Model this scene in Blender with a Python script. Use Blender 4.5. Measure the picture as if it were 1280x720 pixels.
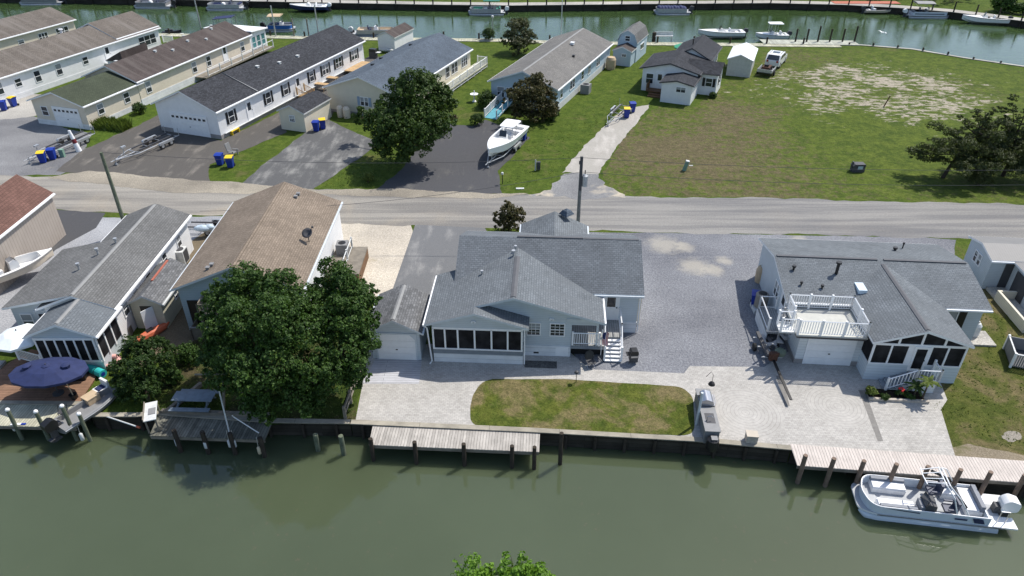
import bpy, math, random
from mathutils import Vector, Matrix
random.seed(7)
R = math.radians
S = bpy.context.scene
for o in list(bpy.data.objects): bpy.data.objects.remove(o)
COL = S.collection

# ------------------------------------------------------------------ camera, sky, sun, exposure
CAM_H, PITCH, FPX = 27.0, R(33.0), 900.0
cd = bpy.data.cameras.new('camera'); cam = bpy.data.objects.new('camera', cd); COL.objects.link(cam)
cam.location = (0, 0, CAM_H); cam.rotation_euler = (R(90) - PITCH, 0, 0)
cd.sensor_width = 36; cd.lens = 36 * FPX / 1280; cd.clip_start = .5; cd.clip_end = 4000
S.camera = cam
SUN_EL, SUN_AZ = R(56.5), R(52)                 # azimuth measured from +Y towards +X
w = bpy.data.worlds.new('World'); S.world = w; w.use_nodes = True
wn = w.node_tree; bg = wn.nodes['Background']
sk = wn.nodes.new('ShaderNodeTexSky'); sk.sky_type = 'NISHITA'; sk.sun_disc = False
sk.sun_elevation = SUN_EL; sk.sun_rotation = SUN_AZ; sk.air_density = 1.0; sk.dust_density = 1.2; sk.ozone_density = 1.0
wn.links.new(sk.outputs[0], bg.inputs[0]); bg.inputs[1].default_value = .128
sl = bpy.data.lights.new('sun', 'SUN'); sl.energy = 3.7; sl.angle = R(.5); sl.color = (1, .955, .88)
so = bpy.data.objects.new('sun', sl); COL.objects.link(so)
sd = Vector((math.sin(SUN_AZ) * math.cos(SUN_EL), math.cos(SUN_AZ) * math.cos(SUN_EL), math.sin(SUN_EL)))
so.rotation_euler = sd.to_track_quat('Z', 'Y').to_euler(); so.location = sd * 200
S.view_settings.view_transform = 'Standard'; S.view_settings.look = 'None'
S.view_settings.exposure = .48; S.view_settings.gamma = 1
S.render.engine = 'CYCLES'

# ------------------------------------------------------------------ survey helpers
_c, _s = math.cos(PITCH), math.sin(PITCH)
def at(px, py, z=0.0):
    """world point at height z seen at photo pixel (px, py) of the survey photograph"""
    u, v = px - 640, 360 - py
    d = (u, FPX * _c + v * _s, -FPX * _s + v * _c)
    t = (z - CAM_H) / d[2]
    return Vector((d[0] * t, d[1] * t, z))

# ------------------------------------------------------------------ materials
MATS = {}
class N:
    def __init__(s, name):
        s.m = bpy.data.materials.new(name); s.m.use_nodes = True; s.t = s.m.node_tree
        s.b = s.t.nodes['Principled BSDF']; s.out = s.t.nodes['Material Output']
        s.tc = s.new('TexCoord'); MATS[name] = s.m
    def new(s, k, **kw):
        n = s.t.nodes.new('ShaderNode' + k)
        for a, b in kw.items(): setattr(n, a, b)
        return n
    def l(s, a, b): s.t.links.new(a, b)
    def val(s, sock, v):
        if hasattr(v, 'is_output'): s.l(v, sock)
        else: sock.default_value = v
    def noise(s, scale, detail=4, rough=.55, vec=None, dist=0):
        n = s.new('TexNoise'); n.inputs['Scale'].default_value = scale; n.inputs['Detail'].default_value = detail
        n.inputs['Roughness'].default_value = rough; n.inputs['Distortion'].default_value = dist
        s.l(vec or s.tc.outputs['Object'], n.inputs['Vector']); return n.outputs['Fac']
    def ramp(s, fac, stops):
        n = s.new('ValToRGB'); e = n.color_ramp.elements
        while len(e) < len(stops): e.new(.5)
        for i, (p, c) in enumerate(stops):
            e[i].position = p; e[i].color = (*c, 1) if len(c) == 3 else c
        s.l(fac, n.inputs[0]); return n.outputs[0]
    def mix(s, fac, a, b, mode='MIX'):
        n = s.new('Mix', data_type='RGBA', blend_type=mode)
        s.val(n.inputs[0], fac)
        for k, x in ((6, a), (7, b)):
            if isinstance(x, tuple): n.inputs[k].default_value = (*x, 1)
            else: s.l(x, n.inputs[k])
        return n.outputs[2]
    def math(s, op, a, b=0.0, clamp=False):
        n = s.new('Math', operation=op, use_clamp=clamp); s.val(n.inputs[0], a); s.val(n.inputs[1], b); return n.outputs[0]
    def smooth(s, x, a, b, t0=0.0, t1=1.0):
        n = s.new('MapRange', interpolation_type='SMOOTHSTEP'); s.val(n.inputs[0], x)
        for i, v in ((1, a), (2, b), (3, t0), (4, t1)): n.inputs[i].default_value = v
        return n.outputs[0]
    def bump(s, h, strength=.3, dist=.02):
        n = s.new('Bump'); n.inputs['Strength'].default_value = strength; n.inputs['Distance'].default_value = dist
        s.l(h, n.inputs['Height']); s.l(n.outputs[0], s.b.inputs['Normal'])
    def fin(s, col=None, rough=.8, metal=0.0, spec=.3):
        if col is not None:
            if isinstance(col, tuple): s.b.inputs['Base Color'].default_value = (*col, 1)
            else: s.l(col, s.b.inputs['Base Color'])
        s.val(s.b.inputs['Roughness'], rough); s.b.inputs['Metallic'].default_value = metal
        s.b.inputs['Specular IOR Level'].default_value = spec
        return s.m
def dk(c, k): return tuple(x * k for x in c)

def paint(name, c, rough=.5, var=.12, sc=3.0, metal=0.0, spec=.4):
    n = N(name); f = n.noise(sc, 5, .6)
    n.fin(n.ramp(f, [(.3, dk(c, 1 - var)), (.7, dk(c, 1 + var * .5))]), rough, metal, spec); return n.m
def shingle(name, c, row=.15, wid=.26, con=.26, stain=None):
    n = N(name); uv = n.tc.outputs['UV']
    b = n.new('TexBrick'); n.l(uv, b.inputs['Vector'])
    b.inputs['Color1'].default_value = (*dk(c, 1 + con * .5), 1); b.inputs['Color2'].default_value = (*dk(c, 1 - con * .5), 1)
    b.inputs['Mortar'].default_value = (*dk(c, .58), 1); b.inputs['Scale'].default_value = 1
    b.inputs['Mortar Size'].default_value = .014; b.inputs['Brick Width'].default_value = wid; b.inputs['Row Height'].default_value = row
    b.inputs['Bias'].default_value = 0
    f = n.noise(.5, 6, .65); g = n.noise(14, 2, .5)
    col = n.mix(1.0, b.outputs[0], n.ramp(f, [(.3, (.78, .78, .78)), (.7, (1.12, 1.12, 1.12))]), 'MULTIPLY')
    col = n.mix(1.0, col, n.ramp(g, [(.3, (.85, .85, .85)), (.7, (1.12, 1.12, 1.12))]), 'MULTIPLY')
    if stain:
        mp = n.new('Mapping'); mp.inputs['Scale'].default_value = (1.2, .14, 1); n.l(uv, mp.inputs[0])
        st = n.noise(1.0, 5, .6, mp.outputs[0])
        col = n.mix(n.smooth(st, .45, .7, 0, .7), col, stain)
    n.bump(b.outputs['Fac'], .5, -.012)
    n.fin(col, .9, 0, .2); return n.m
def siding(name, c, row=.13, dirt=.1, vert=False, dark=.72):
    n = N(name); uv = n.tc.outputs['UV']
    sx = n.new('SeparateXYZ'); n.l(uv, sx.inputs[0])
    k = n.math('FRACT', n.math('DIVIDE', sx.outputs[0 if vert else 1], row))
    line = n.smooth(k, .0, .2, dark, 1.0)
    cc = n.new('CombineColor')
    for i in range(3): n.l(line, cc.inputs[i])
    f = n.noise(1.2, 5, .6)
    col = n.mix(1.0, n.ramp(f, [(.3, dk(c, 1 - dirt)), (.7, c)]), cc.outputs[0], 'MULTIPLY')
    n.bump(k, .35, .02); n.fin(col, .55, 0, .3); return n.m
def planks(name, c, wid=.14, along_u=True, var=.35, grime=.3):
    n = N(name); uv = n.tc.outputs['UV']
    sx = n.new('SeparateXYZ'); n.l(uv, sx.inputs[0]); cx = n.new('CombineXYZ')
    a, b_ = (1, 0) if along_u else (0, 1)
    n.l(sx.outputs[a], cx.inputs[0]); n.l(sx.outputs[b_], cx.inputs[1])
    b = n.new('TexBrick'); n.l(cx.outputs[0], b.inputs['Vector'])
    b.inputs['Color1'].default_value = (*dk(c, 1 + var * .5), 1); b.inputs['Color2'].default_value = (*dk(c, 1 - var * .5), 1)
    b.inputs['Mortar'].default_value = (*dk(c, .3), 1); b.inputs['Scale'].default_value = 1; b.inputs['Mortar Size'].default_value = .009
    b.inputs['Brick Width'].default_value = 3.7; b.inputs['Row Height'].default_value = wid; b.offset = .37
    f = n.noise(.9, 6, .65); mp = n.new('Mapping'); mp.inputs['Scale'].default_value = (1.2, 9, 1); n.l(cx.outputs[0], mp.inputs[0])
    g = n.noise(2, 4, .6, mp.outputs[0])
    col = n.mix(1.0, b.outputs[0], n.ramp(f, [(.3, (1 - grime,) * 3), (.7, (1.1, 1.1, 1.1))]), 'MULTIPLY')
    col = n.mix(1.0, col, n.ramp(g, [(.25, (.8, .8, .8)), (.75, (1.15, 1.15, 1.15))]), 'MULTIPLY')
    n.bump(b.outputs['Fac'], .4, -.01); n.fin(col, .85, 0, .2); return n.m
def lawn(name, g1, g2, dry, dryamt=.5, big=.12):
    n = N(name)
    a = n.noise(big, 6, .62); b = n.noise(.9, 5, .65); f = n.noise(11, 3, .7); e = n.noise(.35, 6, .7, dist=.6)
    col = n.mix(n.smooth(b, .3, .7), g1, g2)
    col = n.mix(n.math('MULTIPLY', n.smooth(n.math('ADD', n.math('MULTIPLY', e, .6), n.math('MULTIPLY', a, .4)), .62 - dryamt * .2, .8 - dryamt * .3), n.smooth(b, .25, .6, .5, 1)), col, dry)
    col = n.mix(1.0, col, n.ramp(n.noise(2.6, 5, .7), [(.32, (.66, .7, .64)), (.68, (1.22, 1.2, 1.18))]), 'MULTIPLY')
    col = n.mix(1.0, col, n.ramp(f, [(.3, (.6, .62, .58)), (.7, (1.32, 1.3, 1.3))]), 'MULTIPLY')
    n.bump(f, .9, .06); n.fin(col, .95, 0, .1); return n.m
def gravel(name, c1, c2, dust=None, damt=.4, fine=9.0, spots=()):
    n = N(name)
    f = n.noise(fine, 3, .75); f2 = n.noise(fine * 2.3, 2, .7); a = n.noise(.25, 6, .65, dist=.4)
    col = n.mix(n.smooth(f, .3, .7), c1, c2)
    col = n.mix(1.0, col, n.ramp(f2, [(.3, (.7, .7, .72)), (.7, (1.3, 1.3, 1.3))]), 'MULTIPLY')
    col = n.mix(1.0, col, n.ramp(n.noise(.13, 5, .62), [(.3, (.62, .62, .635)), (.7, (1.2, 1.2, 1.18))]), 'MULTIPLY')
    for (x, y, r) in spots:
        d = n.new('VectorMath', operation='DISTANCE'); n.l(n.tc.outputs['Object'], d.inputs[0]); d.inputs[1].default_value = (x, y, 0)
        k = n.math('ADD', n.math('DIVIDE', d.outputs['Value'], r), n.math('MULTIPLY', n.noise(1.6, 5, .65), 1.5)); col = n.mix(n.smooth(k, 1.0, 2.0, .62, 0), col, dust)
    if dust: col = n.mix(n.smooth(a, .72 - damt * .35, .85 - damt * .3), col, dust)
    n.bump(f, .8, .04); n.fin(col, .95, 0, .15); return n.m
def asphalt(name, c, worn, amt=.5, ang=0.0):
    n = N(name)
    mp = n.new('Mapping'); mp.inputs['Rotation'].default_value = (0, 0, ang); mp.inputs['Scale'].default_value = (1.0, .22, 1)
    n.l(n.tc.outputs['Object'], mp.inputs[0])
    s1 = n.noise(.9, 6, .65, mp.outputs[0], .3); a = n.noise(.35, 6, .65); f = n.noise(14, 3, .7); cr = n.noise(1.1, 2, .5, dist=1.6)
    col = n.mix(n.smooth(n.math('ADD', n.math('MULTIPLY', s1, .55), n.math('MULTIPLY', a, .45)), .60 - amt * .22, .78 - amt * .22), c, worn)
    crk = n.smooth(n.math('ABSOLUTE', n.math('SUBTRACT', cr, .5)), 0, .006, .75, 1.0)
    cc = n.new('CombineColor')
    for i in range(3): n.l(crk, cc.inputs[i])
    col = n.mix(1.0, col, cc.outputs[0], 'MULTIPLY')
    col = n.mix(1.0, col, n.ramp(f, [(.3, (.82, .82, .82)), (.7, (1.15, 1.15, 1.15))]), 'MULTIPLY')
    n.bump(f, .4, .02); n.fin(col, .9, 0, .2); return n.m

def road_mat():
    n = N('gravel_road')
    mp = n.new('Mapping'); mp.inputs['Rotation'].default_value = (0, 0, R(3.2)); mp.inputs['Scale'].default_value = (.05, 1.0, 1)
    n.l(n.tc.outputs['Object'], mp.inputs[0])
    s1 = n.noise(1.1, 6, .6, mp.outputs[0]); a = n.noise(.12, 5, .6, dist=.5); f = n.noise(9, 3, .75); f2 = n.noise(22, 2, .7)
    col = n.mix(n.smooth(s1, .35, .65), (.185, .175, .16), (.30, .28, .245))
    col = n.mix(n.smooth(a, .5, .72, 0, .6), col, (.33, .285, .22))
    sp = n.new('SeparateXYZ'); n.l(n.tc.outputs['Object'], sp.inputs[0])
    col = n.mix(n.smooth(sp.outputs[0], -22, 20, 0, .7), col, n.mix(n.smooth(s1, .38, .62), (.15, .15, .155), (.235, .23, .22)))
    col = n.mix(1.0, col, n.ramp(f, [(.3, (.8, .8, .8)), (.7, (1.18, 1.18, 1.18))]), 'MULTIPLY')
    col = n.mix(1.0, col, n.ramp(f2, [(.3, (.8, .8, .8)), (.7, (1.2, 1.2, 1.2))]), 'MULTIPLY')
    n.bump(f, .6, .03); return n.fin(col, .95, 0, .15)
def paver_mat(centres):
    n = N('pavers'); uv = n.tc.outputs['UV']
    b = n.new('TexBrick'); n.l(uv, b.inputs['Vector']); c = (.43, .41, .38)
    b.inputs['Color1'].default_value = (*dk(c, 1.07), 1); b.inputs['Color2'].default_value = (*dk(c, .88), 1); b.inputs['Mortar'].default_value = (*dk(c, .68), 1)
    b.inputs['Scale'].default_value = 1; b.inputs['Mortar Size'].default_value = .009; b.inputs['Brick Width'].default_value = .23; b.inputs['Row Height'].default_value = .125
    col = b.outputs[0]
    for (x, y, r) in centres:
        d = n.new('VectorMath', operation='DISTANCE'); n.l(n.tc.outputs['Object'], d.inputs[0]); d.inputs[1].default_value = (x, y, .024)
        k = n.math('FRACT', n.math('DIVIDE', d.outputs['Value'], .2))
        ring = n.mix(n.smooth(k, .0, .16, 1, 0), n.mix(n.noise(3, 3), dk(c, .86), dk(c, 1.1)), dk(c, .62))
        col = n.mix(n.math('LESS_THAN', d.outputs['Value'], r), col, ring)
    f = n.noise(.6, 6, .65); g = n.noise(5, 3, .6)
    col = n.mix(1.0, col, n.ramp(f, [(.3, (.86, .86, .85)), (.7, (1.08, 1.08, 1.08))]), 'MULTIPLY')
    col = n.mix(1.0, col, n.ramp(g, [(.3, (.9, .9, .9)), (.7, (1.08, 1.08, 1.08))]), 'MULTIPLY')
    n.bump(b.outputs['Fac'], .4, -.01); return n.fin(col, .85, 0, .2)
def lot_mat(centre):
    n = N('vacant_lot_turf'); o = n.tc.outputs['Object']
    a = n.noise(.09, 6, .62, dist=.6); b = n.noise(.7, 6, .7); f = n.noise(7, 4, .72); e = n.noise(.28, 7, .7, dist=1.0)
    col = n.mix(n.smooth(b, .32, .68), (.052, .080, .014), (.10, .130, .022))
    sp = n.new('SeparateXYZ'); n.l(o, sp.inputs[0])
    br = n.math('ADD', n.math('MULTIPLY', n.math('ADD', a, n.math('MULTIPLY', e, .7)), .55), n.smooth(sp.outputs[0], 14, 38, .12, -.02))
    br = n.math('ADD', br, n.smooth(sp.outputs[1], 60, 78, .02, .0))
    for (x, y, r, k_) in ((*at(905, 172).xy, 7.5, .2), (*at(850, 195).xy, 6, .16), (*at(925, 140).xy, 5, .18), (*at(800, 180).xy, 5, .12), (*at(985, 70).xy, 9, .14), (*at(1190, 105).xy, 7, .1), (*at(940, 235).xy, 8, .1), (*at(1150, 165).xy, 9, -.14), (*at(1080, 175).xy, 9, -.12), (*at(1200, 90).xy, 8, -.08), (*at(990, 110).xy, 4, -.1)):
        d = n.new('VectorMath', operation='DISTANCE'); n.l(o, d.inputs[0]); d.inputs[1].default_value = (x, y, 0); br = n.math('ADD', br, n.smooth(d.outputs['Value'], r*.2, r*1.3, k_, 0))
    tq = n.noise(1.5, 6, .75)
    col = n.mix(n.smooth(n.math('ADD', br, n.math('MULTIPLY', n.math('SUBTRACT', tq, .5), 1.5)), .46, .84, 0, .9), col, n.mix(b, (.085, .067, .038), (.165, .132, .085)))
    # bare sand showing through in scattered flakes
    d = n.new('VectorMath', operation='SUBTRACT'); n.l(o, d.inputs[0]); d.inputs[1].default_value = centre
    rot = n.new('Mapping'); rot.vector_type = 'POINT'; rot.inputs['Scale'].default_value = (1 / 20., 1 / 17., 0); n.l(d.outputs[0], rot.inputs[0])
    ln = n.new('VectorMath', operation='LENGTH'); n.l(rot.outputs[0], ln.inputs[0])
    mask = n.smooth(ln.outputs['Value'], .3, 1.25, .095, -.2)
    mask = n.math('ADD', mask, n.math('MULTIPLY', n.math('SUBTRACT', n.noise(.22, 4, .6), .5), .55))
    mp = n.new('Mapping'); mp.inputs['Scale'].default_value = (.8, 1.5, 1); n.l(o, mp.inputs[0])
    fl = n.noise(1.0, 8, .72, mp.outputs[0], .5)
    col = n.mix(n.smooth(n.math('ADD', fl, mask), .56, .65), col, n.mix(n.noise(2, 3), (.27, .235, .19), (.41, .365, .305)))
    tu = n.noise(2.4, 5, .7)
    col = n.mix(1.0, col, n.ramp(tu, [(.32, (.62, .66, .6)), (.68, (1.25, 1.22, 1.2))]), 'MULTIPLY')
    col = n.mix(1.0, col, n.ramp(f, [(.3, (.6, .62, .6)), (.7, (1.32, 1.3, 1.3))]), 'MULTIPLY')
    n.bump(f, .8, .06); return n.fin(col, .95, 0, .1)
def water_mat():
    n = N('canal_water'); o = n.tc.outputs['Object']
    sp = n.new('SeparateXYZ'); n.l(o, sp.inputs[0])
    a = n.noise(.08, 5, .6); deb = n.noise(2.8, 5, .65); m2 = n.noise(.12, 3, .5)
    col = n.mix(n.smooth(a, .3, .7), (.060, .076, .042), (.070, .088, .050))
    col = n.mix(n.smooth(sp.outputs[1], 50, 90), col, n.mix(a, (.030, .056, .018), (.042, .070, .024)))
    sc = n.math('MULTIPLY', n.smooth(deb, .62, .68), n.smooth(m2, .44, .62, 0, .55))
    sc = n.math('MULTIPLY', sc, n.smooth(sp.outputs[1], 30, 50, 1, 0))
    col = n.mix(sc, col, (.11, .09, .06))
    mp = n.new('Mapping'); mp.inputs['Scale'].default_value = (1.0, 1.7, 1); n.l(o, mp.inputs[0])
    w1 = n.noise(2.6, 3, .55, mp.outputs[0]); w2 = n.noise(.8, 3, .5, mp.outputs[0])
    far = n.smooth(sp.outputs[1], 30, 95, .014, .26)
    bn = n.new('Bump'); bn.inputs['Distance'].default_value = .05; n.l(far, bn.inputs['Strength'])
    n.l(n.math('ADD', w1, w2), bn.inputs['Height']); n.l(bn.outputs[0], n.b.inputs['Normal'])
    n.fin(col, .035, 0, .75); n.b.inputs['IOR'].default_value = 1.333
    n.b.subsurface_method = 'BURLEY'; n.b.inputs['Subsurface Weight'].default_value = .8; n.b.inputs['Subsurface Radius'].default_value = (1, 1, .8); n.b.inputs['Subsurface Scale'].default_value = .9; return n.m
def leaf_mat(name, cs, tr=.25):
    n = N(name)
    gi = n.new('NewGeometry'); f = n.noise(.45, 3, .5)
    fac = n.math('ADD', n.math('MULTIPLY', gi.outputs['Random Per Island'], .6), n.math('MULTIPLY', f, .4))
    col = n.ramp(fac, [(.15, cs[0]), (.5, cs[1]), (.85, cs[2])])
    n.fin(col, .55, 0, .25)
    t = n.new('BsdfTranslucent'); n.l(n.mix(1.0, col, (1.3, 1.4, .6), 'MULTIPLY'), t.inputs[0])
    ms = n.new('MixShader'); ms.inputs[0].default_value = tr
    n.l(n.b.outputs[0], ms.inputs[1]); n.l(t.outputs[0], ms.inputs[2]); n.l(ms.outputs[0], n.out.inputs[0]); return n.m
def glass_mat(name, c=(.022, .027, .033), rough=.06):
    n = N(name); f = n.noise(.7, 2); n.fin(n.ramp(f, [(.35, c), (.65, dk(c, 1.8))]), rough, 0, .6); return n.m
def screen_mat():
    n = N('dark_screen'); f = n.noise(1.1, 3); n.fin(n.ramp(f, [(.4, (.006, .006, .008)), (.72, (.034, .034, .038))]), .7, 0, .2); return n.m
def bark_mat(name, c):
    n = N(name); mp = n.new('Mapping'); mp.inputs['Scale'].default_value = (6, 6, 1.2); n.l(n.tc.outputs['Object'], mp.inputs[0])
    f = n.noise(2, 5, .7, mp.outputs[0]); n.bump(f, .8, .03); n.fin(n.ramp(f, [(.3, dk(c, .5)), (.7, dk(c, 1.25))]), .95, 0, .1); return n.m

M = MATS
BLIND = siding('window_blind', (.34, .36, .37), .05)
GLASS = glass_mat('window_glass'); SCREEN = screen_mat()
WHITE = paint('white_vinyl', (.82, .82, .82), .45, .06); WHITE2 = paint('weathered_white', (.6, .61, .6), .6, .2)
TRIM = paint('grey_blue_trim', (.56, .60, .63), .5, .08)
SH_BLUE = shingle('blue_grey_shingle', (.145, .16, .176), stain=(.115, .125, .137)); SH_LGREY = shingle('light_grey_shingle', (.158, .174, .188), stain=(.13, .142, .152))
SH_GREY = shingle('mid_grey_shingle', (.155, .155, .152)); SH_SHED = shingle('mottled_grey_shingle', (.15, .152, .155), con=.55)
SH_TAN = shingle('tan_shingle', (.228, .183, .142)); SH_BLACK = shingle('charcoal_shingle', (.045, .047, .054), con=.7)
SH_BRN = shingle('weathered_brown_shingle', (.150, .130, .112), stain=(.185, .165, .148)); SH_DBRN = shingle('dark_brown_shingle', (.083, .067, .062), stain=(.115, .098, .09))
SH_GREEN = shingle('green_shingle', (.062, .074, .048)); SH_SLATE = shingle('slate_blue_shingle', (.095, .118, .148)); SH_FGREY = shingle('pale_grey_shingle', (.19, .182, .17), stain=(.14, .135, .13))
SH_RED = shingle('red_brown_shingle', (.15, .082, .066), row=.22, con=.25); SH_ORNG = paint('rust_red_flashing', (.36, .11, .07), .8)
RIDGE = paint('ridge_vent', (.10, .102, .11), .8); RIDGE_L = paint('pale_ridge_cap', (.25, .25, .245), .9)
SD_BLUE = siding('grey_blue_siding', (.34, .40, .435)); SD_WHITE = siding('white_siding', (.82, .82, .82)); SD_CREAM = siding('cream_siding', (.72, .66, .53))
SD_BEIGE = siding('beige_siding', (.72, .64, .52)); SD_PALE = siding('pale_blue_siding', (.54, .59, .625)); SD_JBLUE = siding('steel_blue_siding', (.33, .41, .45)); SD_LBLUE = siding('soft_blue_siding', (.48, .585, .66))
SD_METAL = siding('tan_metal_siding', (.38, .33, .285), .3, vert=True, dark=.6); SD_YEL = siding('pale_yellow_siding', (.55, .52, .41))
SKIRT = siding('white_skirting', (.76, .77, .78), .3, .2); SKIRT_V = siding('vertical_skirting', (.64, .64, .62), .2, .15, True); BLOCK = siding('grey_block', (.34, .32, .31), .2, .25)
DECK_K = planks('bleached_planks', (.43, .40, .36), .15); DECK_G = planks('greenish_planks', (.50, .485, .37), .15, grime=.35); DECK_L = planks('vinyl_planks', (.53, .475, .43), .15, var=.12, grime=.1)
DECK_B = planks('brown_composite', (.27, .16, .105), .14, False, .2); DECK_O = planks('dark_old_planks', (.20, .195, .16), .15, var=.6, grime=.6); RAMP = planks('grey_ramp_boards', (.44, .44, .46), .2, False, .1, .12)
DECK_GREY = planks('grey_deck_boards', (.36, .36, .35), .14, var=.15); DECK_P = paint('painted_deck', (.47, .47, .43), .8, .1)
WOOD = paint('new_timber', (.46, .31, .16), .8, .3); OLDW = paint('old_timber', (.21, .185, .15), .9, .35, 2); PILE = bark_mat('piling_wood', (.16, .135, .10)); PILE_G = bark_mat('mossy_piling_wood', (.15, .17, .12)); PILE_D = bark_mat('dark_piling_wood', (.06, .05, .04))
BULK = planks('dark_bulkhead_boards', (.055, .048, .038), .25, False, .4, .4); CAP = planks('bulkhead_cap', (.34, .31, .25), 3.0, False, .15)
BLACK = paint('black_metal', (.014, .014, .015), .4); DGREY = paint('dark_grey', (.06, .06, .065), .6); MGREY = paint('mid_grey', (.22, .22, .22), .6); ALU = paint('galvanised_steel', (.45, .46, .47), .45, .2, 4, .5)
RUBBER = paint('tyre_rubber', (.018, .018, .018), .9); STEEL = paint('stainless_steel', (.5, .5, .51), .3, .1, 3, .9); BLUE = paint('blue_plastic', (.010, .036, .28), .45); YELLOW = paint('yellow_plastic', (.75, .52, .02), .5)
GEL = paint('white_gelcoat', (.80, .80, .79), .2, .04, 2, 0, .5); GELG = paint('silver_gelcoat', (.62, .67, .72), .3, .06, 2, 0, .5); CREAMG = paint('cream_gelcoat', (.66, .57, .45), .4, .1); NAVY = paint('navy_canvas', (.020, .030, .095), .8, .25); SEAT = paint('white_vinyl_seat', (.78, .78, .78), .5); SEATG = paint('grey_vinyl_seat', (.17, .185, .215), .55); CARPET = paint('grey_boat_carpet', (.42, .43, .44), .9)
CHAIRM = paint('slate_navy_vinyl', (.06, .07, .11), .5)
NAVYG = paint('navy_gelcoat', (.02, .03, .09), .25); TEALC = paint('teal_canvas', (.02, .16, .12), .8); TANC = paint('tan_canvas', (.50, .38, .25), .85); GREENC = paint('green_canvas', (.05, .33, .19), .8); REDP = paint('red_plastic', (.35, .03, .02), .5); TURQ = paint('turquoise_foam', (.03, .42, .40), .6); PINK = paint('pink_vinyl', (.66, .36, .32), .5); WCAN = paint('white_canvas', (.72, .76, .77), .8, .1)
CONC = gravel('concrete', (.36, .34, .30), (.44, .42, .38), (.3, .27, .22), .2, 5); STONE = paint('cut_stone', (.45, .40, .34), .9, .3, 8); SOIL = gravel('dark_mulch', (.015, .011, .008), (.035, .025, .018)); RUST = paint('rusty_metal', (.09, .04, .025), .85, .4, 9); BROWN = paint('brown_wood', (.16, .085, .04), .7, .3); TEAK = paint('aqua_paint', (.10, .33, .40), .6)
ORANGE = paint('faded_orange', (.55, .13, .06), .6); ROPE = paint('pale_rope', (.5, .48, .42), .9); GREENB = paint('utility_green', (.18, .30, .23), .6)
BARK = bark_mat('bark', (.11, .085, .065)); BARKP = bark_mat('pine_bark', (.06, .047, .038))
L_OAK = leaf_mat('oak_leaves', [(0.0194, 0.0405, 0.0078), (0.0417, 0.0804, 0.0146), (0.0822, 0.1258, 0.0233)])
L_HOLLY = leaf_mat('glossy_dark_leaves', [(0.0194, 0.0452, 0.0086), (0.0409, 0.0861, 0.0151), (0.0774, 0.1379, 0.0259)])
L_PINE = leaf_mat('pine_needles', [(.03, .042, .013), (.058, .075, .024), (.10, .115, .042)], .25)
L_RED = leaf_mat('reddish_olive_leaves', [(.036, .037, .012), (.066, .064, .02), (.105, .080, .03)], .2)
L_OLIVE = leaf_mat('olive_leaves', [(.03, .035, .012), (.065, .075, .03), (.12, .12, .055)])
L_LIME = leaf_mat('bright_young_leaves', [(.07, .14, .014), (.13, .25, .026), (.20, .34, .045)], .35)
L_BUSH = leaf_mat('bush_leaves', [(0.0176, 0.0384, 0.0064), (0.0400, 0.0760, 0.0128), (0.0720, 0.1200, 0.0240)]); L_YB = leaf_mat('yellow_green_leaves', [(.06, .09, .02), (.12, .16, .03), (.18, .22, .05)])
FLOWER = paint('red_petals', (.55, .03, .03), .5)

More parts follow.
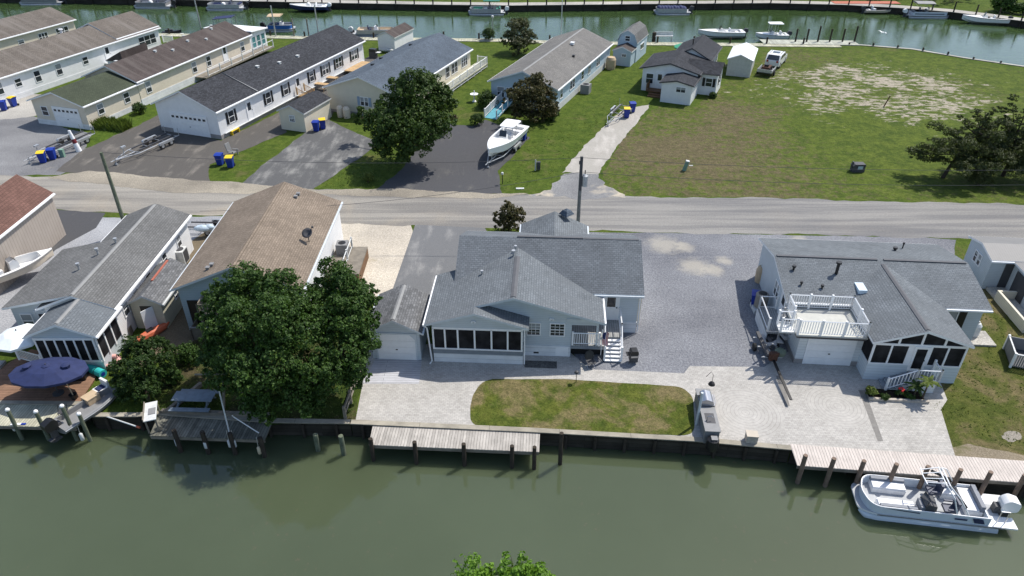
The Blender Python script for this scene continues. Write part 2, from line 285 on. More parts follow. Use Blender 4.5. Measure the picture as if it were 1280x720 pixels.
# ------------------------------------------------------------------ mesh builder and object helpers
class MB:
    def __init__(s): s.v, s.f, s.m, s.T = [], [], [], None
    def add(s, pts, faces, m=0):
        k = len(s.v)
        for p in pts: s.v.append(tuple(s.T @ Vector(p)) if s.T else tuple(p))
        for i, f in enumerate(faces):
            s.f.append([a + k for a in f]); s.m.append(m[i] if isinstance(m, list) else m)
        return s
    def box(s, x0, x1, y0, y1, z0, z1, m=0):
        return s.add([(x0,y0,z0),(x1,y0,z0),(x1,y1,z0),(x0,y1,z0),(x0,y0,z1),(x1,y0,z1),(x1,y1,z1),(x0,y1,z1)],
                     [(0,3,2,1),(4,5,6,7),(0,1,5,4),(1,2,6,5),(2,3,7,6),(3,0,4,7)], m)
    def slab(s, pts, th, m=0, ms=1):
        """solid sheet under a planar polygon (counter-clockwise from above)"""
        n = len(pts); P = [Vector(p) for p in pts]; B = [p - Vector((0, 0, th)) for p in P]
        return s.add(P + B, [tuple(range(n)), tuple(range(2*n-1, n-1, -1))] + [(i, n+i, n+(i+1) % n, (i+1) % n) for i in range(n)], [m, ms] + [ms]*n)
    def prism(s, prof, a0, a1, axis='y', m=0):
        """profile of (h, z) points (counter-clockwise seen from -axis) pushed along y or x"""
        n = len(prof)
        f = (lambda h, a, z: (h, a, z)) if axis == 'y' else (lambda h, a, z: (a, h, z))
        P = [f(h, a0, z) for h, z in prof] + [f(h, a1, z) for h, z in prof]
        F = [tuple(range(n)), tuple(range(2*n-1, n-1, -1))] + [(i, n+i, n+(i+1) % n, (i+1) % n) for i in range(n)]
        if axis != 'y': F = [tuple(reversed(q)) for q in F]
        return s.add(P, F, m)
    def tube(s, path, r, n=8, m=0, cap=True):
        path = [Vector(p) for p in path]; rs = r if isinstance(r, (list, tuple)) else [r] * len(path)
        pts, F = [], []; prev = None
        for i, p in enumerate(path):
            t = (path[min(i+1, len(path)-1)] - path[max(i-1, 0)]).normalized()
            if prev is None: a = t.cross(Vector((0, 0, 1)) if abs(t.z) < .95 else Vector((1, 0, 0))).normalized()
            else: a = (prev - t * prev.dot(t)).normalized()
            prev = a; b = t.cross(a)
            for k in range(n):
                an = 2 * math.pi * k / n; pts.append(p + (a * math.cos(an) + b * math.sin(an)) * rs[i])
        for i in range(len(path)-1):
            for k in range(n): F.append((i*n+k, i*n+(k+1) % n, (i+1)*n+(k+1) % n, (i+1)*n+k))
        if cap: F += [tuple(range(n-1, -1, -1)), tuple(range((len(path)-1)*n, len(path)*n))]
        return s.add(pts, F, m)
    def lathe(s, prof, c=(0, 0), n=14, m=0):
        pts = [(c[0]+r*math.cos(2*math.pi*k/n), c[1]+r*math.sin(2*math.pi*k/n), z) for r, z in prof for k in range(n)]
        F = [(i*n+k, i*n+(k+1) % n, (i+1)*n+(k+1) % n, (i+1)*n+k) for i in range(len(prof)-1) for k in range(n)]
        return s.add(pts, F, m)
    def ball(s, c, r, m=0, n=10, sc=(1, 1, 1)):
        h = n // 2
        pts = [(c[0]+r*sc[0]*math.sin(math.pi*i/h)*math.cos(2*math.pi*k/n), c[1]+r*sc[1]*math.sin(math.pi*i/h)*math.sin(2*math.pi*k/n), c[2]-r*sc[2]*math.cos(math.pi*i/h)) for i in range(h+1) for k in range(n)]
        return s.add(pts, [(i*n+k, i*n+(k+1) % n, (i+1)*n+(k+1) % n, (i+1)*n+k) for i in range(h) for k in range(n)], m)
    def build(s, name, mats, parent=None, smooth=False, loc=None, rotz=0):
        if not isinstance(mats, (list, tuple)): mats = [mats]
        me = bpy.data.meshes.new(name); me.from_pydata(s.v, [], s.f); me.validate(); 
        for m in mats: me.materials.append(m)
        if len(me.polygons) == len(s.m): me.polygons.foreach_set('material_index', s.m)
        uv = me.uv_layers.new(name='uv'); Z = Vector((0, 0, 1))
        for p in me.polygons:
            nn = p.normal
            if abs(nn.z) > .985: u, v = Vector((1, 0, 0)), Vector((0, 1, 0))
            else: u = Z.cross(nn).normalized(); v = nn.cross(u)
            for li in p.loop_indices:
                co = me.vertices[me.loops[li].vertex_index].co; uv.data[li].uv = (co.dot(u), co.dot(v))
        if smooth: me.polygons.foreach_set('use_smooth', [True] * len(me.polygons))
        me.update()
        o = bpy.data.objects.new(name, me); COL.objects.link(o)
        if parent: o.parent = parent
        if loc is not None: o.location = loc
        o.rotation_euler[2] = rotz
        return o
def tag(o, label, cat, group=None):
    o['label'] = label; o['category'] = cat
    if group: o['group'] = group
    return o
def T(name, label, cat, loc=(0, 0, 0), rotz=0, group=None):
    o = bpy.data.objects.new(name, None); COL.objects.link(o); o.empty_display_size = .3
    o.location = loc; o.rotation_euler[2] = rotz
    return tag(o, label, cat, group)
KIDS = {}
def kids(o): return [c for c in bpy.data.objects if c.parent == o]
def dup(root, loc, rotz, label, group=None, scale=None):
    r = root.copy(); COL.objects.link(r); r.location = loc; r.rotation_euler[2] = rotz; r['label'] = label
    if group: r['group'] = group
    if scale: r.scale = (scale,) * 3
    for c in kids(root):
        d = c.copy(); COL.objects.link(d); d.parent = r
        for g in kids(c):
            e = g.copy(); COL.objects.link(e); e.parent = d
    return r
def struct(o): o['kind'] = 'structure'; return o
def rough(P, amp, step=.5):
    out = []; n = len(P)
    for i in range(n):
        a, b = P[i], P[(i+1) % n]; L = (b-a).length; k = max(1, min(160, int(L/step))); u = (b-a)/max(L, 1e-6); nn = Vector((-u.y, u.x))
        for j in range(k):
            q = a+(b-a)*j/k; f = math.sin(q.x*1.3+q.y*.9)*.4+math.sin(q.x*.37-q.y*.5+2)*.5+math.sin(q.x*3.1+q.y*2.3)*.25+random.uniform(-.3, .3); out.append(q+nn*f*amp)
    return out
def sheet(name, pts, z, mat, amp=0.0, step=.5):
    P = [Vector((p[0], p[1])) for p in pts]
    if amp: P = rough(P, amp, step)
    ar = sum(P[i].x*P[(i+1) % len(P)].y - P[(i+1) % len(P)].x*P[i].y for i in range(len(P)))
    if ar < 0: P.reverse()
    mb = MB(); mb.add([(p.x, p.y, z) for p in P], [tuple(range(len(P)))]); return struct(mb.build(name, mat))
def px(*pts, z=0): return [at(a, b, z) for a, b in pts]

# ------------------------------------------------------------------ setting: land, water, road, drives
L_far = [(-420, 150), (-100, 117), (-64, 112.5), (-22.5, 109.3), (0, 108.3), (7, 107), (49.7, 105.2), (56.2, 103), (61.1, 98.6), (66.8, 94.5), (84, 82), (120, 60), (300, -30)]
L_near = [(-420, 60), (-90, 32), (-27, 30.0), (-23.5, 29.9), (-22.7, 29.0), (-20.2, 29.0), (-19.1, 29.15), (-12.9, 28.55), (-8.57, 28.45), (.85, 27.85), (9.6, 27.15), (14.4, 26.5), (24.9, 24.3), (40, 21), (300, -60)]
def land(name, top, bot, mat):
    mb = MB(); P = bot + top[::-1]; n = len(P)
    mb.add([(x, y, 0) for x, y in P] + [(x, y, -3) for x, y in P], [tuple(range(n))] + [(i, n+i, n+(i+1) % n, (i+1) % n) for i in range(n)])
    return struct(mb.build(name, mat))
LAWN = lawn('lawn_grass', (.050, .082, .012), (.088, .122, .02), (.12, .11, .045), .45)
LAWN_R = lawn('dry_lawn_grass', (.056, .074, .015), (.094, .102, .026), (.145, .118, .06), .75, .3)
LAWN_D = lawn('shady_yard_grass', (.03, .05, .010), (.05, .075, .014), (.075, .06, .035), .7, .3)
LAWN_V = lawn('lush_grass', (.048, .084, .012), (.086, .13, .018), (.12, .11, .04), .3)
land('ground', L_far, L_near, LAWN)
_fb = [at(a, b, -1) for a, b in ((0, 3), (100, 4.5), (240, 7), (325, 9), (420, 11), (560, 13.5), (640, 14.3), (800, 12.5), (960, 11.2), (1050, 13.3), (1122, 17.5), (1185, 22.5), (1230, 28), (1280, 35))]
FB = [(-420, 185)] + [(p.x, p.y) for p in _fb] + [(120, 98), (420, -60)]
land('far_bank', [(-1500, 1500), (1500, 1500), (1500, -200)], FB, LAWN)
land('near_bank', [(-420, 12), (-60, 9.5), (60, 7), (420, -80)], [(-420, -400), (420, -400)], LAWN)
WATER = water_mat()
mb = MB(); mb.add([(-1600, -500, -1), (1600, -500, -1), (1600, 1600, -1), (-1600, 1600, -1)], [(0, 1, 2, 3)]); struct(mb.build('water', WATER))

sheet('vacant_lot', px((752, 214), (775, 175), (823, 133), (872, 134), (905, 102), (945, 78), (968, 62), (1075, 61), (1140, 66), (1205, 77), (1275, 87), (1340, 100), (1420, 258), (1280, 255), (960, 248), (775, 246)), .004, lot_mat(tuple(at(1098, 112))), 0.35, 0.5)
sheet('road', [(-140, 62), (-46.7, 60.5), (-29.8, 58.6), (-14.7, 57.4), (0, 56.3), (21.8, 55.6), (42.9, 54.4), (130, 48.5), (130, 43.5), (39.4, 48.4), (18.7, 49.3), (10, 49.6), (-10.8, 50.7), (-22.4, 52.2), (-43, 53.8), (-140, 58)], .008, road_mat(), .22, .7)
ASPH = asphalt('worn_asphalt', (.055, .055, .058), (.15, .142, .13), .35, R(-25)); ASPH_B = asphalt('brown_asphalt', (.095, .088, .080), (.19, .172, .15), .45, R(-60)); ASPH_D = asphalt('dark_asphalt', (.072, .072, .076), (.13, .125, .115), .3, R(-20)); ASPH_G = asphalt('grey_drive_asphalt', (.10, .10, .10), (.25, .245, .23), .6, R(-5))
GRAV_B = gravel('blue_grey_gravel', (.135, .14, .155), (.255, .26, .275), (.40, .37, .31), .05, 8, [(*at(a, b).xy, r) for a, b, r in ((830, 306, 1.5), (868, 333, 1.3), (892, 338, .9), (905, 326, .7), (856, 309, .8), (1000, 300, .8))]); GRAV_L = gravel('pale_gravel', (.24, .245, .26), (.38, .385, .395), (.34, .31, .26), .2); GRAV_D = gravel('grey_gravel', (.165, .165, .17), (.25, .25, .25), (.3, .27, .22), .3)
SAND = gravel('sandy_ground', (.43, .38, .305), (.57, .515, .43), (.33, .29, .2), .3, 6)
sheet('concrete_apron', px((-80, 118), (60, 118), (50, 143), (-80, 172)), .005, CONC, .1)
sheet('gravel_drive', px((-90, 160), (40, 146), (112, 168), (140, 178), (76, 218), (0, 221), (-90, 226)), .006, GRAV_D, 0.25, 0.5)
sheet('asphalt_drive', px((70, 214), (100, 189), (196, 140), (207, 158), (276, 176), (345, 142), (440, 84), (466, 68), (484, 76), (420, 134), (411, 152), (352, 152), (358, 165), (262, 206), (262, 229), (160, 222)), .012, ASPH_B, 0.12, 0.5)
sheet('grass_strip', px((103, 188), (118, 168), (175, 134), (200, 134), (207, 140)), .014, LAWN_V, 0.22, 0.5)
sheet('grey_drive', px((300, 232), (330, 205), (383, 165), (411, 150), (466, 175), (470, 182), (400, 232), (390, 238)), .016, ASPH_G, 0.14, 0.5)
sheet('boat_drive', px((466, 240), (495, 218), (548, 155), (590, 158), (606, 150), (662, 172), (622, 214), (628, 243), (550, 242)), .016, ASPH_D, 0.14, 0.5)
sheet('concrete_drive', px((701, 216), (722, 192), (778, 137), (814, 130), (780, 172), (748, 218)), .016, asphalt('cracked_concrete', (.34, .32, .285), (.46, .43, .39), .6, R(-30)), .16, .4)
sheet('sandy_apron', px((660, 245), (690, 233), (703, 214), (744, 214), (752, 232), (782, 247)), .014, gravel('sandy_gravel', (.17, .175, .18), (.27, .265, .26), (.47, .41, .32), .62), 0.5, 0.5)
sheet('bare_verge', px((60, 222), (110, 214), (260, 226), (400, 237), (480, 236), (560, 240), (660, 242), (620, 249), (430, 244), (200, 240)), .0175, gravel('sandy_verge', (.25, .225, .18), (.36, .32, .255), (.2, .18, .14), .4), .2, .35)
sheet('gravel_yard', px((-100, 258), (60, 268), (180, 274), (300, 268), (300, 300), (240, 330), (60, 420), (-140, 420)), .004, GRAV_L, 0.3, 0.5)
sheet('side_drive', px((66, 262), (132, 266), (120, 285), (70, 312), (50, 330), (20, 330), (74, 290)), .006, ASPH_D)
sheet('side_yard', px((240, 300), (300, 265), (300, 300), (232, 440), (175, 460), (190, 400)), .006, gravel('dirt_yard', (.13, .105, .07), (.2, .16, .105), (.06, .07, .03), .35), 0.3, 0.5)
sheet('sandy_yard', px((400, 276), (515, 281), (516, 288), (490, 380), (440, 380), (380, 350)), .006, SAND, 0.12, 0.5)
sheet('paved_drive', px((519, 281), (606, 285), (640, 340), (600, 380), (460, 380), (490, 364)), .010, asphalt('grey_concrete_drive', (.15, .152, .155), (.27, .265, .255), .5, R(-3)))
sheet('gravel_lot', px((735, 290), (801, 291), (940, 293), (1160, 297), (1195, 300), (1180, 440), (1000, 472), (864, 470), (856, 470), (733, 470), (715, 440), (725, 330)), .006, GRAV_B, 0.06, 0.5)
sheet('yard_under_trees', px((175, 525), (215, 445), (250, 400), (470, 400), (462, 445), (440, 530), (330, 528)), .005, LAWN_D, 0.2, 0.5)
sheet('dry_lawn', px((1145, 505), (1177, 500), (1180, 418), (1200, 370), (1225, 300), (1420, 298), (1500, 640), (1225, 575), (1195, 566)), .007, LAWN_R, 0.1, 0.5)
sheet('front_verge', px((606, 285), (700, 287), (735, 289), (725, 300), (640, 300)), .012, LAWN)
pc = [(*at(932, 516).xy, 2.0), (*at(1047, 508).xy, 1.7)]
PAV = paver_mat(pc)
sheet('paved_patio', px((462, 436), (444, 528), (584, 533), (700, 539), (870, 547), (930, 553), (992, 559), (1194, 571), (1176, 512), (1184, 500), (1172, 470), (1140, 440), (985, 440), (955, 459), (862, 458), (855, 467), (738, 462), (700, 430), (540, 430)), .022, PAV)
PAV_D = N('dark_pavers'); _b = PAV_D.noise(4, 4, .7); PAV_D.fin(PAV_D.ramp(_b, [(.3, (.16, .15, .14)), (.7, (.24, .23, .21))]), .9)
sheet('dark_paver_band', px((1073, 488), (1081, 488), (1104, 552), (1097, 552)), .026, PAV_D.m)
sheet('dark_paver_band', px((970, 470), (978, 470), (987, 508), (981, 509)), .026, PAV_D.m)
sheet('grey_ramp_pad', px((474, 441), (528, 441), (524, 480), (452, 480)), .03, RAMP)
def rounded(pts, r=.9, n=6):
    out = []; k = len(pts)
    for i in range(k):
        p, a, b = Vector(pts[i]).xy, Vector(pts[i-1]).xy, Vector(pts[(i+1) % k]).xy
        q = min(r, (a-p).length*.45, (b-p).length*.45)
        s, e = p + (a-p).normalized()*q, p + (b-p).normalized()*q
        for j in range(n+1):
            t = j/n; out.append(s*(1-t)**2 + p*2*t*(1-t) + e*t*t)
    return out
LAWN_K = lawn('patchy_lawn_grass', (.056, .080, .014), (.105, .118, .024), (.165, .135, .068), .85, .3)
lk = px((588, 534), (587, 500), (604, 474), (700, 474), (852, 484), (866, 496), (869, 546), (700, 538))
sheet('front_lawn', rounded(lk, .8), .03, LAWN_K, 0.03, 0.5)
sheet('bare_patch', rounded(px((1250, 546), (1258, 538), (1276, 540), (1278, 550), (1262, 554)), .4), .012, gravel('dull_soil', (.22, .2, .165), (.33, .3, .25), (.1, .1, .05), .4), 0.12, 0.5)
sheet('worn_edge', rounded(px((1180, 560), (1215, 552), (1290, 572), (1420, 600), (1420, 622), (1195, 572)), .5), .010, gravel('sandy_soil', (.2, .165, .11), (.3, .25, .18), (.09, .095, .03), .55), 0.2, 0.5)

# ------------------------------------------------------------------ parts shared by the buildings
FACE = {'F': ((1, 0, 0), (0, -1, 0)), 'R': ((0, 1, 0), (1, 0, 0)), 'B': ((-1, 0, 0), (0, 1, 0)), 'L': ((0, -1, 0), (-1, 0, 0))}
def fmat(p, facing):
    u, n = FACE[facing]; u, n = Vector(u), Vector(n)
    m = Matrix.Identity(4)
    for i in range(3): m[i][0], m[i][1], m[i][2], m[i][3] = u[i], -n[i], (0, 0, 1)[i], p[i]
    return m                                  # local x = right, -y = outwards, z = up
def window(h, p, facing, ww, hh, style='dh', shut=None, frame=None, glass=None):
    t = .06; f = MB(); f.T = fmat(p, facing); a, b = ww/2, hh/2
    f.box(-a-t, a+t, -.05, .02, -b-t, -b); f.box(-a-t, a+t, -.05, .02, b, b+t)
    f.box(-a-t, -a, -.05, .02, -b, b); f.box(a, a+t, -.05, .02, -b, b)
    if style == 'dh': f.box(-a, a, -.035, .02, -.025, .025)
    if style == 'slider': f.box(-.025, .025, -.035, .02, -b, b)
    if style == 'twin': f.box(-.05, .05, -.045, .02, -b, b); f.box(-a, -.05, -.035, .02, -.02, .02); f.box(.05, a, -.035, .02, -.02, .02)
    if style == 'triple':
        for x in (-a/3, a/3): f.box(x-.04, x+.04, -.045, .02, -b, b)
        f.box(-a, a, -.035, .01, -.02, .02)
    if style == 'grid':
        f.box(-a, a, -.035, .02, -.025, .025)
        for x in (-a/3, a/3): f.box(x-.012, x+.012, -.03, .01, -b, b)
        for z in (-b/2, b/2): f.box(-a, a, -.03, .01, z-.012, z+.012)
    w_ = f.build('window', frame or WHITE, h)
    g = MB(); g.T = fmat(p, facing); g.box(-a, a, -.018, .015, -b, b); g.build('pane', glass or GLASS, w_)
    if random.random() < .5 and not glass:
        k = MB(); k.T = fmat(p, facing); k.box(-a+.02, a-.02, -.024, -.0185, b-hh*random.choice((.3, .45, .5, .62)), b-.01); k.build('blind', BLIND, w_)
    if shut:
        for s in (-1, 1):
            k = MB(); k.T = fmat(p, facing); x = s*(a+.09+.15); k.box(x-.15, x+.15, -.06, .01, -b-.03, b+.03)
            for j in range(7): k.box(x-.12, x+.12, -.072, -.06, -b+.03+j*hh/7, -b+.03+j*hh/7+hh/14)
            k.build('shutter', shut, h)
    return w_
def door(h, p, facing, ww=.9, hh=2.0, mat=None, glass=True):
    d = MB(); d.T = fmat(p, facing); a = ww/2
    d.box(-a-.08, -a, -.05, .02, 0, hh+.08); d.box(a, a+.08, -.05, .02, 0, hh+.08); d.box(-a, a, -.05, .02, hh, hh+.08); d.box(-a, a, -.03, .02, 0, hh)
    o = d.build('door', mat or WHITE, h)
    if glass:
        g = MB(); g.T = fmat(p, facing); g.box(-a*.6, a*.6, -.04, -.03, hh*.5, hh*.9); g.build('pane', GLASS, o)
    k = MB(); k.T = fmat(p, facing); k.ball((a*.8, -.06, hh*.48), .04); k.build('handle', BLACK, o)
    return o
def garage_door(h, p, facing, ww, hh, lites=0, mat=None, arch=False):
    d = MB(); d.T = fmat(p, facing); a = ww/2; n = 4
    for j in range(n):
        d.box(-a, a, -.03, .02, j*hh/n+.006, (j+1)*hh/n-.006)
        for k in range(5):
            x0 = -a+ww*(k+.1)/5; d.box(x0, x0+ww*.16, -.038, -.03, j*hh/n+.09, (j+1)*hh/n-.09)
    o = d.build('garage_door', mat or WHITE, h)
    c = MB(); c.T = fmat(p, facing); c.box(-a-.1, -a, -.045, .02, 0, hh); c.box(a, a+.1, -.045, .02, 0, hh); c.box(-a-.1, a+.1, -.045, .02, hh, hh+.1)
    if arch:
        c.prism([(-a, hh), (-a, hh-.35), (-a+.3, hh)], -.044, .0, 'y'); c.prism([(a, hh), (a-.3, hh), (a, hh-.35)], -.044, .0, 'y')
    c.build('door_frame', TRIM if arch else WHITE, h)
    if lites:
        g = MB(); g.T = fmat(p, facing)
        for k in range(lites):
            x = -a+ww*(k+.5)/lites; g.box(x-ww*.3/lites, x+ww*.3/lites, -.045, -.03, hh*.8, hh*.91)
        g.build('window_row', GLASS, o)
    k = MB(); k.T = fmat(p, facing); k.box(-.06, .06, -.07, -.03, hh*.4, hh*.43); k.build('handle', BLACK, o)
    return o
def block(h, x0, x1, y0, y1, ze, zr, axis, wall, roof, trim=None, oe=.3, og=.3, z0=0.0, cap=None, roofs=True, skirt=None, sk_h=.65, sk_mat=None, gut=True):
    """gabled volume; ze = roof height at the eave edge, zr = ridge height"""
    trim = trim or WHITE
    a0, a1, b0, b1 = (x0, x1, y0, y1) if axis == 'y' else (y0, y1, x0, x1)      # a across, b along the ridge
    c = (a0+a1)/2; half = (a1-a0)/2+oe; k = (zr-ze)/half; th = .16
    wt = ze + k*oe - th; wp = zr - th - .02
    wm = MB(); wm.prism([(a0, z0), (a1, z0), (a1, wt), (c, wp), (a0, wt)], b0, b1, axis); wo = wm.build('wall', wall, h)
    if sk_mat:
        sm = MB(); e = .025; sm.box(x0-e, x1+e, y0-e, y1+e, z0-.02, sk_h); sm.build('skirting', sk_mat, h)
    if not roofs: return wo
    rm = MB(); g0, g1 = b0-og, b1+og
    def P(a, b, z): return (a, b, z) if axis == 'y' else (b, a, z)
    A = [P(c, g0, zr), P(a0-oe, g0, ze), P(a0-oe, g1, ze), P(c, g1, zr)]; B = [P(c, g0, zr), P(c, g1, zr), P(a1+oe, g1, ze), P(a1+oe, g0, ze)]
    if axis == 'y': A.reverse(); B.reverse()
    rm.slab(A, th*.9); rm.slab(B, th*.9)
    ro = rm.build('roof', [roof, trim], h)
    if cap:
        cm = MB(); q = .13
        for sgn in (-1, 1):
            Q = [P(c, g0+.15, zr+.03), P(c+sgn*q, g0+.15, zr+.03-q*k), P(c+sgn*q, g1-.15, zr+.03-q*k), P(c, g1-.15, zr+.03)]
            if (sgn > 0) == (axis == 'y'): pass
            else: Q.reverse()
            cm.slab(Q, .028, 0, 0)
        cm.build('ridge_cap', cap, ro)
    if gut:
        for a in (a0-oe, a1+oe):
            gm = MB()
            s = -1 if a < c else 1
            p, q = sorted((a+s*.004, a+s*.10))
            if axis == 'y': gm.box(p, q, g0, g1, ze-.15, ze-.05)
            else: gm.box(g0, g1, p, q, ze-.15, ze-.05)
            gm.build('gutter', trim, ro)
    return wo
def vent(h, x, y, z, r=.07, hh=.35, mat=None, cap=True):
    v = MB(); v.tube([(x, y, z-.2), (x, y, z+hh)], r, 8)
    if cap: v.tube([(x, y, z+hh), (x, y, z+hh+.12)], r*1.8, 8)
    v.build('vent_pipe', mat or ALU, h)
def boxvent(h, x, y, z, mat=None, s=.18):
    v = MB(); v.box(x-s, x+s, y-s, y+s, z-.1, z+.14); v.box(x-s*1.25, x+s*1.25, y-s*1.25, y+s*1.25, z+.14, z+.17); v.build('roof_vent', mat or WHITE2, h)
def rail(parent, path, z, hh=.95, mat=None, name='railing', step=.13, post=1.8, balus=True):
    """post and baluster railing along local (x, y[, z]) points"""
    mat = mat or WHITE; m = MB()
    for i in range(len(path)-1):
        a, b = Vector((*path[i][:2], path[i][2] if len(path[i]) > 2 else z)), Vector((*path[i+1][:2], path[i+1][2] if len(path[i+1]) > 2 else z))
        d = b-a; L = d.xy.length; n = max(1, round(L/post))
        for k in range(n+1):
            p = a+d*k/n; m.box(p.x-.055, p.x+.055, p.y-.055, p.y+.055, p.z, p.z+hh+.06)
        for zz, r in ((hh-.04, .04), (.12, .03)): m.tube([a+Vector((0, 0, zz)), b+Vector((0, 0, zz))], r, 4)
        if balus:
            q = max(2, int(L/step))
            for k in range(1, q):
                p = a+d*k/q; m.box(p.x-.017, p.x+.017, p.y-.017, p.y+.017, p.z+.12, p.z+hh-.04)
    return m.build(name, mat, parent)
def stairs(parent, x0, x1, ytop, ybot, ztop, n, mat, name='steps', axis='y', riser=None):
    m = MB(); q = MB()
    for i in range(n):
        z = ztop*(n-i)/(n+1)
        a, b = ytop+(ybot-ytop)*i/n, ytop+(ybot-ytop)*(i+1)/n; lo, hi = min(a, b), max(a, b)
        if axis == 'y': m.box(x0, x1, lo-.02, hi+.02, z-.04, z); q.box(x0+.03, x1-.03, lo+.01, hi-.01, 0, z-.042)
        else: m.box(lo-.02, hi+.02, x0, x1, z-.04, z); q.box(lo+.01, hi-.01, x0+.03, x1-.03, 0, z-.042)
    o = m.build(name, mat, parent); q.build('riser', riser or WHITE2, o); return o
# ------------------------------------------------------------------ SPLIT
# ------------------------------------------------------------------ central grey-blue house
def V3(p): return (p[0], p[1], p[2])
K = T('house', 'central pale blue-grey house with T-shaped shingle roof, screened porch and white front stairs', 'house', (0, 34.2, 0), R(-3.2))
block(K, -3.45, 7.6, 2.65, 9.45, 3.05, 4.75, 'x', SD_PALE, SH_BLUE, TRIM, .35, .25, cap=None, sk_mat=SKIRT, sk_h=.8)
m = MB(); m.box(-.0, 4.2, 6.02, 6.2, 4.74, 4.80); m.box(4.25, 7.7, 6.02, 6.2, 4.73, 4.77); m.build('ridge_vent', RIDGE, K)
# front cross gable over the living room, recess and screened porch
mb = MB(); k_ = 1.5/5.1; zr, ze, xc = 4.4, 2.9, .1
zf = lambda x: zr - abs(x-xc)*k_
mb.prism([(-4.55, 0), (.7, 0), (.7, zf(.7)-.17), (xc, zf(xc)-.18), (-4.55, zf(-4.55)-.17)], .0, 4.0, 'y')
mb.prism([(.7, 0), (3.5, 0), (3.5, zf(3.5)-.17), (.7, zf(.7)-.17)], 0, 3.2, 'y')
mb.prism([(3.5, 2.35), (5.0, 2.35), (5.0, zf(5.0)-.17), (3.5, zf(3.5)-.17)], 0.0, .12, 'y')
mb.box(3.5, 5.1, 2.2, 2.6, 0, zf(5.0)-.2)
mb.build('front_wall', SD_PALE, K)
mb = MB()
mb.slab([(xc, -.45, zr), (xc, 5.5, zr), (-3.4, 4.3, zf(-3.4)), (-4.95, 4.15, zf(-4.95)), (-4.95, -1.2, zf(-4.95)), (-2.1, -1.2, zf(-2.1)), (-2.1, -.45, zf(-2.1))], .15)
mb.slab([(xc, -.45, zr), (5.35, -.45, zf(5.35)), (5.35, 3.2, zf(5.35)), (2.2, 5.3, zf(2.2)), (xc, 5.5, zr)], .15)
zp = zf(-2.1)
mb.slab([(-2.1, -1.2, zp), (1.02, -1.2, zp-3.12*k_), (1.02, -.02, zp-3.12*k_), (-2.1, -.02, zp)], .14)
ro = mb.build('front_roof', [SH_LGREY, TRIM], K)
mb = MB()
for sg in (-1, 1):
    Q = [(xc, -.3, zr+.035), (xc+sg*.17, -.3, zr+.035-.17*k_), (xc+sg*.17, 4.2, zr+.035-.17*k_), (xc, 4.2, zr+.035)]
    mb.slab(Q if sg > 0 else Q[::-1], .03, 0, 0)
mb.build('ridge_vent', RIDGE, ro)
mb = MB(); mb.box(-5.06, -4.955, -1.2, 4.15, ze-.14, ze-.04); mb.box(5.355, 5.45, -.45, 3.2, ze-.16, ze-.05); mb.tube([(-5.0, -1.1, 2.75), (-4.85, -.98, 2.5), (-4.7, -.96, .1), (-4.8, -1.2, .05)], .045, 6); mb.build('gutter', WHITE, ro)
mb = MB(); mb.box(.62, 1.0, -1.2, -1.0, 2.72, 2.8); mb.tube([(.8, -1.0, 2.7), (.78, -.96, 2.4), (.78, -.96, .1)], .04, 6); mb.build('downpipe', WHITE, K)
mb = MB(); mb.box(3.2, 5.0, -.05, .05, 2.62, 2.8); mb.box(4.94, 5.06, -.02, .1, .9, 2.7); mb.build('porch_beam', TRIM, K)
# screened porch
mb = MB(); mb.box(-4.57, .68, -.92, -.86, 0, .66); mb.box(-4.57, -4.51, -.86, 0, 0, .66); mb.box(.62, .68, -.86, 0, 0, .66); mb.build('porch_skirt', SKIRT, K)
mb = MB(); mb.box(-4.58, .69, -.93, -.87, .66, 1.0); mb.box(-4.58, -4.52, -.87, 0, .66, 1.0); mb.box(.63, .69, -.87, 0, .66, 1.0); mb.build('porch_kneewall', paint('slate_band', (.2, .225, .25), .6), K)
mb = MB(); xs = [-4.53, -3.78, -3.04, -2.02, -1.06, -.12, .63]; xs = [-4.53, -3.85, -3.1, -2.12, -1.14, -.2, .62]
for x in xs: mb.box(x-.05, x+.05, -.94, -.84, 1.0, 2.5)
mb.box(-4.58, .68, -.94, -.84, 2.42, 2.56); mb.box(-4.58, .68, -.95, -.84, .98, 1.06); mb.box(-4.57, -4.5, -.84, 0, 2.42, 2.56); mb.build('porch_frame', WHITE, K)
for i in range(6):
    mb = MB(); mb.box(xs[i]+.05, xs[i+1]-.05, -.90, -.88, 1.06, 2.42); mb.build('screen', SCREEN, K)
mb = MB(); mb.box(-4.55, -4.53, -.84, 0, 1.0, 2.42); mb.build('screen', SCREEN, K)
mb = MB(); mb.prism([(-4.57, 2.54), (.68, 2.54), (.68, zp-2.78*k_-.15), (-2.1, zp-.15), (-4.57, zf(-4.57)-.15)], -.93, -.85, 'y'); mb.build('porch_gable', SD_PALE, K)
mb = MB(); mb.box(.7, 3.47, -.03, .0, 0, .78); mb.build('skirting', SKIRT, K)
mb = MB(); mb.box(1.3, 1.6, -.05, -.03, .2, .3); mb.build('crawl_vent', BLACK, K)
mb = MB(); mb.box(2.6, 3.35, -.045, -.03, .08, .72); mb.build('hatch', WHITE, K)
window(K, (1.27, -.0, 1.98), 'F', .72, .82, 'grid'); window(K, (2.66, -.0, 1.98), 'F', .78, .82, 'grid')
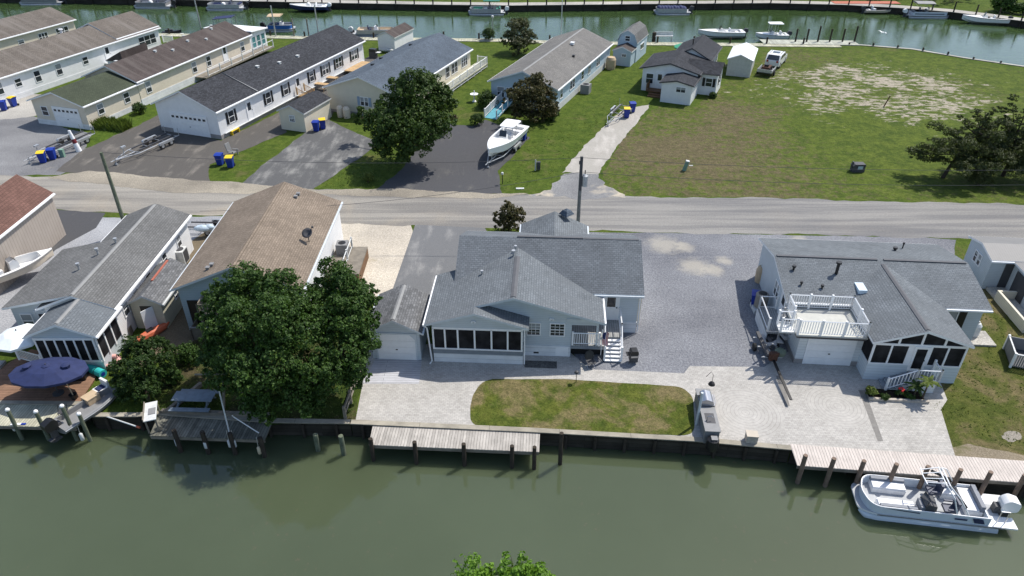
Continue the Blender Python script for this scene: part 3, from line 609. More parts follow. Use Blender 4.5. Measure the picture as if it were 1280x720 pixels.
# recessed deck and stairs
mb = MB(); mb.box(3.52, 5.6, -.05, 2.2, .82, .92); mb.box(5.6, 6.5, .85, 3.0, .85, .95); mb.build('deck', DECK_GREY, K)
mb = MB(); mb.box(3.5, 5.45, -.09, -.03, .68, .83); mb.build('deck_fascia', paint('grey_fascia', (.25, .27, .29), .6), K)
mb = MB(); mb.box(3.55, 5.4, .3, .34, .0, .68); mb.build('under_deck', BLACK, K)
rail(K, [(3.58, -.02), (5.15, -.02)], .92, .9); 
rail(K, [(5.5, -.35, .12), (5.5, .85, .95)], 0, .95, balus=False, name='stair_rail'); rail(K, [(6.5, -.35, .12), (6.5, .85, .95), (6.5, 2.9, .95)], 0, .95, balus=False, name='stair_rail')
stairs(K, 5.5, 6.5, .85, -.42, .95, 6, WHITE, riser=paint('grey_riser', (.2, .21, .22), .7))
door(K, (5.95, 2.65, .95), 'F', .85, 1.95); mb = MB(); mb.box(3.72, 4.4, 2.12, 2.19, 1.3, 2.2); mb.build('round_clock_board', TRIM, K)
# street-side porch gable behind
block(K, .35, 4.4, 7.3, 11.0, 2.95, 4.0, 'y', SD_PALE, SH_LGREY, TRIM, .3, .25)
mb = MB(); mb.lathe([(.55, 4.0), (.3, 4.28), (.0, 4.42)], (3.2, 10.9), 4); mb.build('small_cupola', SH_SLATE, K)
for x, y, z in ((2.3, -.04, 2.75), (-2.15, -.97, 3.05)):
    mb = MB(); mb.box(x-.1, x+.1, y, y+.03, z-.05, z+.05); mb.ball((x-.09, y-.06, z), .06, 0, 8); mb.ball((x+.09, y-.06, z), .06, 0, 8); mb.build('flood_light', WHITE, K)
mb = MB(); mb.tube([(7.66, 2.6, 2.9), (7.7, 2.6, .1)], .04, 6); mb.build('downpipe', WHITE, K)
vent(K, .9-.95, 4.95, 4.42, .05, .2, ALU); vent(K, -.15, 4.4, 4.3, .07, .3); vent(K, -2.0, 3.0, 3.75, .05, .18)
mb = MB(); mb.box(7.62, 7.9, 3.4, 4.3, 0, 2.3); mb.build('side_panel', SD_BEIGE, K)

GK = T('garage', 'small detached grey garage with arched white door left of the blue-grey house', 'garage', (-6.85, 33.75, 0), R(-3.2))
block(GK, -1.45, 1.45, 0, 3.55, 2.15, 2.98, 'y', SD_PALE, SH_SHED, TRIM, .2, .2, cap=RIDGE_L)
garage_door(GK, (.05, -.01, .02), 'F', 2.25, 1.85, 0, WHITE, True)

# ------------------------------------------------------------------ right hand house with roof deck
H2 = T('house', 'white house with grey shingle roof, railed roof deck over its garage and screened gable porch', 'house', (20.19, 31.93, 0), R(-4.5))
block(H2, -3.8, 7.6, 3.85, 11.0, 2.85, 3.72, 'x', SD_PALE, SH_LGREY, WHITE, .35, .25, sk_mat=None)
mb = MB(); mb.box(-3.9, 2.3, 7.32, 7.5, 3.71, 3.77); mb.box(2.7, 7.7, 7.32, 7.5, 3.71, 3.77); mb.build('ridge_vent', RIDGE, H2)
c_, e_ = 2.52, 2.8; kk = .9/2.7
mb = MB(); mb.slab([(c_, -.2, 3.7), (c_, 7.2, 3.7), (-.18, 3.4, e_), (-.18, -.2, e_)], .15); mb.slab([(c_, -.2, 3.7), (5.22, -.2, e_), (5.22, 3.6, e_), (c_, 7.2, 3.7)], .15)
pr = mb.build('porch_roof', [SH_LGREY, WHITE], H2)
mb = MB()
for sg in (-1, 1):
    Q = [(c_, -.05, 3.74), (c_+sg*.14, -.05, 3.74-.14*kk), (c_+sg*.14, 6.9, 3.74-.14*kk), (c_, 6.9, 3.74)]
    mb.slab(Q if sg > 0 else Q[::-1], .03, 0, 0)
mb.build('ridge_vent', RIDGE, pr)
mb = MB(); mb.box(0, .08, .08, 3.85, 0, 1.2); mb.box(4.97, 5.05, .08, 3.85, 0, 1.2); mb.box(0, 2.2, 0, .08, 0, 1.2); mb.box(3.05, 5.05, 0, .08, 0, 1.2); mb.box(2.2, 3.05, .0, .08, 0, .8); mb.box(.08, 4.97, .08, 3.85, .74, .8); mb.build('porch_wall', siding('porch_siding', (.62, .68, .72), .2), H2)
mb = MB()
for x in (.05, 1.0, 1.95, 2.25, 3.03, 3.15, 4.05, 5.0):
    mb.box(x-.05, x+.05, -.01, .09, 1.2 if x not in (2.25, 3.03) else .8, 2.55)
mb.box(0, 5.05, -.012, .09, 2.5, 2.64); mb.box(0, 2.2, -.015, .09, 1.17, 1.24); mb.box(3.05, 5.05, -.015, .09, 1.17, 1.24); mb.box(1.95, 2.25, 0, .08, 1.2, 2.5)
for x in (.05, 5.0):
    for y in (1.9, 3.8): mb.box(x-.045, x+.045, y-.05, y+.05, 1.2, 2.5)
    mb.box(x-.048, x+.048, .09, 3.85, 2.5, 2.62)
for x in (1.3, 2.52, 3.75): mb.box(x-.06, x+.06, -.008, .06, 2.6, 3.7-abs(x-c_)*kk-.16)
mb.build('porch_frame', WHITE, H2)
for x0, x1, z0, z1 in ((.1, .95, 1.24, 2.5), (1.05, 1.9, 1.24, 2.5), (3.2, 4.0, 1.24, 2.5), (4.1, 4.95, 1.24, 2.5)):
    mb = MB(); mb.box(x0, x1, .03, .045, z0, z1); mb.build('screen', SCREEN, H2)
mb = MB(); mb.box(.03, .045, .1, 3.8, 1.2, 2.5); mb.build('screen', SCREEN, H2)
mb = MB(); mb.prism([(.3, 2.64), (4.75, 2.64), (4.0, 3.02), (c_, 3.50), (1.05, 3.02)], .03, .045, 'y'); mb.build('gable_screen', SCREEN, H2)
mb = MB(); mb.box(1.0, 4.3, 1.6, 2.5, .8, 1.25); mb.build('porch_table', BROWN, H2)
d_ = door(H2, (2.64, -.02, .82), 'F', .68, 1.62, WHITE, False); mb = MB(); mb.box(2.36, 2.92, -.062, -.05, 1.0, 2.36); mb.build('screen', SCREEN, d_)
mb = MB(); mb.box(2.3, 3.6, -1.0, -.03, .72, .8); mb.build('landing', DECK_GREY, H2); mb = MB(); mb.box(2.35, 3.55, -.97, -.93, 0, .72); mb.box(3.5, 3.55, -.97, -.05, 0, .72); mb.build('landing_skirt', SKIRT, H2)
stairs(H2, -.98, -.06, 2.3, .85, .8, 5, paint('grey_tread', (.22, .24, .26), .7), axis='x', riser=SKIRT)
rail(H2, [(.9, -.98, .08), (2.3, -.98, .8), (3.55, -.98, .8), (3.55, -.1, .8)], 0, .85, step=.16, post=3)
# garage with roof deck
mb = MB(); mb.box(-3.6, .0, 1.2, 3.85, 0, 2.3); mb.build('garage_wall', siding('garage_siding', (.66, .69, .70), .2), H2)
mb = MB(); mb.box(-3.62, -3.1, 1.17, 1.21, .0, .34); mb.box(-3.63, -3.6, 1.17, 3.85, 0, .34); mb.build('block_base', BLOCK, H2); mb = MB(); mb.box(-.45, .02, 1.17, 1.21, 0, .34); mb.build('block_base', BLOCK, H2)
garage_door(H2, (-1.75, 1.19, .02), 'F', 2.55, 1.95)
mb = MB(); mb.box(-4.05, -.1, .65, 3.5, 2.36, 2.44); mb.build('roof_deck', DECK_P, H2); mb = MB(); mb.box(-4.0, -.12, .7, 3.45, 2.2, 2.36); mb.build('deck_fascia', DGREY, H2)
rail(H2, [(-4.0, .72), (-.22, .72), (-.22, 3.42), (-3.95, 3.42)], 2.44, .98, step=.14, post=1.25); rail(H2, [(-3.95, 3.42), (-3.95, 2.1)], 2.44, .98, step=.14)
mb = MB(); mb.box(-4.95, -4.06, .9, 1.75, 2.36, 2.44); mb.build('bridge_deck', WHITE2, H2); rail(H2, [(-4.9, .95), (-4.05, .95)], 2.44, .9, step=.14); rail(H2, [(-4.9, 1.72), (-4.05, 1.72)], 2.44, .9, balus=False)
mb = MB(); mb.tube([(-4.45, 2.3, 0), (-4.45, 2.3, 3.2)], .06, 8)
for i in range(10):
    a = i*.55+2.2; z = .22+i*.23; p = (-4.45, 2.3); r = .72
    A = [(p[0], p[1], z), (p[0]+r*math.cos(a), p[1]+r*math.sin(a), z), (p[0]+r*math.cos(a+.55), p[1]+r*math.sin(a+.55), z)]; mb.slab(A, .04, 0, 0)
mb.tube([(-4.45+.74*math.cos(i*.55+2.3), 2.3+.74*math.sin(i*.55+2.3), 1.1+i*.23) for i in range(10)], .025, 6)
mb.build('spiral_stair', paint('weathered_alu', (.33, .33, .33), .5, .2, 3, .3), H2)
mb = MB(); mb.box(-4.95, -3.82, 2.9, 5.6, .82, .92); mb.build('side_landing', DECK_GREY, H2); mb = MB(); mb.box(-4.97, -4.9, 2.9, 5.6, 0, .82); mb.build('side_skirt', SKIRT, H2)
rail(H2, [(-4.9, 3.0), (-4.9, 5.5), (-3.85, 5.5)], .92, .95, balus=False)
window(H2, (-3.8, 6.2, 1.9), 'L', .9, 1.0, 'twin'); d2 = door(H2, (-3.8, 4.6, .92), 'L', .85, 1.9)
window(H2, (5.75, 3.85, 1.75), 'F', .85, 1.3, 'dh'); mb = MB(); mb.box(6.28, 6.7, 3.79, 3.84, .9, 2.45); mb.build('shutter', BLACK, H2)
vent(H2, -3.1, 6.2, 3.45, .07, .2, BLACK); vent(H2, -.55, 6.0, 3.4, .1, .75, BLACK); vent(H2, -2.9, 4.9, 3.15, .05, .15, BLACK); vent(H2, -1.7, 4.7, 3.1, .06, .15, BLACK); vent(H2, 4.3, 9.6, 3.2, .08, .15, BLACK); vent(H2, 5.0, 10.1, 3.1, .04, .35, BLACK)
mb = MB(); mb.box(.35, .85, 4.35, 5.25, 3.05, 3.3); mb.build('skylight', paint('skylight_dome', (.62, .72, .78), .25), H2)

# ------------------------------------------------------------------ tan roofed house behind the trees
J = T('house', 'steel blue house with broad tan shingle roof behind the big trees', 'house', (-16.6, 36.7, 0), R(.3))
block(J, -3.75, 3.75, 0, 11.4, 3.25, 4.85, 'y', SD_JBLUE, SH_TAN, TRIM, .25, .3, cap=SH_TAN)
mb = MB(); mb.box(3.75, 3.79, .0, 11.4, .0, 3.25); mb.build('side_wall', SD_WHITE, J)
window(J, (.7, 0, 3.55), 'F', .8, .55, 'slider'); door(J, (-2.75, -.01, .3), 'F', 1.1, 1.9, BLACK, False); window(J, (-1.6, 0, 1.2), 'F', 1.2, 1.0, 'slider')
mb = MB(); mb.box(-2.2, 1.5, -1.2, -.02, 2.0, 2.12); mb.build('balcony_deck', OLDW, J); rail(J, [(-2.15, -.05), (-2.15, -1.35), (1.45, -1.35), (1.45, -.05)], 2.12, .8, OLDW)
for x in (-2.1, 1.4): mb = MB(); mb.box(x-.06, x+.06, -1.35, -1.23, 0, 2.0); mb.build('balcony_post', OLDW, J)
for x, y in ((-1.9, .7), (-1.75, 1.0), (1.2, 10.0), (1.25, 10.5)): boxvent(J, x, y, 4.85-abs(x)*.4, MGREY, .1)
mb = MB(); mb.box(3.85, 6.1, 5.2, 9.0, .78, .9); mb.build('side_deck', OLDW, J); mb = MB(); mb.box(5.9, 6.1, 5.2, 9.0, 0, .76); mb.box(3.85, 5.9, 5.2, 5.35, 0, .76); mb.build('side_deck_skirt', BROWN, J); rail(J, [(5.0, 5.3), (5.0, 8.9)], .9, .8, WHITE2, balus=False); rail(J, [(3.95, 5.25), (5.0, 5.25)], .9, .8, OLDW, balus=False)
# dish
D = T('satellite_dish', 'dark satellite dish standing on the tan shingle roof', 'satellite dish', (-16.6+3.15, 36.7+5.0, 3.55))
mb = MB(); mb.lathe([(0, -.02), (.2, .02), (.36, .1), (.36, .115), (.2, .035), (0, .0)], n=18); mb.T = None
o = mb.build('reflector', DGREY, D, True); o.location = (0, 0, .65); o.rotation_euler = (R(38), R(-10), 0)
mb = MB(); mb.tube([(0, 0, -.15), (0, 0, .62)], .03, 6); mb.tube([(0, 0, .6), (.2, -.1, .72), (.34, .12, 1.05)], .015, 5); mb.box(.28, .4, .06, .18, 1.02, 1.12); mb.build('mast', DGREY, D)

# ------------------------------------------------------------------ grey house with front sunroom, far left front row
I = T('house', 'white cottage with long grey roof and glazed front sunroom behind the navy parasol', 'house', (-27.4, 33.5, 0), R(.3))
block(I, -.4, 3.6, 1.75, 13.4, 2.8, 3.7, 'y', SD_WHITE, SH_GREY, WHITE, .3, .25, cap=RIDGE_L)
mb = MB(); mb.slab([(1.55, 1.6, 3.67), (-3.05, 1.85, 2.6), (-3.05, 8.9, 2.6), (.0, 8.7, 3.31), (1.55, 8.7, 3.67)][::-1], .14); mb.build('wing_roof', [SH_GREY, WHITE], I)
mb = MB(); mb.prism([(-2.75, 0), (1.4, 0), (1.4, 3.42), (-2.75, 2.45)], 2.15, 8.6, 'y'); mb.build('wing_wall', SD_PALE, I)
window(I, (-2.0, 2.15, 1.5), 'F', .6, .9); door(I, (-.95, 2.14, .3), 'F', .8, 1.9, TRIM)
block(I, .25, 3.7, -.85, 1.75, 2.68, 3.5, 'y', SD_PALE, SH_LGREY, WHITE, .3, .25, cap=RIDGE_L)
xs = [.33, .88, 1.44, 2.0, 2.54, 3.08, 3.62]
for i in range(6):
    mb = MB(); mb.box(xs[i]+.05, xs[i+1]-.05, -.9, -.86, .85, 2.3); mb.build('window', SCREEN, I)
mb = MB(); [mb.box(x-.05, x+.05, -.93, -.86, .7, 2.4) for x in xs]; mb.box(.25, 3.7, -.932, -.86, 2.3, 2.45); mb.box(.25, 3.7, -.932, -.86, .72, .85)
[mb.box(3.705, 3.77, y-.05, y+.05, .7, 2.45) for y in (-.8, .0, .8, 1.6)]; mb.build('sunroom_frame', WHITE, I)
for y in (-.4, .4, 1.2): mb = MB(); mb.box(3.705, 3.73, y-.34, y+.34, .85, 2.25); mb.build('window', SCREEN, I)
for y in (3.0, 4.5, 6.4, 9.0, 11.5): window(I, (3.6, y, 1.75), 'R', .6, .8)
for x, y, z in ((.3, 5.0, 3.5), (.7, 6.7, 3.6), (1.3, 8.0, 3.62)): vent(I, x, y, z, .07, .22, ALU)
rail(I, [(-1.6, -.2), (.15, -.8)], .35, .8, step=.12, name='deck_railing'); 
mb = MB(); mb.box(3.35, 4.1, 10.6, 11.5, .35, 1.35); mb.lathe([(.0, 1.36), (.3, 1.36), (.3, 1.38), (0, 1.38)], (3.72, 11.05), 10, 1); mb.prism([(0, 0)] * 0 or [(10.7, .4), (11.4, .4), (11.4, 1.3), (10.7, 1.3)], 4.1, 4.11, 'x', 1); mb.build('heat_pump', [WHITE2, DGREY], I)

SHD = T('shed', 'cream garden shed with red ridge flashing and its white door ajar beside the grey cottage', 'shed', (-22.75, 36.9, 0), R(.3))
block(SHD, -.95, .95, 0, 4.3, 1.95, 2.55, 'y', SD_YEL, SH_SHED, WHITE2, .18, .15)
mb = MB(); mb.box(-.12, .02, 1.6, 4.1, 2.5, 2.59); mb.build('ridge_flashing', SH_ORNG, SHD)
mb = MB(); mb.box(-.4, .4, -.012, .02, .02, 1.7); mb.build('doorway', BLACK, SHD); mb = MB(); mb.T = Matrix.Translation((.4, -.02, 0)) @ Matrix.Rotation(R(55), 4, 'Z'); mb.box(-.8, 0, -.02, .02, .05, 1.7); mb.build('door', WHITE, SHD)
window(SHD, (.95, 2.0, 1.2), 'R', .35, .4); mb = MB(); mb.box(.952, 1.0, 3.0, 4.2, .05, 1.7); mb.build('side_door', WHITE, SHD)

HB = T('barn', 'tan metal sided building with red-brown roof at the left edge of the picture', 'building', (-34.65, 49.2, 0), R(-.5))
block(HB, -4.2, 0, -17, 0, 3.5, 5.0, 'y', SD_METAL, SH_RED, WHITE, .15, .15)

M_ = T('house', 'white house at the right edge with light grey corrugated roof and open side porch', 'house', (33.2, 42.3, 0), R(-5))
block(M_, -.9, 4.5, -.9, 2.2, 2.35, 2.75, 'x', SD_PALE, siding('corrugated_roof', (.20, .195, .19), .16, vert=True, dark=.75), WHITE, .15, .15)
mb = MB(); mb.box(.6, 6.0, -6.0, -.95, 0, 2.3); mb.build('wing_wall', SD_PALE, M_); mb = MB(); mb.slab([(.4, -6.2, 2.3), (6.2, -6.2, 2.5), (6.2, -.9, 2.5), (.4, -.9, 2.3)], .12); mb.build('wing_roof', [M['corrugated_roof'], WHITE], M_)
mb = MB(); mb.box(-.62, .58, -5.0, -.95, .02, .22); mb.build('side_slab', CONC, M_); mb = MB(); mb.box(-.65, -.5, -6.0, -2.2, 0, .75); mb.box(-.5, .6, -2.35, -2.2, 0, .75); mb.build('low_wall', SD_CREAM, M_)
mb = MB(); mb.box(.05, .62, -.93, -.9, .1, 2.05); mb.box(.55, .585, -3.0, -1.5, .15, 1.9); mb.build('doorway', DGREY, M_); window(M_, (-.9, .45, 1.5), 'L', .35, .75); window(M_, (-.9, 1.0, 1.5), 'L', .35, .75)

# ------------------------------------------------------------------ far row of long houses
def far_house(name, label, O, yaw, W, Dp, ze, zr, wall, roof, **kw):
    h = T(name, label, 'house', (O[0], O[1], 0), R(-yaw))
    block(h, 0, W, 0, Dp, ze, zr, 'y', wall, roof, WHITE, .25, .3, **kw); return h
HA = far_house('house', 'long house with mottled brown roof in the top left corner of the picture', (-79.5, 87), 19.5, 8, 25.5, 2.9, 4.3, SD_BEIGE, SH_BRN)
window(HA, (8, 23.2, 1.7), 'R', 2.0, 1.1, 'triple'); window(HA, (8, 20.0, 1.7), 'R', 1.4, 1.0, 'triple'); window(HA, (8, 16.5, 1.6), 'R', .8, 1.0)
HBh = far_house('house', 'long white house with weathered tan-brown roof, second from the top left corner', (-66.4, 78.2), 19.5, 7.8, 29.5, 2.9, 4.5, SD_WHITE, SH_BRN, sk_mat=SKIRT, sk_h=.6)
block(HBh, -.2, 7.5, 22.5, 29.6, 3.1, 4.75, 'y', SD_WHITE, SH_BRN, WHITE, .25, .3)
for y, hh in ((1.5, 1.1), (4.6, 1.2), (7.0, .8), (9.6, 1.2), (12.6, 1.2), (16.6, .8)): window(HBh, (7.8, y, 1.75), 'R', .75, hh)
door(HBh, (7.8, 20.2, .75), 'R', .85, 1.9); window(HBh, (7.8, 27.2, 1.75), 'R', 3.0, 1.2, 'triple'); vent(HBh, 2.4, 19, 4.2, .15, .3, WHITE)
rail(HBh, [(7.9, 29.9), (9.6, 29.9)], .8, 1.0); mb = MB(); mb.box(7.85, 9.7, 19.2, 22.0, .6, .75); mb.build('side_stoop', WHITE2, HBh)
HC = far_house('house', 'long cream house with dark brown roof and white sunroom end near the far canal', (-48.2, 81.1), 16.5, 7.0, 21.5, 2.85, 4.35, SD_BEIGE, SH_DBRN, sk_mat=SKIRT, sk_h=.8)
for y, hh in ((1.5, 1.15), (9.6, 1.15), (12.4, 1.1), (19.6, 1.1)): window(HC, (7.0, y, 1.75), 'R', .75, hh)
door(HC, (7.0, 15.8, .85), 'R', .85, 1.9)
for x, y in ((2.0, 3), (4.2, 7.0), (5.0, 9.0), (4.5, 12.5), (2.4, 14.5), (5.3, 15), (4.0, 18), (2.8, 19.6)): boxvent(HC, x, y, 4.35-abs(x-3.5)*.4, WHITE2, .13)
mb = MB(); mb.slab([(-.3, 21.8, 3.2), (7.3, 21.8, 3.2), (7.3, 25.6, 2.9), (-.3, 25.6, 2.9)], .12); mb.build('sunroom_roof', [WHITE, WHITE], HC); mb = MB(); mb.box(0, 7, 21.5, 25.3, 0, 2.85); mb.build('sunroom_wall', SD_WHITE, HC)
for y in (22.3, 23.4, 24.5): window(HC, (7.0, y, 1.6), 'R', .8, 1.5, 'dh', glass=glass_mat('aqua_glass', (.05, .14, .15)) if 'aqua_glass' not in MATS else MATS['aqua_glass'])
mb = MB(); mb.box(7.05, 8.6, 9.3, 24.5, .55, .68); mb.build('side_ramp', OLDW, HC); rail(HC, [(8.5, 10.0), (8.5, 24.4)], .68, .9, WHITE2, balus=False, post=2.4)
mb = MB(); mb.prism([(-2.6, 2.75), (0, 2.75), (0, 4.0)], 6.0, 10.5, 'y'); mb.build('side_gable', SH_DBRN, HC); mb = MB(); mb.box(-2.5, 0, 6.2, 10.3, 0, 2.7); mb.build('side_wing', SD_WHITE, HC)
GC = T('garage', 'beige garage with green shingle roof joined to the cream house', 'garage', (-50.2, 73.7, 0), R(-17))
block(GC, 0, 6.7, 0, 8.2, 2.6, 3.75, 'y', SD_BEIGE, SH_GREEN, WHITE, .25, .3, sk_mat=SKIRT, sk_h=.55)
garage_door(GC, (4.2, -.03, .05), 'F', 3.2, 2.0, 6); window(GC, (1.4, 0, 1.5), 'F', .75, .9); window(GC, (6.7, 2.0, 1.6), 'R', .75, 1.0); window(GC, (6.7, 5.8, 1.6), 'R', .75, 1.0)
HD = far_house('house', 'white house with black shingle roof, black shutters and white garage door', (-36.3, 71.6), 19.8, 7.5, 28.8, 2.95, 4.65, SD_WHITE, SH_BLACK, sk_mat=BLOCK, sk_h=.45)
garage_door(HD, (3.9, -.03, .05), 'F', 4.4, 2.05, 8)
BSH = paint('black_shutter', (.012, .013, .016), .5)
for y, st in ((2.0, 'dh'), (8.2, 'dh'), (11.4, 'dh'), (16.6, 'dh'), (19.6, 'twin'), (22.6, 'twin'), (26.4, 'twin')): window(HD, (7.5, y, 1.75), 'R', .8 if st == 'dh' else 1.3, 1.15, st, BSH)
door(HD, (7.5, 4.9, .5), 'R', .85, 1.95); door(HD, (7.5, 13.8, .5), 'R', .85, 1.95); stairs(HD, 13.2, 14.5, 7.6, 9.0, .6, 3, WOOD, axis='x', riser=WOOD)
mb = MB(); mb.box(7.53, 7.7, .5, 28.5, .45, .5); mb.build('base_trim', WHITE2, HD); rail(HD, [(7.7, 13.1, .6), (9.0, 13.1, .1)], 0, .85, WOOD); rail(HD, [(7.7, 14.6, .6), (9.0, 14.6, .1)], 0, .85, WOOD)
mb = MB(); mb.slab([(3.75, 6.2, 4.72), (3.9, 6.2, 4.7), (7.72, 6.55, 3.05), (7.72, 6.4, 3.05)], .06, 0, 0); mb.build('roof_seam', MGREY, HD)
for x, y in ((5.6, 13.6), (5.8, 16.9), (4.9, 10.6)): boxvent(HD, x, y, 4.65-abs(x-3.75)*.42, WHITE2, .15)
mb = MB(); mb.box(7.6, 9.2, 23.5, 28.0, .4, .55); mb.build('side_deck', WOOD, HD)
HE = far_house('house', 'cream house with slate blue roof and white picket railed side deck behind the green tree', (-20.2, 77.6), 20.5, 8.6, 19.5, 2.75, 4.35, SD_CREAM, SH_SLATE, sk_mat=BLOCK, sk_h=.3)
window(HE, (4.6, 0, 1.6), 'F', .9, .9, 'twin', paint('pale_blue_shutter', (.30, .38, .48), .6))
for y, st in ((12.6, 'dh'), (14.6, 'twin'), (17.6, 'triple')): window(HE, (8.6, y, 1.7), 'R', 1.0 if st == 'dh' else 1.7, 1.2, st)
mb = MB(); mb.box(8.65, 10.2, 6.5, 21.5, .5, .62); mb.build('side_deck', DECK_G, HE)
rl = rail(HE, [(10.1, 6.6), (10.1, 21.4), (8.8, 21.4)], .1, 1.35, WHITE, step=.17, post=2.2)
for x, y in ((2.4, 6.0), (1.2, 10.0), (2.6, 15)): boxvent(HE, x, y, 4.35-abs(x-4.3)*.35, BLACK, .15)
HF = far_house('house', 'blue sided house with pale grey roof behind the reddish tree and trailered boat', (-2.35, 80.1), 23, 7.8, 20.5, 2.65, 4.2, SD_LBLUE, SH_FGREY, cap=RIDGE_L, sk_mat=SKIRT_V, sk_h=.7)
for y, ww, st in ((1.6, .8, 'dh'), (5.3, 1.6, 'twin'), (9.0, .9, 'dh'), (11.6, .9, 'twin'), (15.2, 1.4, 'twin')): window(HF, (7.8, y, 1.65), 'R', ww, .95, st)
for x in (1.2, 2.3, 3.4): window(HF, (x, 0, 1.5), 'F', .8, 1.1)
boxvent(HF, 4.9, 13.5, 4.0, WHITE, .2); boxvent(HF, 6.2, 10.2, 3.4, BLACK, .12)
mb = MB(); mb.slab([(1.3, -4.6, .05), (2.7, -4.6, .05), (2.7, .0, .62), (1.3, 0, .62)], .08, 0, 0); mb.build('ramp', TEAK, HF)
rail(HF, [(1.3, -4.6, .05), (1.3, 0, .62)], 0, .95); rail(HF, [(2.7, -4.6, .05), (2.7, 0, .62)], 0, .95, balus=False)
HG = T('cottage', 'small white cottage with black shingle roof at the end of the cracked concrete drive', 'house', (15.4, 85.0, 0), R(-23.5))
block(HG, 0, 6.4, 0, 6.2, 2.7, 3.6, 'y', SD_WHITE, SH_BLACK, DGREY, .3, .3)
block(HG, 2.2, 6.6, 6.0, 12.6, 2.75, 4.0, 'y', SD_WHITE, SH_BLACK, DGREY, .3, .3)
block(HG, 5.0, 8.5, 1.2, 4.6, 2.6, 3.5, 'x', SD_WHITE, SH_BLACK, DGREY, .3, .3)
block(HG, 3.1, 6.5, -3.3, .6, 2.3, 2.68, 'y', SD_WHITE, SH_BLACK, DGREY, .2, .2)
window(HG, (.9, 0, 1.5), 'F', .8, 1.1); door(HG, (2.1, -.01, .5), 'F', .8, 1.8); window(HG, (2.85, 0, 1.6), 'F', .4, 1.0); window(HG, (5.3, -3.3, 1.65), 'F', 1.0, .55, 'slider'); window(HG, (8.5, 2.9, 1.5), 'R', .7, .9, 'dh', BSH); window(HG, (7.6, 1.2, 1.5), 'F', .7, .9, 'dh', BSH); window(HG, (6.6, 9.3, 1.6), 'R', .9, .9); window(HG, (6.6, 11.3, 1.6), 'R', .9, .9)
mb = MB(); mb.box(.9, 3.0, -1.3, -.05, .35, .45); mb.build('stoop', BROWN, HG); stairs(HG, 1.3, 2.9, -1.3, -2.2, .4, 2, BROWN, riser=BROWN); rail(HG, [(.95, -.1), (.95, -1.3)], .45, .8, BROWN); vent(HG, 4.0, 8.2, 3.9, .07, .45, BLACK)

def shed(label, O, yaw, W, Dp, ze, zr, wall, roof, **kw):
    h = T('shed', label, 'shed', (O[0], O[1], 0), R(-yaw)); block(h, 0, W, 0, Dp, ze, zr, 'y', wall, roof, WHITE2, .15, .15, gut=False, **kw); return h
s1 = shed('cream shed with charcoal roof standing on the grass beside blue and yellow bins', (-24.0, 72.0), 19, 2.95, 5.0, 2.05, 2.75, SD_CREAM, SH_BLACK); window(s1, (1.5, 0, 1.3), 'F', .55, .6, 'grid')
s4 = shed('little white shed with dark roof between the black roofed and slate roofed houses', tuple(at(473.5, 63).xy), 21, 2.6, 5.5, 2.0, 2.7, SD_WHITE, SH_DBRN)
s3 = shed('plain white portable shed with white roof in front of the far canal', (27.0, 90.9), 21, 2.9, 6.0, 2.1, 2.75, paint('grey_white_panel', (.5, .5, .47), .6), paint('white_metal_roof', (.74, .76, .78), .5))
s2 = T('barn_shed', 'pale blue gambrel roofed barn shed with a low front annex by the far canal', 'shed', (13.1, 95.6, 0), R(-24))
mb = MB(); mb.prism([(0, 0), (2.6, 0), (2.6, 2.6), (2.2, 3.5), (1.3, 4.0), (.4, 3.5), (0, 2.6)], 2.2, 7.5, 'y'); mb.build('wall', SD_LBLUE, s2)
mb = MB(); G = [(-.12, 2.55), (.36, 3.58), (1.3, 4.12), (2.24, 3.58), (2.72, 2.55)]
for i in range(4):
    (a, z0), (b, z1) = G[i], G[i+1]; mb.slab([(a, 2.0, z0), (b, 2.0, z1), (b, 7.6, z1), (a, 7.6, z0)], .08)
mb.build('gambrel_roof', [SH_GREY, WHITE], s2)
block(s2, .1, 2.5, 0, 2.15, 1.95, 2.5, 'y', SD_LBLUE, SH_DBRN, WHITE, .12, .1, gut=False); window(s2, (1.3, 2.2, 3.0), 'F', .6, .6); window(s2, (1.6, 0, 1.4), 'F', .5, .35, 'slider'); window(s2, (2.6, 5.0, 1.5), 'R', 1.6, .7, 'slider')
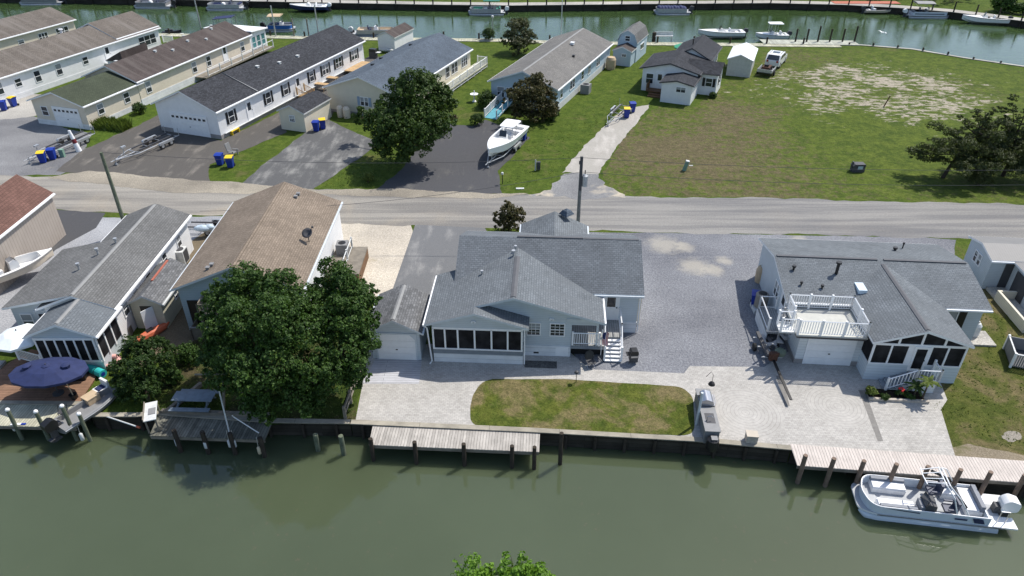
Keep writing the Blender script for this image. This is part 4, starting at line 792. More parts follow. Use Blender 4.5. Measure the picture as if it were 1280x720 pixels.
# ------------------------------------------------------------------ SPLIT2
# ------------------------------------------------------------------ bulkheads, docks, pilings
def xy(p): return (p[0], p[1])
def bulkhead(label, pts, step, side=-1, post_h=-.05, post_r=.09, cap_w=.32, mats=(None, None, None), walk=None):
    """retaining wall along pts; side -1: water lies on the near (-y) side"""
    b = T('bulkhead', label, 'bulkhead', (pts[0][0], pts[0][1], 0)); O = Vector((pts[0][0], pts[0][1], 0))
    P = [Vector((*p, 0)) - O for p in pts]
    def strip(off0, off1, z0, z1, name, mat):
        m = MB(); q = []
        for i, p in enumerate(P):
            d = (P[min(i+1, len(P)-1)] - P[max(i-1, 0)]).normalized(); n = Vector((-d.y, d.x, 0)) * side
            q.append((p + n*off0, p + n*off1))
        for i in range(len(P)-1):
            (a, c), (e, f) = q[i], q[i+1]; v = [a, e, f, c]
            if side < 0: v = v[::-1]
            z = Vector((0, 0, 1)); m.add([x + z*z1 for x in v] + [x + z*z0 for x in v], [(3, 2, 1, 0), (4, 5, 6, 7), (0, 1, 5, 4), (1, 2, 6, 5), (2, 3, 7, 6), (3, 0, 4, 7)])
        return m.build(name, mat, b)
    strip(.012, .10, -2.0, .03, 'boards', mats[0] or BULK); strip(-.06, cap_w-.06, .034, .09, 'cap', mats[1] or CAP)
    tot = 0; nxt = step*.4; rr = random.Random(3)
    for i in range(len(P)-1):
        d = P[i+1]-P[i]; L = d.length; u = d.normalized(); n = Vector((-u.y, u.x, 0))*side
        while nxt < tot+L:
            p = P[i] + u*(nxt-tot) + n*.2; m = MB(); hh = post_h + (rr.uniform(-.15, .15) if post_h > 0 else 0); m.tube([(p.x, p.y, -2), (p.x, p.y, hh)], post_r, 8); m.build('post', mats[2] or PILE_D, b); nxt += step
        tot += L
    if walk: strip(-walk[0], -.07, .02, .07, 'walkway', walk[1])
    return b
bulkhead('dark timber bulkhead below the front lawn and paved patio', [(-8.6, 28.45), (.85, 27.85), (9.6, 27.15), (14.3, 26.55)], 1.55)
bulkhead('shaded timber bulkhead under the big trees', [(-22.7, 29.0), (-20.2, 29.0), (-19.1, 29.15), (-12.9, 28.55), (-8.65, 28.46)], 1.8)
bulkhead('timber bulkhead behind the long pale dock on the right', [(14.35, 26.5), (24.9, 24.3), (42, 20.4)], 2.0, cap_w=.14, mats=(None, DECK_L, None))
bulkhead('timber bulkhead behind the far left dock', [(-90, 32), (-27, 30.0), (-23.5, 29.9), (-22.75, 29.05)], 2.0)
bulkhead('pale capped bulkhead edging the vacant lot on the far canal', [(47, 105.3), (49.8, 105.2), (56.2, 103), (61.1, 98.6), (66.8, 94.5), (84, 82), (110, 66)], 3.2, 1, .45, .12, .45, (None, CONC, PILE_D))
bulkhead('bulkhead with narrow walkway behind the far row of houses', [(-64, 112.5), (-22.5, 109.3), (0, 108.3), (7, 107), (46.8, 105.35)], 5.2, 1, .9, .13, .4, (None, DECK_G, PILE_D), (1.2, DECK_G))
FBk = bulkhead('long dark bulkhead of the opposite bank with tall posts and pale walkway', [(-130, 144)] + FB[1:-1], 3.3, -1, 1.6, .12, .45, (None, CONC, PILE_D), (2.0, CONC))
rm = T('dock_mat', 'red decking along the opposite bank beside the jon boat', 'decking', (FB[10][0]-1.0, FB[10][1]+1.7, 0)); mb = MB(); mb.slab([(0, -1.3, .12), (11.5, -1.45, .12), (11.5, .6, .12), (0, .7, .12)], .05, 0, 0); mb.build('deck', paint('red_stain', (.42, .13, .08), .8, .2), rm)

def dock(label, quad, pil, mat, zt=.0, th=.12, along=None, pr=.13, pmat=None, up=.5):
    """quad: world corners (back-left, back-right, front-right, front-left); pil: world points of its pilings"""
    O = Vector((quad[3][0], quad[3][1], zt)); ang = math.atan2(quad[2][1]-quad[3][1], quad[2][0]-quad[3][0])
    d = T('dock', label, 'dock', O, ang); ri = Matrix.Rotation(-ang, 4, 'Z')
    q = [ri @ (Vector((p[0], p[1], zt)) - O) for p in quad]
    m = MB(); m.slab([q[3], q[2], q[1], q[0]], .05, 0, 0); m.build('deck', mat, d)
    m = MB(); x1 = q[2].x
    m.box(.02, x1-.02, .01, .06, -.24, -.052); m.box(.02, x1-.02, q[0].y*.9-.05, q[0].y*.9, -.24, -.052); m.build('frame', OLDW, d)
    for p in pil:
        v = ri @ (Vector((p[0], p[1], zt)) - O); mb = MB(); mb.tube([(v.x, v.y, -2.2), (v.x, v.y, up)], [pr*1.05, pr], 10); mb.build('piling', pmat or PILE_D, d)
    return d
dock('weathered grey dock in front of the paved patio', px((466, 532), (675, 541), (674, 565), (461, 556)), px((464.5, 558), (519, 562), (580, 564.5), (640, 567), (668, 568.5)), DECK_K, .0, up=.55, pr=.11)
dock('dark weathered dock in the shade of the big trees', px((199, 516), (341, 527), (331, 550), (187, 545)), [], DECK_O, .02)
dock('greenish plank dock before the brown deck, bottom left', px((-120, 500), (113, 505), (95, 535), (-130, 529)), [], DECK_G, .02)
dock('long pale pink dock with brown pilings where the pontoon boat lies', px((987, 556.5), (1420, 588), (1420, 616), (996, 583.5)), px((1002, 586), (1037, 590), (1074, 593), (1114, 597), (1153, 600), (1193, 604), (1230, 607), (1272, 611)), DECK_L, .10, up=.85, pr=.11, pmat=paint('brown_piling', (.19, .135, .10), .8, .3))
def piling(label, p, top, mat, r=.13, capm=None, group=None):
    o = T('piling', label, 'piling', (p[0], p[1], 0), 0, group); m = MB(); m.tube([(0, 0, -2.4), (0, 0, top)], [r*1.06, r], 10); m.build('post', mat, o)
    if capm: m = MB(); m.lathe([(r*1.1, top-.06), (r*1.1, top+.02), (r*.7, top+.07), (0, top+.09)], n=10); m.build('piling_cap', capm, o)
    return o
def atw(a, b): return at(a, b, -1)
for (a, b), wh in zip(((77, 577), (50, 575), (97, 578), (118, 577)), ()): pass
for lab, q, t, c in (('first white capped piling from the left at the greenish dock', (-26.4, 28.12), 1.16, WHITE), ('second white capped piling from the left at the greenish dock', (-24.95, 28.1), 1.05, WHITE), ('tallest white capped piling beside the chair frame on the greenish dock', (-23.43, 28.08), 1.46, WHITE), ('white capped piling behind the moored skiff', (-22.68, 28.02), .96, WHITE)):
    piling(lab, q, t, PILE_G, .1, c)
for lab, q, t in (('leftmost dark piling of the shaded dock', (221, 549), .55), ('second dark piling of the shaded dock', (256, 551), .55), ('piling at the foot of the white davit pole on the shaded dock', (290, 552), .5), ('rightmost dark piling of the shaded dock', (327, 555), .35)):
    piling(lab, at(*q, -.1), t, PILE_D, .12)
piling('left of the two lone green pilings standing in the water', atw(398, 563), .15, PILE_G, .13); piling('right of the two lone green pilings standing in the water', atw(430, 568), .35, PILE_G, .13)
piling('tall dark piling standing alone in the water below the front lawn', atw(700, 580), 1.2, PILE_D, .11)
def fender(label, q, z, mat=WHITE2, tilt=0):
    o = T('fender', label, 'fender', at(q[0], q[1], z), 0, 'fenders hung on the pilings'); m = MB(); m.tube([(0, 0, .28), (0, 0, .24), (0, 0, .2), (0, 0, -.2), (0, 0, -.26)], [.03, .07, .1, .1, .04], 8); m.build('float', mat, o, True)
    m = MB(); m.tube([(0, 0, .27), (0, .05, .9)], .015, 5); m.build('rope', ROPE, o); return o
fender('white fender on the leftmost dark piling of the shaded dock', (221, 553), -.35); fender('white fender on the second dark piling of the shaded dock', (257, 556), -.35); fender('left fender of the white pair under the davit pole', (287, 554.5), -.3); fender('right fender of the white pair under the davit pole', (293, 554.5), -.3); fender('yellowed fender on the rightmost dark piling of the shaded dock', (324, 563), -.5, paint('yellowed_vinyl', (.55, .47, .33), .6))
fender('white fender below the skiff stern', (102, 546), -.45); fender('small fender on the first white capped piling', (17, 534), -.2)
# far canal posts and poles
for i, x in enumerate((995, 1009, 1023, 1038, 1054, 1069)):
    p = at(x, 54, 0); piling('%s from the left of the tall dark posts on the far pale green dock' % ('first', 'second', 'third', 'fourth', 'fifth', 'sixth')[i], (p.x, p.y+.4), 1.9 if i not in (2, 5) else 2.3, PILE_D, .12, None, 'tall posts of the far green dock')
for lab, x, y0, hh, mt in (('pale pole on the edge behind the black roofed house', 368, 46, 2.6, OLDW), ('second pale pole behind the black roofed house', 386, 44, 2.4, OLDW), ('slim tall pole behind the tan canopy boat', 345, 46, 4.4, ALU), ('slim light pole near the ridge of the black roofed house', 398, 42, 4.2, ALU), ('slim mast behind the dark brown roof', 250, 30, 4.0, ALU)):
    p = at(x, y0, 0); piling(lab, p, hh, mt, .09)
fp = T('flagpole', 'tall thin white flagpole on the far canal edge behind the pale grey roof', 'pole', at(701, 52, 0)); mb = MB(); mb.tube([(0, 0, 0), (0, 0, 7.6)], [.07, .04], 8); mb.build('mast', WHITE2, fp); mb = MB(); mb.ball((0, 0, 7.65), .09); mb.build('finial', WHITE2, fp)
lp = T('lamp_post', 'thin lamp post beside a round shrub on the far canal edge', 'lamp', at(616, 50, 0)); mb = MB(); mb.tube([(0, 0, 0), (0, 0, 3.1)], .06, 8); mb.build('post', ALU, lp); mb = MB(); mb.lathe([(.05, 3.1), (.2, 3.2), (.18, 3.4), (0, 3.5)]); mb.build('lantern', WHITE2, lp)
fd = dock('pale green dock strip running along the vacant lot corner', [tuple(at(955, 55.5).xy), tuple(at(1075, 57.5).xy), tuple((at(1075, 57.5)+Vector((0, 2.6, 0))).xy), tuple((at(955, 55.5)+Vector((0, 2.4, 0))).xy)][::-1], [], planks('silver_green_planks', (.42, .43, .36), .3, var=.3), .12)

# ------------------------------------------------------------------ boats and trailers
def arc(pts, r, n=5):
    out = []
    for i, p in enumerate(pts):
        a, b = Vector(pts[i-1]), Vector(pts[(i+1) % len(pts)]); p = Vector(p); rr = r[i] if isinstance(r, (list, tuple)) else r
        if rr <= 0: out.append(p); continue
        s, e = p+(a-p).normalized()*rr, p+(b-p).normalized()*rr
        for j in range(n+1): t = j/n; out.append(s*(1-t)**2+p*2*t*(1-t)+e*t*t)
    return out
def wallstrip(m, path, z0, z1, th, mi=0, closed=False):
    n = len(path)
    for i in range(n if closed else n-1):
        a, b = Vector(path[i]).to_3d(), Vector(path[(i+1) % n]).to_3d(); u = (b-a).normalized(); w_ = Vector((-u.y, u.x, 0))*th
        a -= u*th*.4; b += u*th*.4
        v = [a, b, b+w_, a+w_]; m.add([x+Vector((0, 0, z0)) for x in v]+[x+Vector((0, 0, z1)) for x in v], [(3,2,1,0),(4,5,6,7),(0,1,5,4),(1,2,6,5),(2,3,7,6),(3,0,4,7)], mi)
def outboard(parent, x, y, z, s=1.0, mat=None):
    m = MB(); m.T = Matrix.Translation((x, y, z)) @ Matrix.Scale(s, 4)
    m.prism(arc([(-.75, .35), (-.12, .25), (-.05, .75), (-.3, .98), (-.78, .82)], .12, 3), -.23, .23, 'y'); o = m.build('outboard_motor', mat or DGREY, parent)
    m = MB(); m.T = Matrix.Translation((x, y, z)) @ Matrix.Scale(s, 4)
    m.box(-.55, -.2, -.09, .09, -.55, .34); m.box(-.75, -.2, -.14, .14, -.36, -.31); m.tube([(-.62, 0, -.5), (-.1, 0, -.5)], [.06, .09], 8); m.box(-.2, .12, -.15, .15, .1, .5); m.build('lower_unit', DGREY, o); return o
def pontoon(label, loc, rz, L=6.4, B=2.1, fence=None, seat=None, bimini=None, cover=None, motor=None, stripe=None, hero=False, group=None):
    b = T('pontoon_boat', label, 'boat', loc, rz, group); h = L/2; w_ = B/2
    for sy in (-1, 1):
        m = MB(); y = sy*(w_-.32); m.tube([(-h+.2, y, .02), (h-.75, y, .02), (h-.3, y, .1), (h+.02, y, .26)], [.31, .31, .25, .06], 12); m.build('pontoon', GELG if hero else ALU, b, True)
    out = arc([(h+.12, -w_+.3), (h+.12, w_-.3), (h-.6, w_), (-h, w_), (-h, -w_), (h-.6, -w_)], [.25, .25, .5, .1, .1, .5])
    m = MB(); m.slab([(p.x, p.y, .44) for p in out], .09, 0, 1); m.build('deck', [CARPET, GEL if hero else ALU], b)
    fo = arc([(-h+.75, -w_+.04), (h-.35, -w_+.04), (h-.1, 0), (h-.35, w_-.04), (-h+.75, w_-.04)], [0, .55, .3, .55, 0], 6)
    m = MB(); zt = .9 if hero else .98; wallstrip(m, fo, .44, zt, .045); wallstrip(m, [fo[-1], fo[0]], .44, .82, .045); fe = m.build('fence_panel', fence or GELG, b)
    m = MB(); m.tube([(p.x, p.y, zt+.02) for p in fo], .03, 6); m.build('top_rail', WHITE if hero else ALU, fe)
    if stripe:
        m = MB()
        for sy in (-1, 1): m.box(-h+.9, h-.9, sy*(w_-.018)-.012, sy*(w_-.018)+.012, .62, .76)
        m.build('stripe', stripe, fe)
    s1_, s2_ = (SEATG, SEAT)
    def bench(x0, x1, y0, y1, back):
        o = MB(); o.box(x0, x1, y0, y1, .445, .72); o = o.build('bench', s2_, b)
        m = MB(); m.box(x0+.02, x1-.02, y0+.02, y1-.02, .722, .80); m.build('cushion', s2_ if hero else (seat or s1_), o)
        m = MB()
        if back == 'y+': m.box(x0, x1, y1-.16, y1+.02, .72, .97)
        elif back == 'y-': m.box(x0, x1, y0-.02, y0+.16, .72, .93)
        elif back == 'x-': m.box(x0-.02, x0+.18, y0, y1, .72, 1.08)
        else: m.box(x1-.18, x1+.02, y0, y1, .72, 1.08)
        m.build('seat_back', seat or s1_, o)
    if not cover:
        bench(h-2.4, h-.75, w_-.72, w_-.1, 'y+'); bench(h-2.3, h-.75, -w_+.1, -w_+.72, 'y-'); bench(-h+.85, -h+1.6, -w_+.12, w_-.55, 'x-')
        if hero: bench(-1.5, -.75, -w_+.1, -w_+.66, 'y-'); bench(h-3.1, h-2.55, w_-.72, w_-.12, 'x+')
        m = MB(); m.prism([(-.1, .445), (.55, .445), (.5, 1.1), (.35, 1.28), (-.02, 1.2)], w_-.8, w_-.12, 'y'); co = m.build('console', s2_ if not hero else DGREY, b)
        m = MB(); m.add([(.5, w_-.78, 1.1), (.5, w_-.14, 1.1), (.38, w_-.14, 1.5), (.38, w_-.78, 1.5)], [(0, 1, 2, 3)]); m.add([(.485, w_-.78, 1.1), (.485, w_-.14, 1.1), (.365, w_-.14, 1.5), (.365, w_-.78, 1.5)], [(3, 2, 1, 0)]); m.build('windscreen', GLASS, co)
        for (cx, cy) in ((-.75, w_-.5), (-.35, -w_+.55)):
            m = MB(); m.tube([(cx, cy, .44), (cx, cy, .75)], .05, 6); m.box(cx-.25, cx+.25, cy-.25, cy+.25, .75, .87); o = m.build('captain_chair', CHAIRM, b); m = MB(); m.box(cx-.32, cx-.2, cy-.24, cy+.24, .8, 1.38); m.box(cx-.2, cx+.18, cy-.33, cy-.25, .98, 1.05); m.box(cx-.2, cx+.18, cy+.25, cy+.33, .98, 1.05); m.build('chair_back', CHAIRM, o)
    else:
        m = MB(); n = 9
        for i in range(n):
            x0 = -h+.8+i*(L-1.3)/n; m.ball((x0+.3, 0, .95), .5, 0, 10, (.95, w_*1.9, .55+.3*abs(math.sin(i*1.7))))
        m.build('cover', cover, b, True)
    if bimini:
        m = MB(); bx0, bx1 = -h+.9, .6
        m.prism(arc([(-w_, 2.25), (w_, 2.25), (w_, 2.33), (.3, 2.46), (-.3, 2.46), (-w_, 2.33)], .0), bx0, bx1, 'x'); bo = m.build('bimini_top', bimini, b)
        m = MB()
        for sy in (-1, 1):
            for x in (bx0+.1, (bx0+bx1)/2, bx1-.1): m.tube([(-.6, sy*(w_-.03), 1.0), (x, sy*(w_-.02), 2.27)], .02, 5)
        m.build('bimini_frame', ALU, bo)
    outboard(b, -h+.1, 0, .32, 1.12 if hero else 1.0, motor or DGREY)
    if hero:
        m = MB(); m.box(-h-.55, -h+.72, -w_+.02, -.36, .36, .445); m.box(-h-.55, -h+.72, .36, w_-.02, .36, .445); m.build('swim_platform', GEL, b)
        m = MB()
        for dx, r in ((0, .032), (.5, .032)):
            m.tube([(-.9-dx, -w_+.03, 1.0), (-.55-dx*.5, -w_+.12, 1.9), (-.2-dx*.3, -w_*.55, 2.3), (-.15-dx*.3, 0, 2.38), (-.2-dx*.3, w_*.55, 2.3), (-.55-dx*.5, w_-.12, 1.9), (-.9-dx, w_-.03, 1.0)], r, 7)
        for y in (-.5, -.2, .2, .5): m.tube([(-.16, y*1.0, 2.36), (.6, y*.8, 2.22)], .025, 6)
        m.tube([(.6, -.5, 2.2), (.66, 0, 2.24), (.6, .5, 2.2)], .03, 6); m.build('wake_tower', WHITE, b)
        m = MB(); m.tube([(-1.2, .95, 1.4), (-.3, .1, 2.32), (-.0, -.6, 2.0)], .07, 7); m.build('tower_canvas', BLACK, b)
        m = MB(); m.tube([(-h-.1, .7, .45), (-h-.1, .7, 1.15), (-h+.25, .7, 1.15), (-h+.25, .7, .45)], .022, 6); m.build('ladder', STEEL, b)
        m = MB()
        for sy in (-1, 1):
            m = MB(); y = sy*(w_+.012)
            m.prism([(h-2.5, .78), (h-.9, .9), (h-1.5, .84), (h-2.5, .82)], min(y-.01*sy, y), max(y-.01*sy, y)+.0, 'y')
            m.build('side_decal', NAVYG, fe); m = MB(); m.prism([(-h+.95, .56), (-h+1.4, .56), (-h+1.55, .84), (-h+1.1, .84)], min(y-.01*sy, y), max(y-.01*sy, y), 'y'); m.build('side_decal', NAVYG, fe); m = MB(); m.prism([(-h+1.75, .66), (-h+2.3, .66), (-h+2.3, .74), (-h+1.75, .74)], min(y-.01*sy, y), max(y-.01*sy, y), 'y'); m.build('side_decal', NAVYG, fe)
        m = MB(); m.box(-h+.05, h-.7, -w_-.012, -w_+.0, .35, .43); m.box(-h+.05, h-.7, w_, w_+.012, .35, .43); m.build('rub_rail', MGREY, b)
    return b
def hull(m, L, B, hh, mi=0, mt=1, n=12, cock=(.1, .62), fl=.35):
    """lofted V hull along +x with a sunk cockpit between the fractions cock"""
    st = [i/n for i in range(n+1)]; rows = []
    for t in st:
        bw = B/2*(1 if t < .42 else max(.04, 1-((t-.42)/.58)**2.1)); zk = .02+.55*hh*max(0, (t-.62)/.38)**2.2; zs = hh*(1+.22*t*t)
        x = -L/2+L*t; rows.append([(x, -bw, zs), (x, -bw*.86, zk+hh*.42*(1-.2*t)), (x, 0, zk), (x, bw*.86, zk+hh*.42*(1-.2*t)), (x, bw, zs)])
    pts = [p for r in rows for p in r]; F = []
    for i in range(n):
        for k in range(4): F.append((i*5+k, i*5+k+1, (i+1)*5+k+1, (i+1)*5+k))
    F.append((0, 4, 3, 2, 1)); F.append(tuple(n*5+k for k in range(5))); m.add(pts, F, mi)
    gw = .16*B/2
    for i in range(n):
        r, q = rows[i], rows[i+1]
        inn = lambda a: (a[0], a[1]*(1-.17), a[2]+.02)
        t = (st[i]+st[i+1])/2
        if cock[0] <= t <= cock[1]:
            a, b, c, d = r[0], q[0], q[4], r[4]; ai, bi, ci, di = map(inn, (a, b, c, d))
            m.add([a, b, bi, ai, c, d, di, ci], [(0, 1, 2, 3), (4, 5, 6, 7)], mt)
            f = lambda p: (p[0], p[1], fl)
            m.add([ai, bi, f(bi), f(ai), ci, di, f(di), f(ci)], [(0, 1, 2, 3), (4, 5, 6, 7), (3, 2, 7, 6)], mt)
        else:
            m.add([r[0], q[0], q[4], r[4], (r[0][0], 0, r[0][2]+.06), (q[0][0], 0, q[0][2]+.06)], [(0, 1, 5, 4), (4, 5, 2, 3)], mt)
            for kk, row in ((0, r), (1, q)):
                tt = st[i+kk]
                if abs(tt-cock[0]) < .6/n or abs(tt-cock[1]) < .6/n: 
                    a, c = inn(row[0]), inn(row[4]); m.add([a, c, (c[0], c[1], fl), (a[0], a[1], fl)], [(0, 1, 2, 3)], mt)
    return rows
def motorboat(label, loc, rz, L=6.5, B=2.2, hh=.95, hm=None, tm=None, ttop=None, wind=False, motor=None, stripe=None, cock=(.1, .62), console=True, name='motor_boat', group=None, seats=True, cover=None, th=2.1, tx=0.0):
    b = T(name, label, 'boat', loc, rz, group); m = MB(); hull(m, L, B, hh, 0, 1, 12, cock, hh*.45); o = m.build('hull', [hm or GEL, tm or GEL], b); f = hh*.45
    m = MB(); 
    for sy in (-1, 1): m.tube([(-L/2+L*t, sy*(B/2*(1 if t < .42 else max(.04, 1-((t-.42)/.58)**2.1))+.01), hh*(1+.22*t*t)-.05) for t in [i/14 for i in range(15)]], .035, 5)
    m.build('rub_rail', stripe or MGREY, o)
    if console:
        m = MB(); m.prism([(-.3, f), (.35, f), (.3, f+.75), (.1, f+1.0), (-.25, f+.85)], -.36, .36, 'y'); c = m.build('console', GEL, b)
        m = MB(); m.add([(.3, -.36, f+.78), (.3, .36, f+.78), (.05, .33, f+1.3), (.05, -.33, f+1.3)], [(0, 1, 2, 3), (3, 2, 1, 0)]); m.build('windscreen', GLASS, c)
    if seats:
        m = MB(); m.box(-1.3, -.75, -.45, .45, f, f+.55); m.box(-1.36, -1.26, -.45, .45, f+.55, f+.95); m.build('seat', SEAT, b)
        m = MB(); m.box(-L*.39, -L*.33, -B*.36, B*.36, f, f+.4); m.build('stern_bench', SEAT, b)
    if ttop:
        m = MB(); m.slab([(p.x+tx, p.y, f+th) for p in arc([(-1.4, -.8), (.7, -.7), (.7, .7), (-1.4, .8)], .25)], .08, 0, 0); tt = m.build('hard_top', ttop, b)
        m = MB(); [m.tube([(x+tx, sy*.5, f), (x*1.1-.1+tx, sy*.55, f+th-.05)], .03, 6) for x in (-.5, .4) for sy in (-1, 1)]; m.build('top_frame', ALU, tt)
    if cover:
        m = MB(); m.ball((-.3, 0, hh), 1, 0, 12, (L*.3, B*.42, .4)); m.build('cover', cover, b, True)
    outboard(b, -L/2+.1, 0, hh*.5, .95, motor or DGREY); return b
def trailer(label, loc, rz, L=7.0, W=2.0, group=None, skids=True):
    t = T('boat_trailer', label, 'trailer', loc, rz, group); w_ = W/2; r = .045
    m = MB()
    for sy in (-1, 1): m.tube([(-L*.42, sy*w_*.8, .5), (L*.22, sy*w_*.8, .5), (L*.5, 0, .48)], r, 6)
    for x in (-L*.4, -L*.2, 0, L*.2): m.tube([(x, -w_*.8, .5), (x, 0, .42), (x, w_*.8, .5)], r*.9, 6)
    m.tube([(L*.2, 0, .44), (L*.5, 0, .48), (L*.56, 0, .48)], r, 6); m.build('frame', ALU, t)
    m = MB(); m.tube([(L*.36, 0, .48), (L*.34, 0, 1.35)], .04, 6); m.box(L*.31, L*.37, -.12, .12, 1.25, 1.4); m.build('winch_post', ALU, t); m = MB(); m.tube([(L*.5, .1, .1), (L*.5, .1, .75)], .035, 6); m.tube([(L*.5, .02, .1), (L*.5, .18, .1)], .11, 8); m.build('jockey_wheel', ALU, t)
    for sy in (-1, 1):
        for x in (-L*.24, -L*.1): m = MB(); m.tube([(x, sy*(w_-.02), .31), (x, sy*(w_+.16), .31)], .31, 14); o = m.build('wheel', RUBBER, t); m = MB(); m.tube([(x, sy*(w_+.161), .31), (x, sy*(w_+.175), .31)], .17, 10); m.build('rim', ALU, o)
        m = MB(); m.prism(arc([(-L*.24-.4, .45), (-L*.1+.4, .45), (-L*.1+.3, .68), (-L*.24-.3, .68)], .1, 3), sy*w_-.0 if sy > 0 else -w_-.2, w_+.2 if sy > 0 else -w_, 'y'); m.build('fender', ALU, t)
        if skids: m = MB(); m.box(-L*.4, L*.18, sy*w_*.5-.06, sy*w_*.5+.06, .58, .68); m.build('bunk', DGREY, t)
        m = MB(); m.tube([(-L*.41, sy*w_*.9, .5), (-L*.41, sy*w_*.9, 1.3)], .03, 6); m.build('guide_post', ALU, t)
    return t
# main boat
pontoon('silver white pontoon boat with grey seats and white tower moored at the pale dock', (19.92, 23.44, -1), math.atan2(.95, -6.4), 6.35, 2.08, GELG, SEATG, None, None, GEL, None, True)
W_ = -1.0
def far_pt(a, b): p = at(a, b, -1); return (p.x, p.y, W_)
pontoon('grey pontoon boat cut off by the top edge above the far left roof', far_pt(55, 4.5), R(180+2), 7.5, 2.5, MGREY, SEATG, None, None, BLACK)
pontoon('grey pontoon boat with black outboard behind the white house', far_pt(194, 9), R(177), 6.6, 2.4, MGREY, SEATG, None, None, BLACK)
pontoon('dark seated pontoon boat across the far canal with white trimmed stern', far_pt(284, 11.5), R(180), 6.6, 2.4, ALU, NAVY, None, None, BLACK)
motorboat('navy and white boat on the opposite bank', far_pt(387, 14), R(180), 6.6, 2.4, 1.0, NAVYG, GEL, None, True, GEL, GEL)
pontoon('pontoon boat with green canvas on the opposite bank', far_pt(609, 17.3), R(180), 6.2, 2.4, ALU, TEALC, TEALC, None, GEL)
pontoon('pontoon boat under a lumpy navy cover on the opposite bank', far_pt(840, 17), R(180), 6.0, 2.4, ALU, SEATG, None, NAVY, DGREY)
motorboat('low tan skiff beside the red decking of the opposite bank', far_pt(1098, 16.5), R(-1), 5.0, 1.7, .6, CREAMG, MGREY, None, False, DGREY, None, (.1, .8), False)
pontoon('pontoon boat with grey canopy and white outboard on the opposite bank', far_pt(1157, 21), R(-4), 6.6, 2.4, GELG, SEATG, MGREY, None, GEL, NAVYG)
motorboat('white open boat with dark waterline nearest the top right corner', far_pt(1229, 29.5), R(180-14), 6.8, 2.2, 1.0, GEL, GEL, None, True, DGREY, NAVYG)
pontoon('blue pontoon boat under a tan canopy behind the black roofed house', far_pt(350, 38), R(0), 4.6, 2.2, paint('bright_blue_panel', (.03, .13, .38), .3), SEATG, TANC, None, BLACK)
motorboat('white open boat moored behind the small cottage', far_pt(900, 47), R(180), 7.0, 2.2, 1.0, GEL, GEL, None, True, DGREY)
motorboat('small white boat with hard top moored at the pale green dock', far_pt(963, 50), R(180), 4.8, 1.9, .9, GEL, GEL, WHITE, False, DGREY)
pontoon('tan lounge raft boat moored behind the little white shed', far_pt(468, 44), R(0), 6.5, 2.3, CREAMG, TANC, None, None, WHITE2)
jb = T('jet_ski', 'dark jet ski on a white float behind the tan-brown roof', 'jet ski', (*at(214, 37).xy, -.85), R(15)); mb = MB(); hull(mb, 2.8, 1.0, .6, 0, 0, 8, (2, 3), .3); mb.build('hull', BLACK, jb); mb = MB(); mb.box(-.9, .2, -.2, .2, .6, .9); mb.build('seat', DGREY, jb); mb = MB(); mb.box(-1.7, 1.5, -.9, .9, -.2, .04); mb.build('float', WHITE2, jb)
bl = T('boat_lift_cover', 'small blue canopy frame over the water behind the brown roof', 'canopy', (*at(280, 24, 0).xy, -1)); mb = MB(); mb.slab([(-1.6, -1, 1.2), (1.6, -1, 1.5), (1.6, 1, 1.5), (-1.6, 1, 1.2)], .06, 0, 0); mb.build('canopy', NAVY, bl); mb = MB(); [mb.tube([(x, y, -1.4), (x, y, 1.3)], .05, 6) for x in (-1.5, 1.5) for y in (-.9, .9)]; mb.build('frame', ALU, bl)
gl = T('gull', 'white gull flying low over the far canal', 'bird', at(1103, 41, 1.2), R(20)); mb = MB(); mb.tube([(-.3, 0, 0), (-.1, 0, .03), (.15, 0, .05), (.32, 0, .04)], [.03, .1, .09, .02], 8); mb.add([(-.05, .06, .05), (.12, .06, .06), (.05, .55, .2), (-.1, .9, .1), (-.12, .5, .18), (-.05, -.06, .05), (.12, -.06, .06), (.05, -.55, .2), (-.1, -.9, .1), (-.12, -.5, .18)], [(0, 1, 2, 4), (4, 2, 3), (6, 5, 9, 7), (7, 9, 8)]); mb.build('body', WHITE, gl)
# trailers and trailered boat
tr = trailer('empty galvanised boat trailer parked beside the bins on the pale gravel drive', (*at(80, 186).xy, 0), math.atan2(62.9-70, -45.7+43.3), 7.8)
dup(tr, (*at(186, 188).xy, .01), math.atan2(62.2-69.6, -37.4+34.3), 'empty boat trailer on the brown asphalt before the white garage door')
dup(tr, (*at(772, 146).xy, .02), math.atan2(-7.0, -3.4), 'empty boat trailer on the cracked concrete drive by two bins', None, .85)
dup(tr, (*at(256, 288).xy, 0), R(178), 'boat trailer half hidden behind the tan roof at the road', None, .8)
dup(tr, (-.9, 65.4, .02), math.atan2(-6.5, -2.6), 'boat trailer carrying the white boat on the dark drive', None, .95)
bt = motorboat('white boat with blue-grey cockpit raised on a trailer on the dark drive', (-.8, 65.7, .45), math.atan2(-6.5, -2.6), 7.4, 2.4, 1.1, GEL, GEL, WHITE, True, DGREY, GEL, (.12, .55), th=1.45, tx=-1.3)
wa = T('tarp_bundle', 'pale bundled tarp on the trailer behind the tan roof', 'tarp', (*at(256, 296).xy, .55)); mb = MB(); mb.ball((0, 0, .2), .5, 0, 10, (1.4, .7, .5)); mb.ball((.5, .1, .25), .35, 0, 8, (1.2, .8, .6)); mb.build('tarp', paint('pale_blue_tarp', (.5, .6, .68), .6, .3), wa, True)
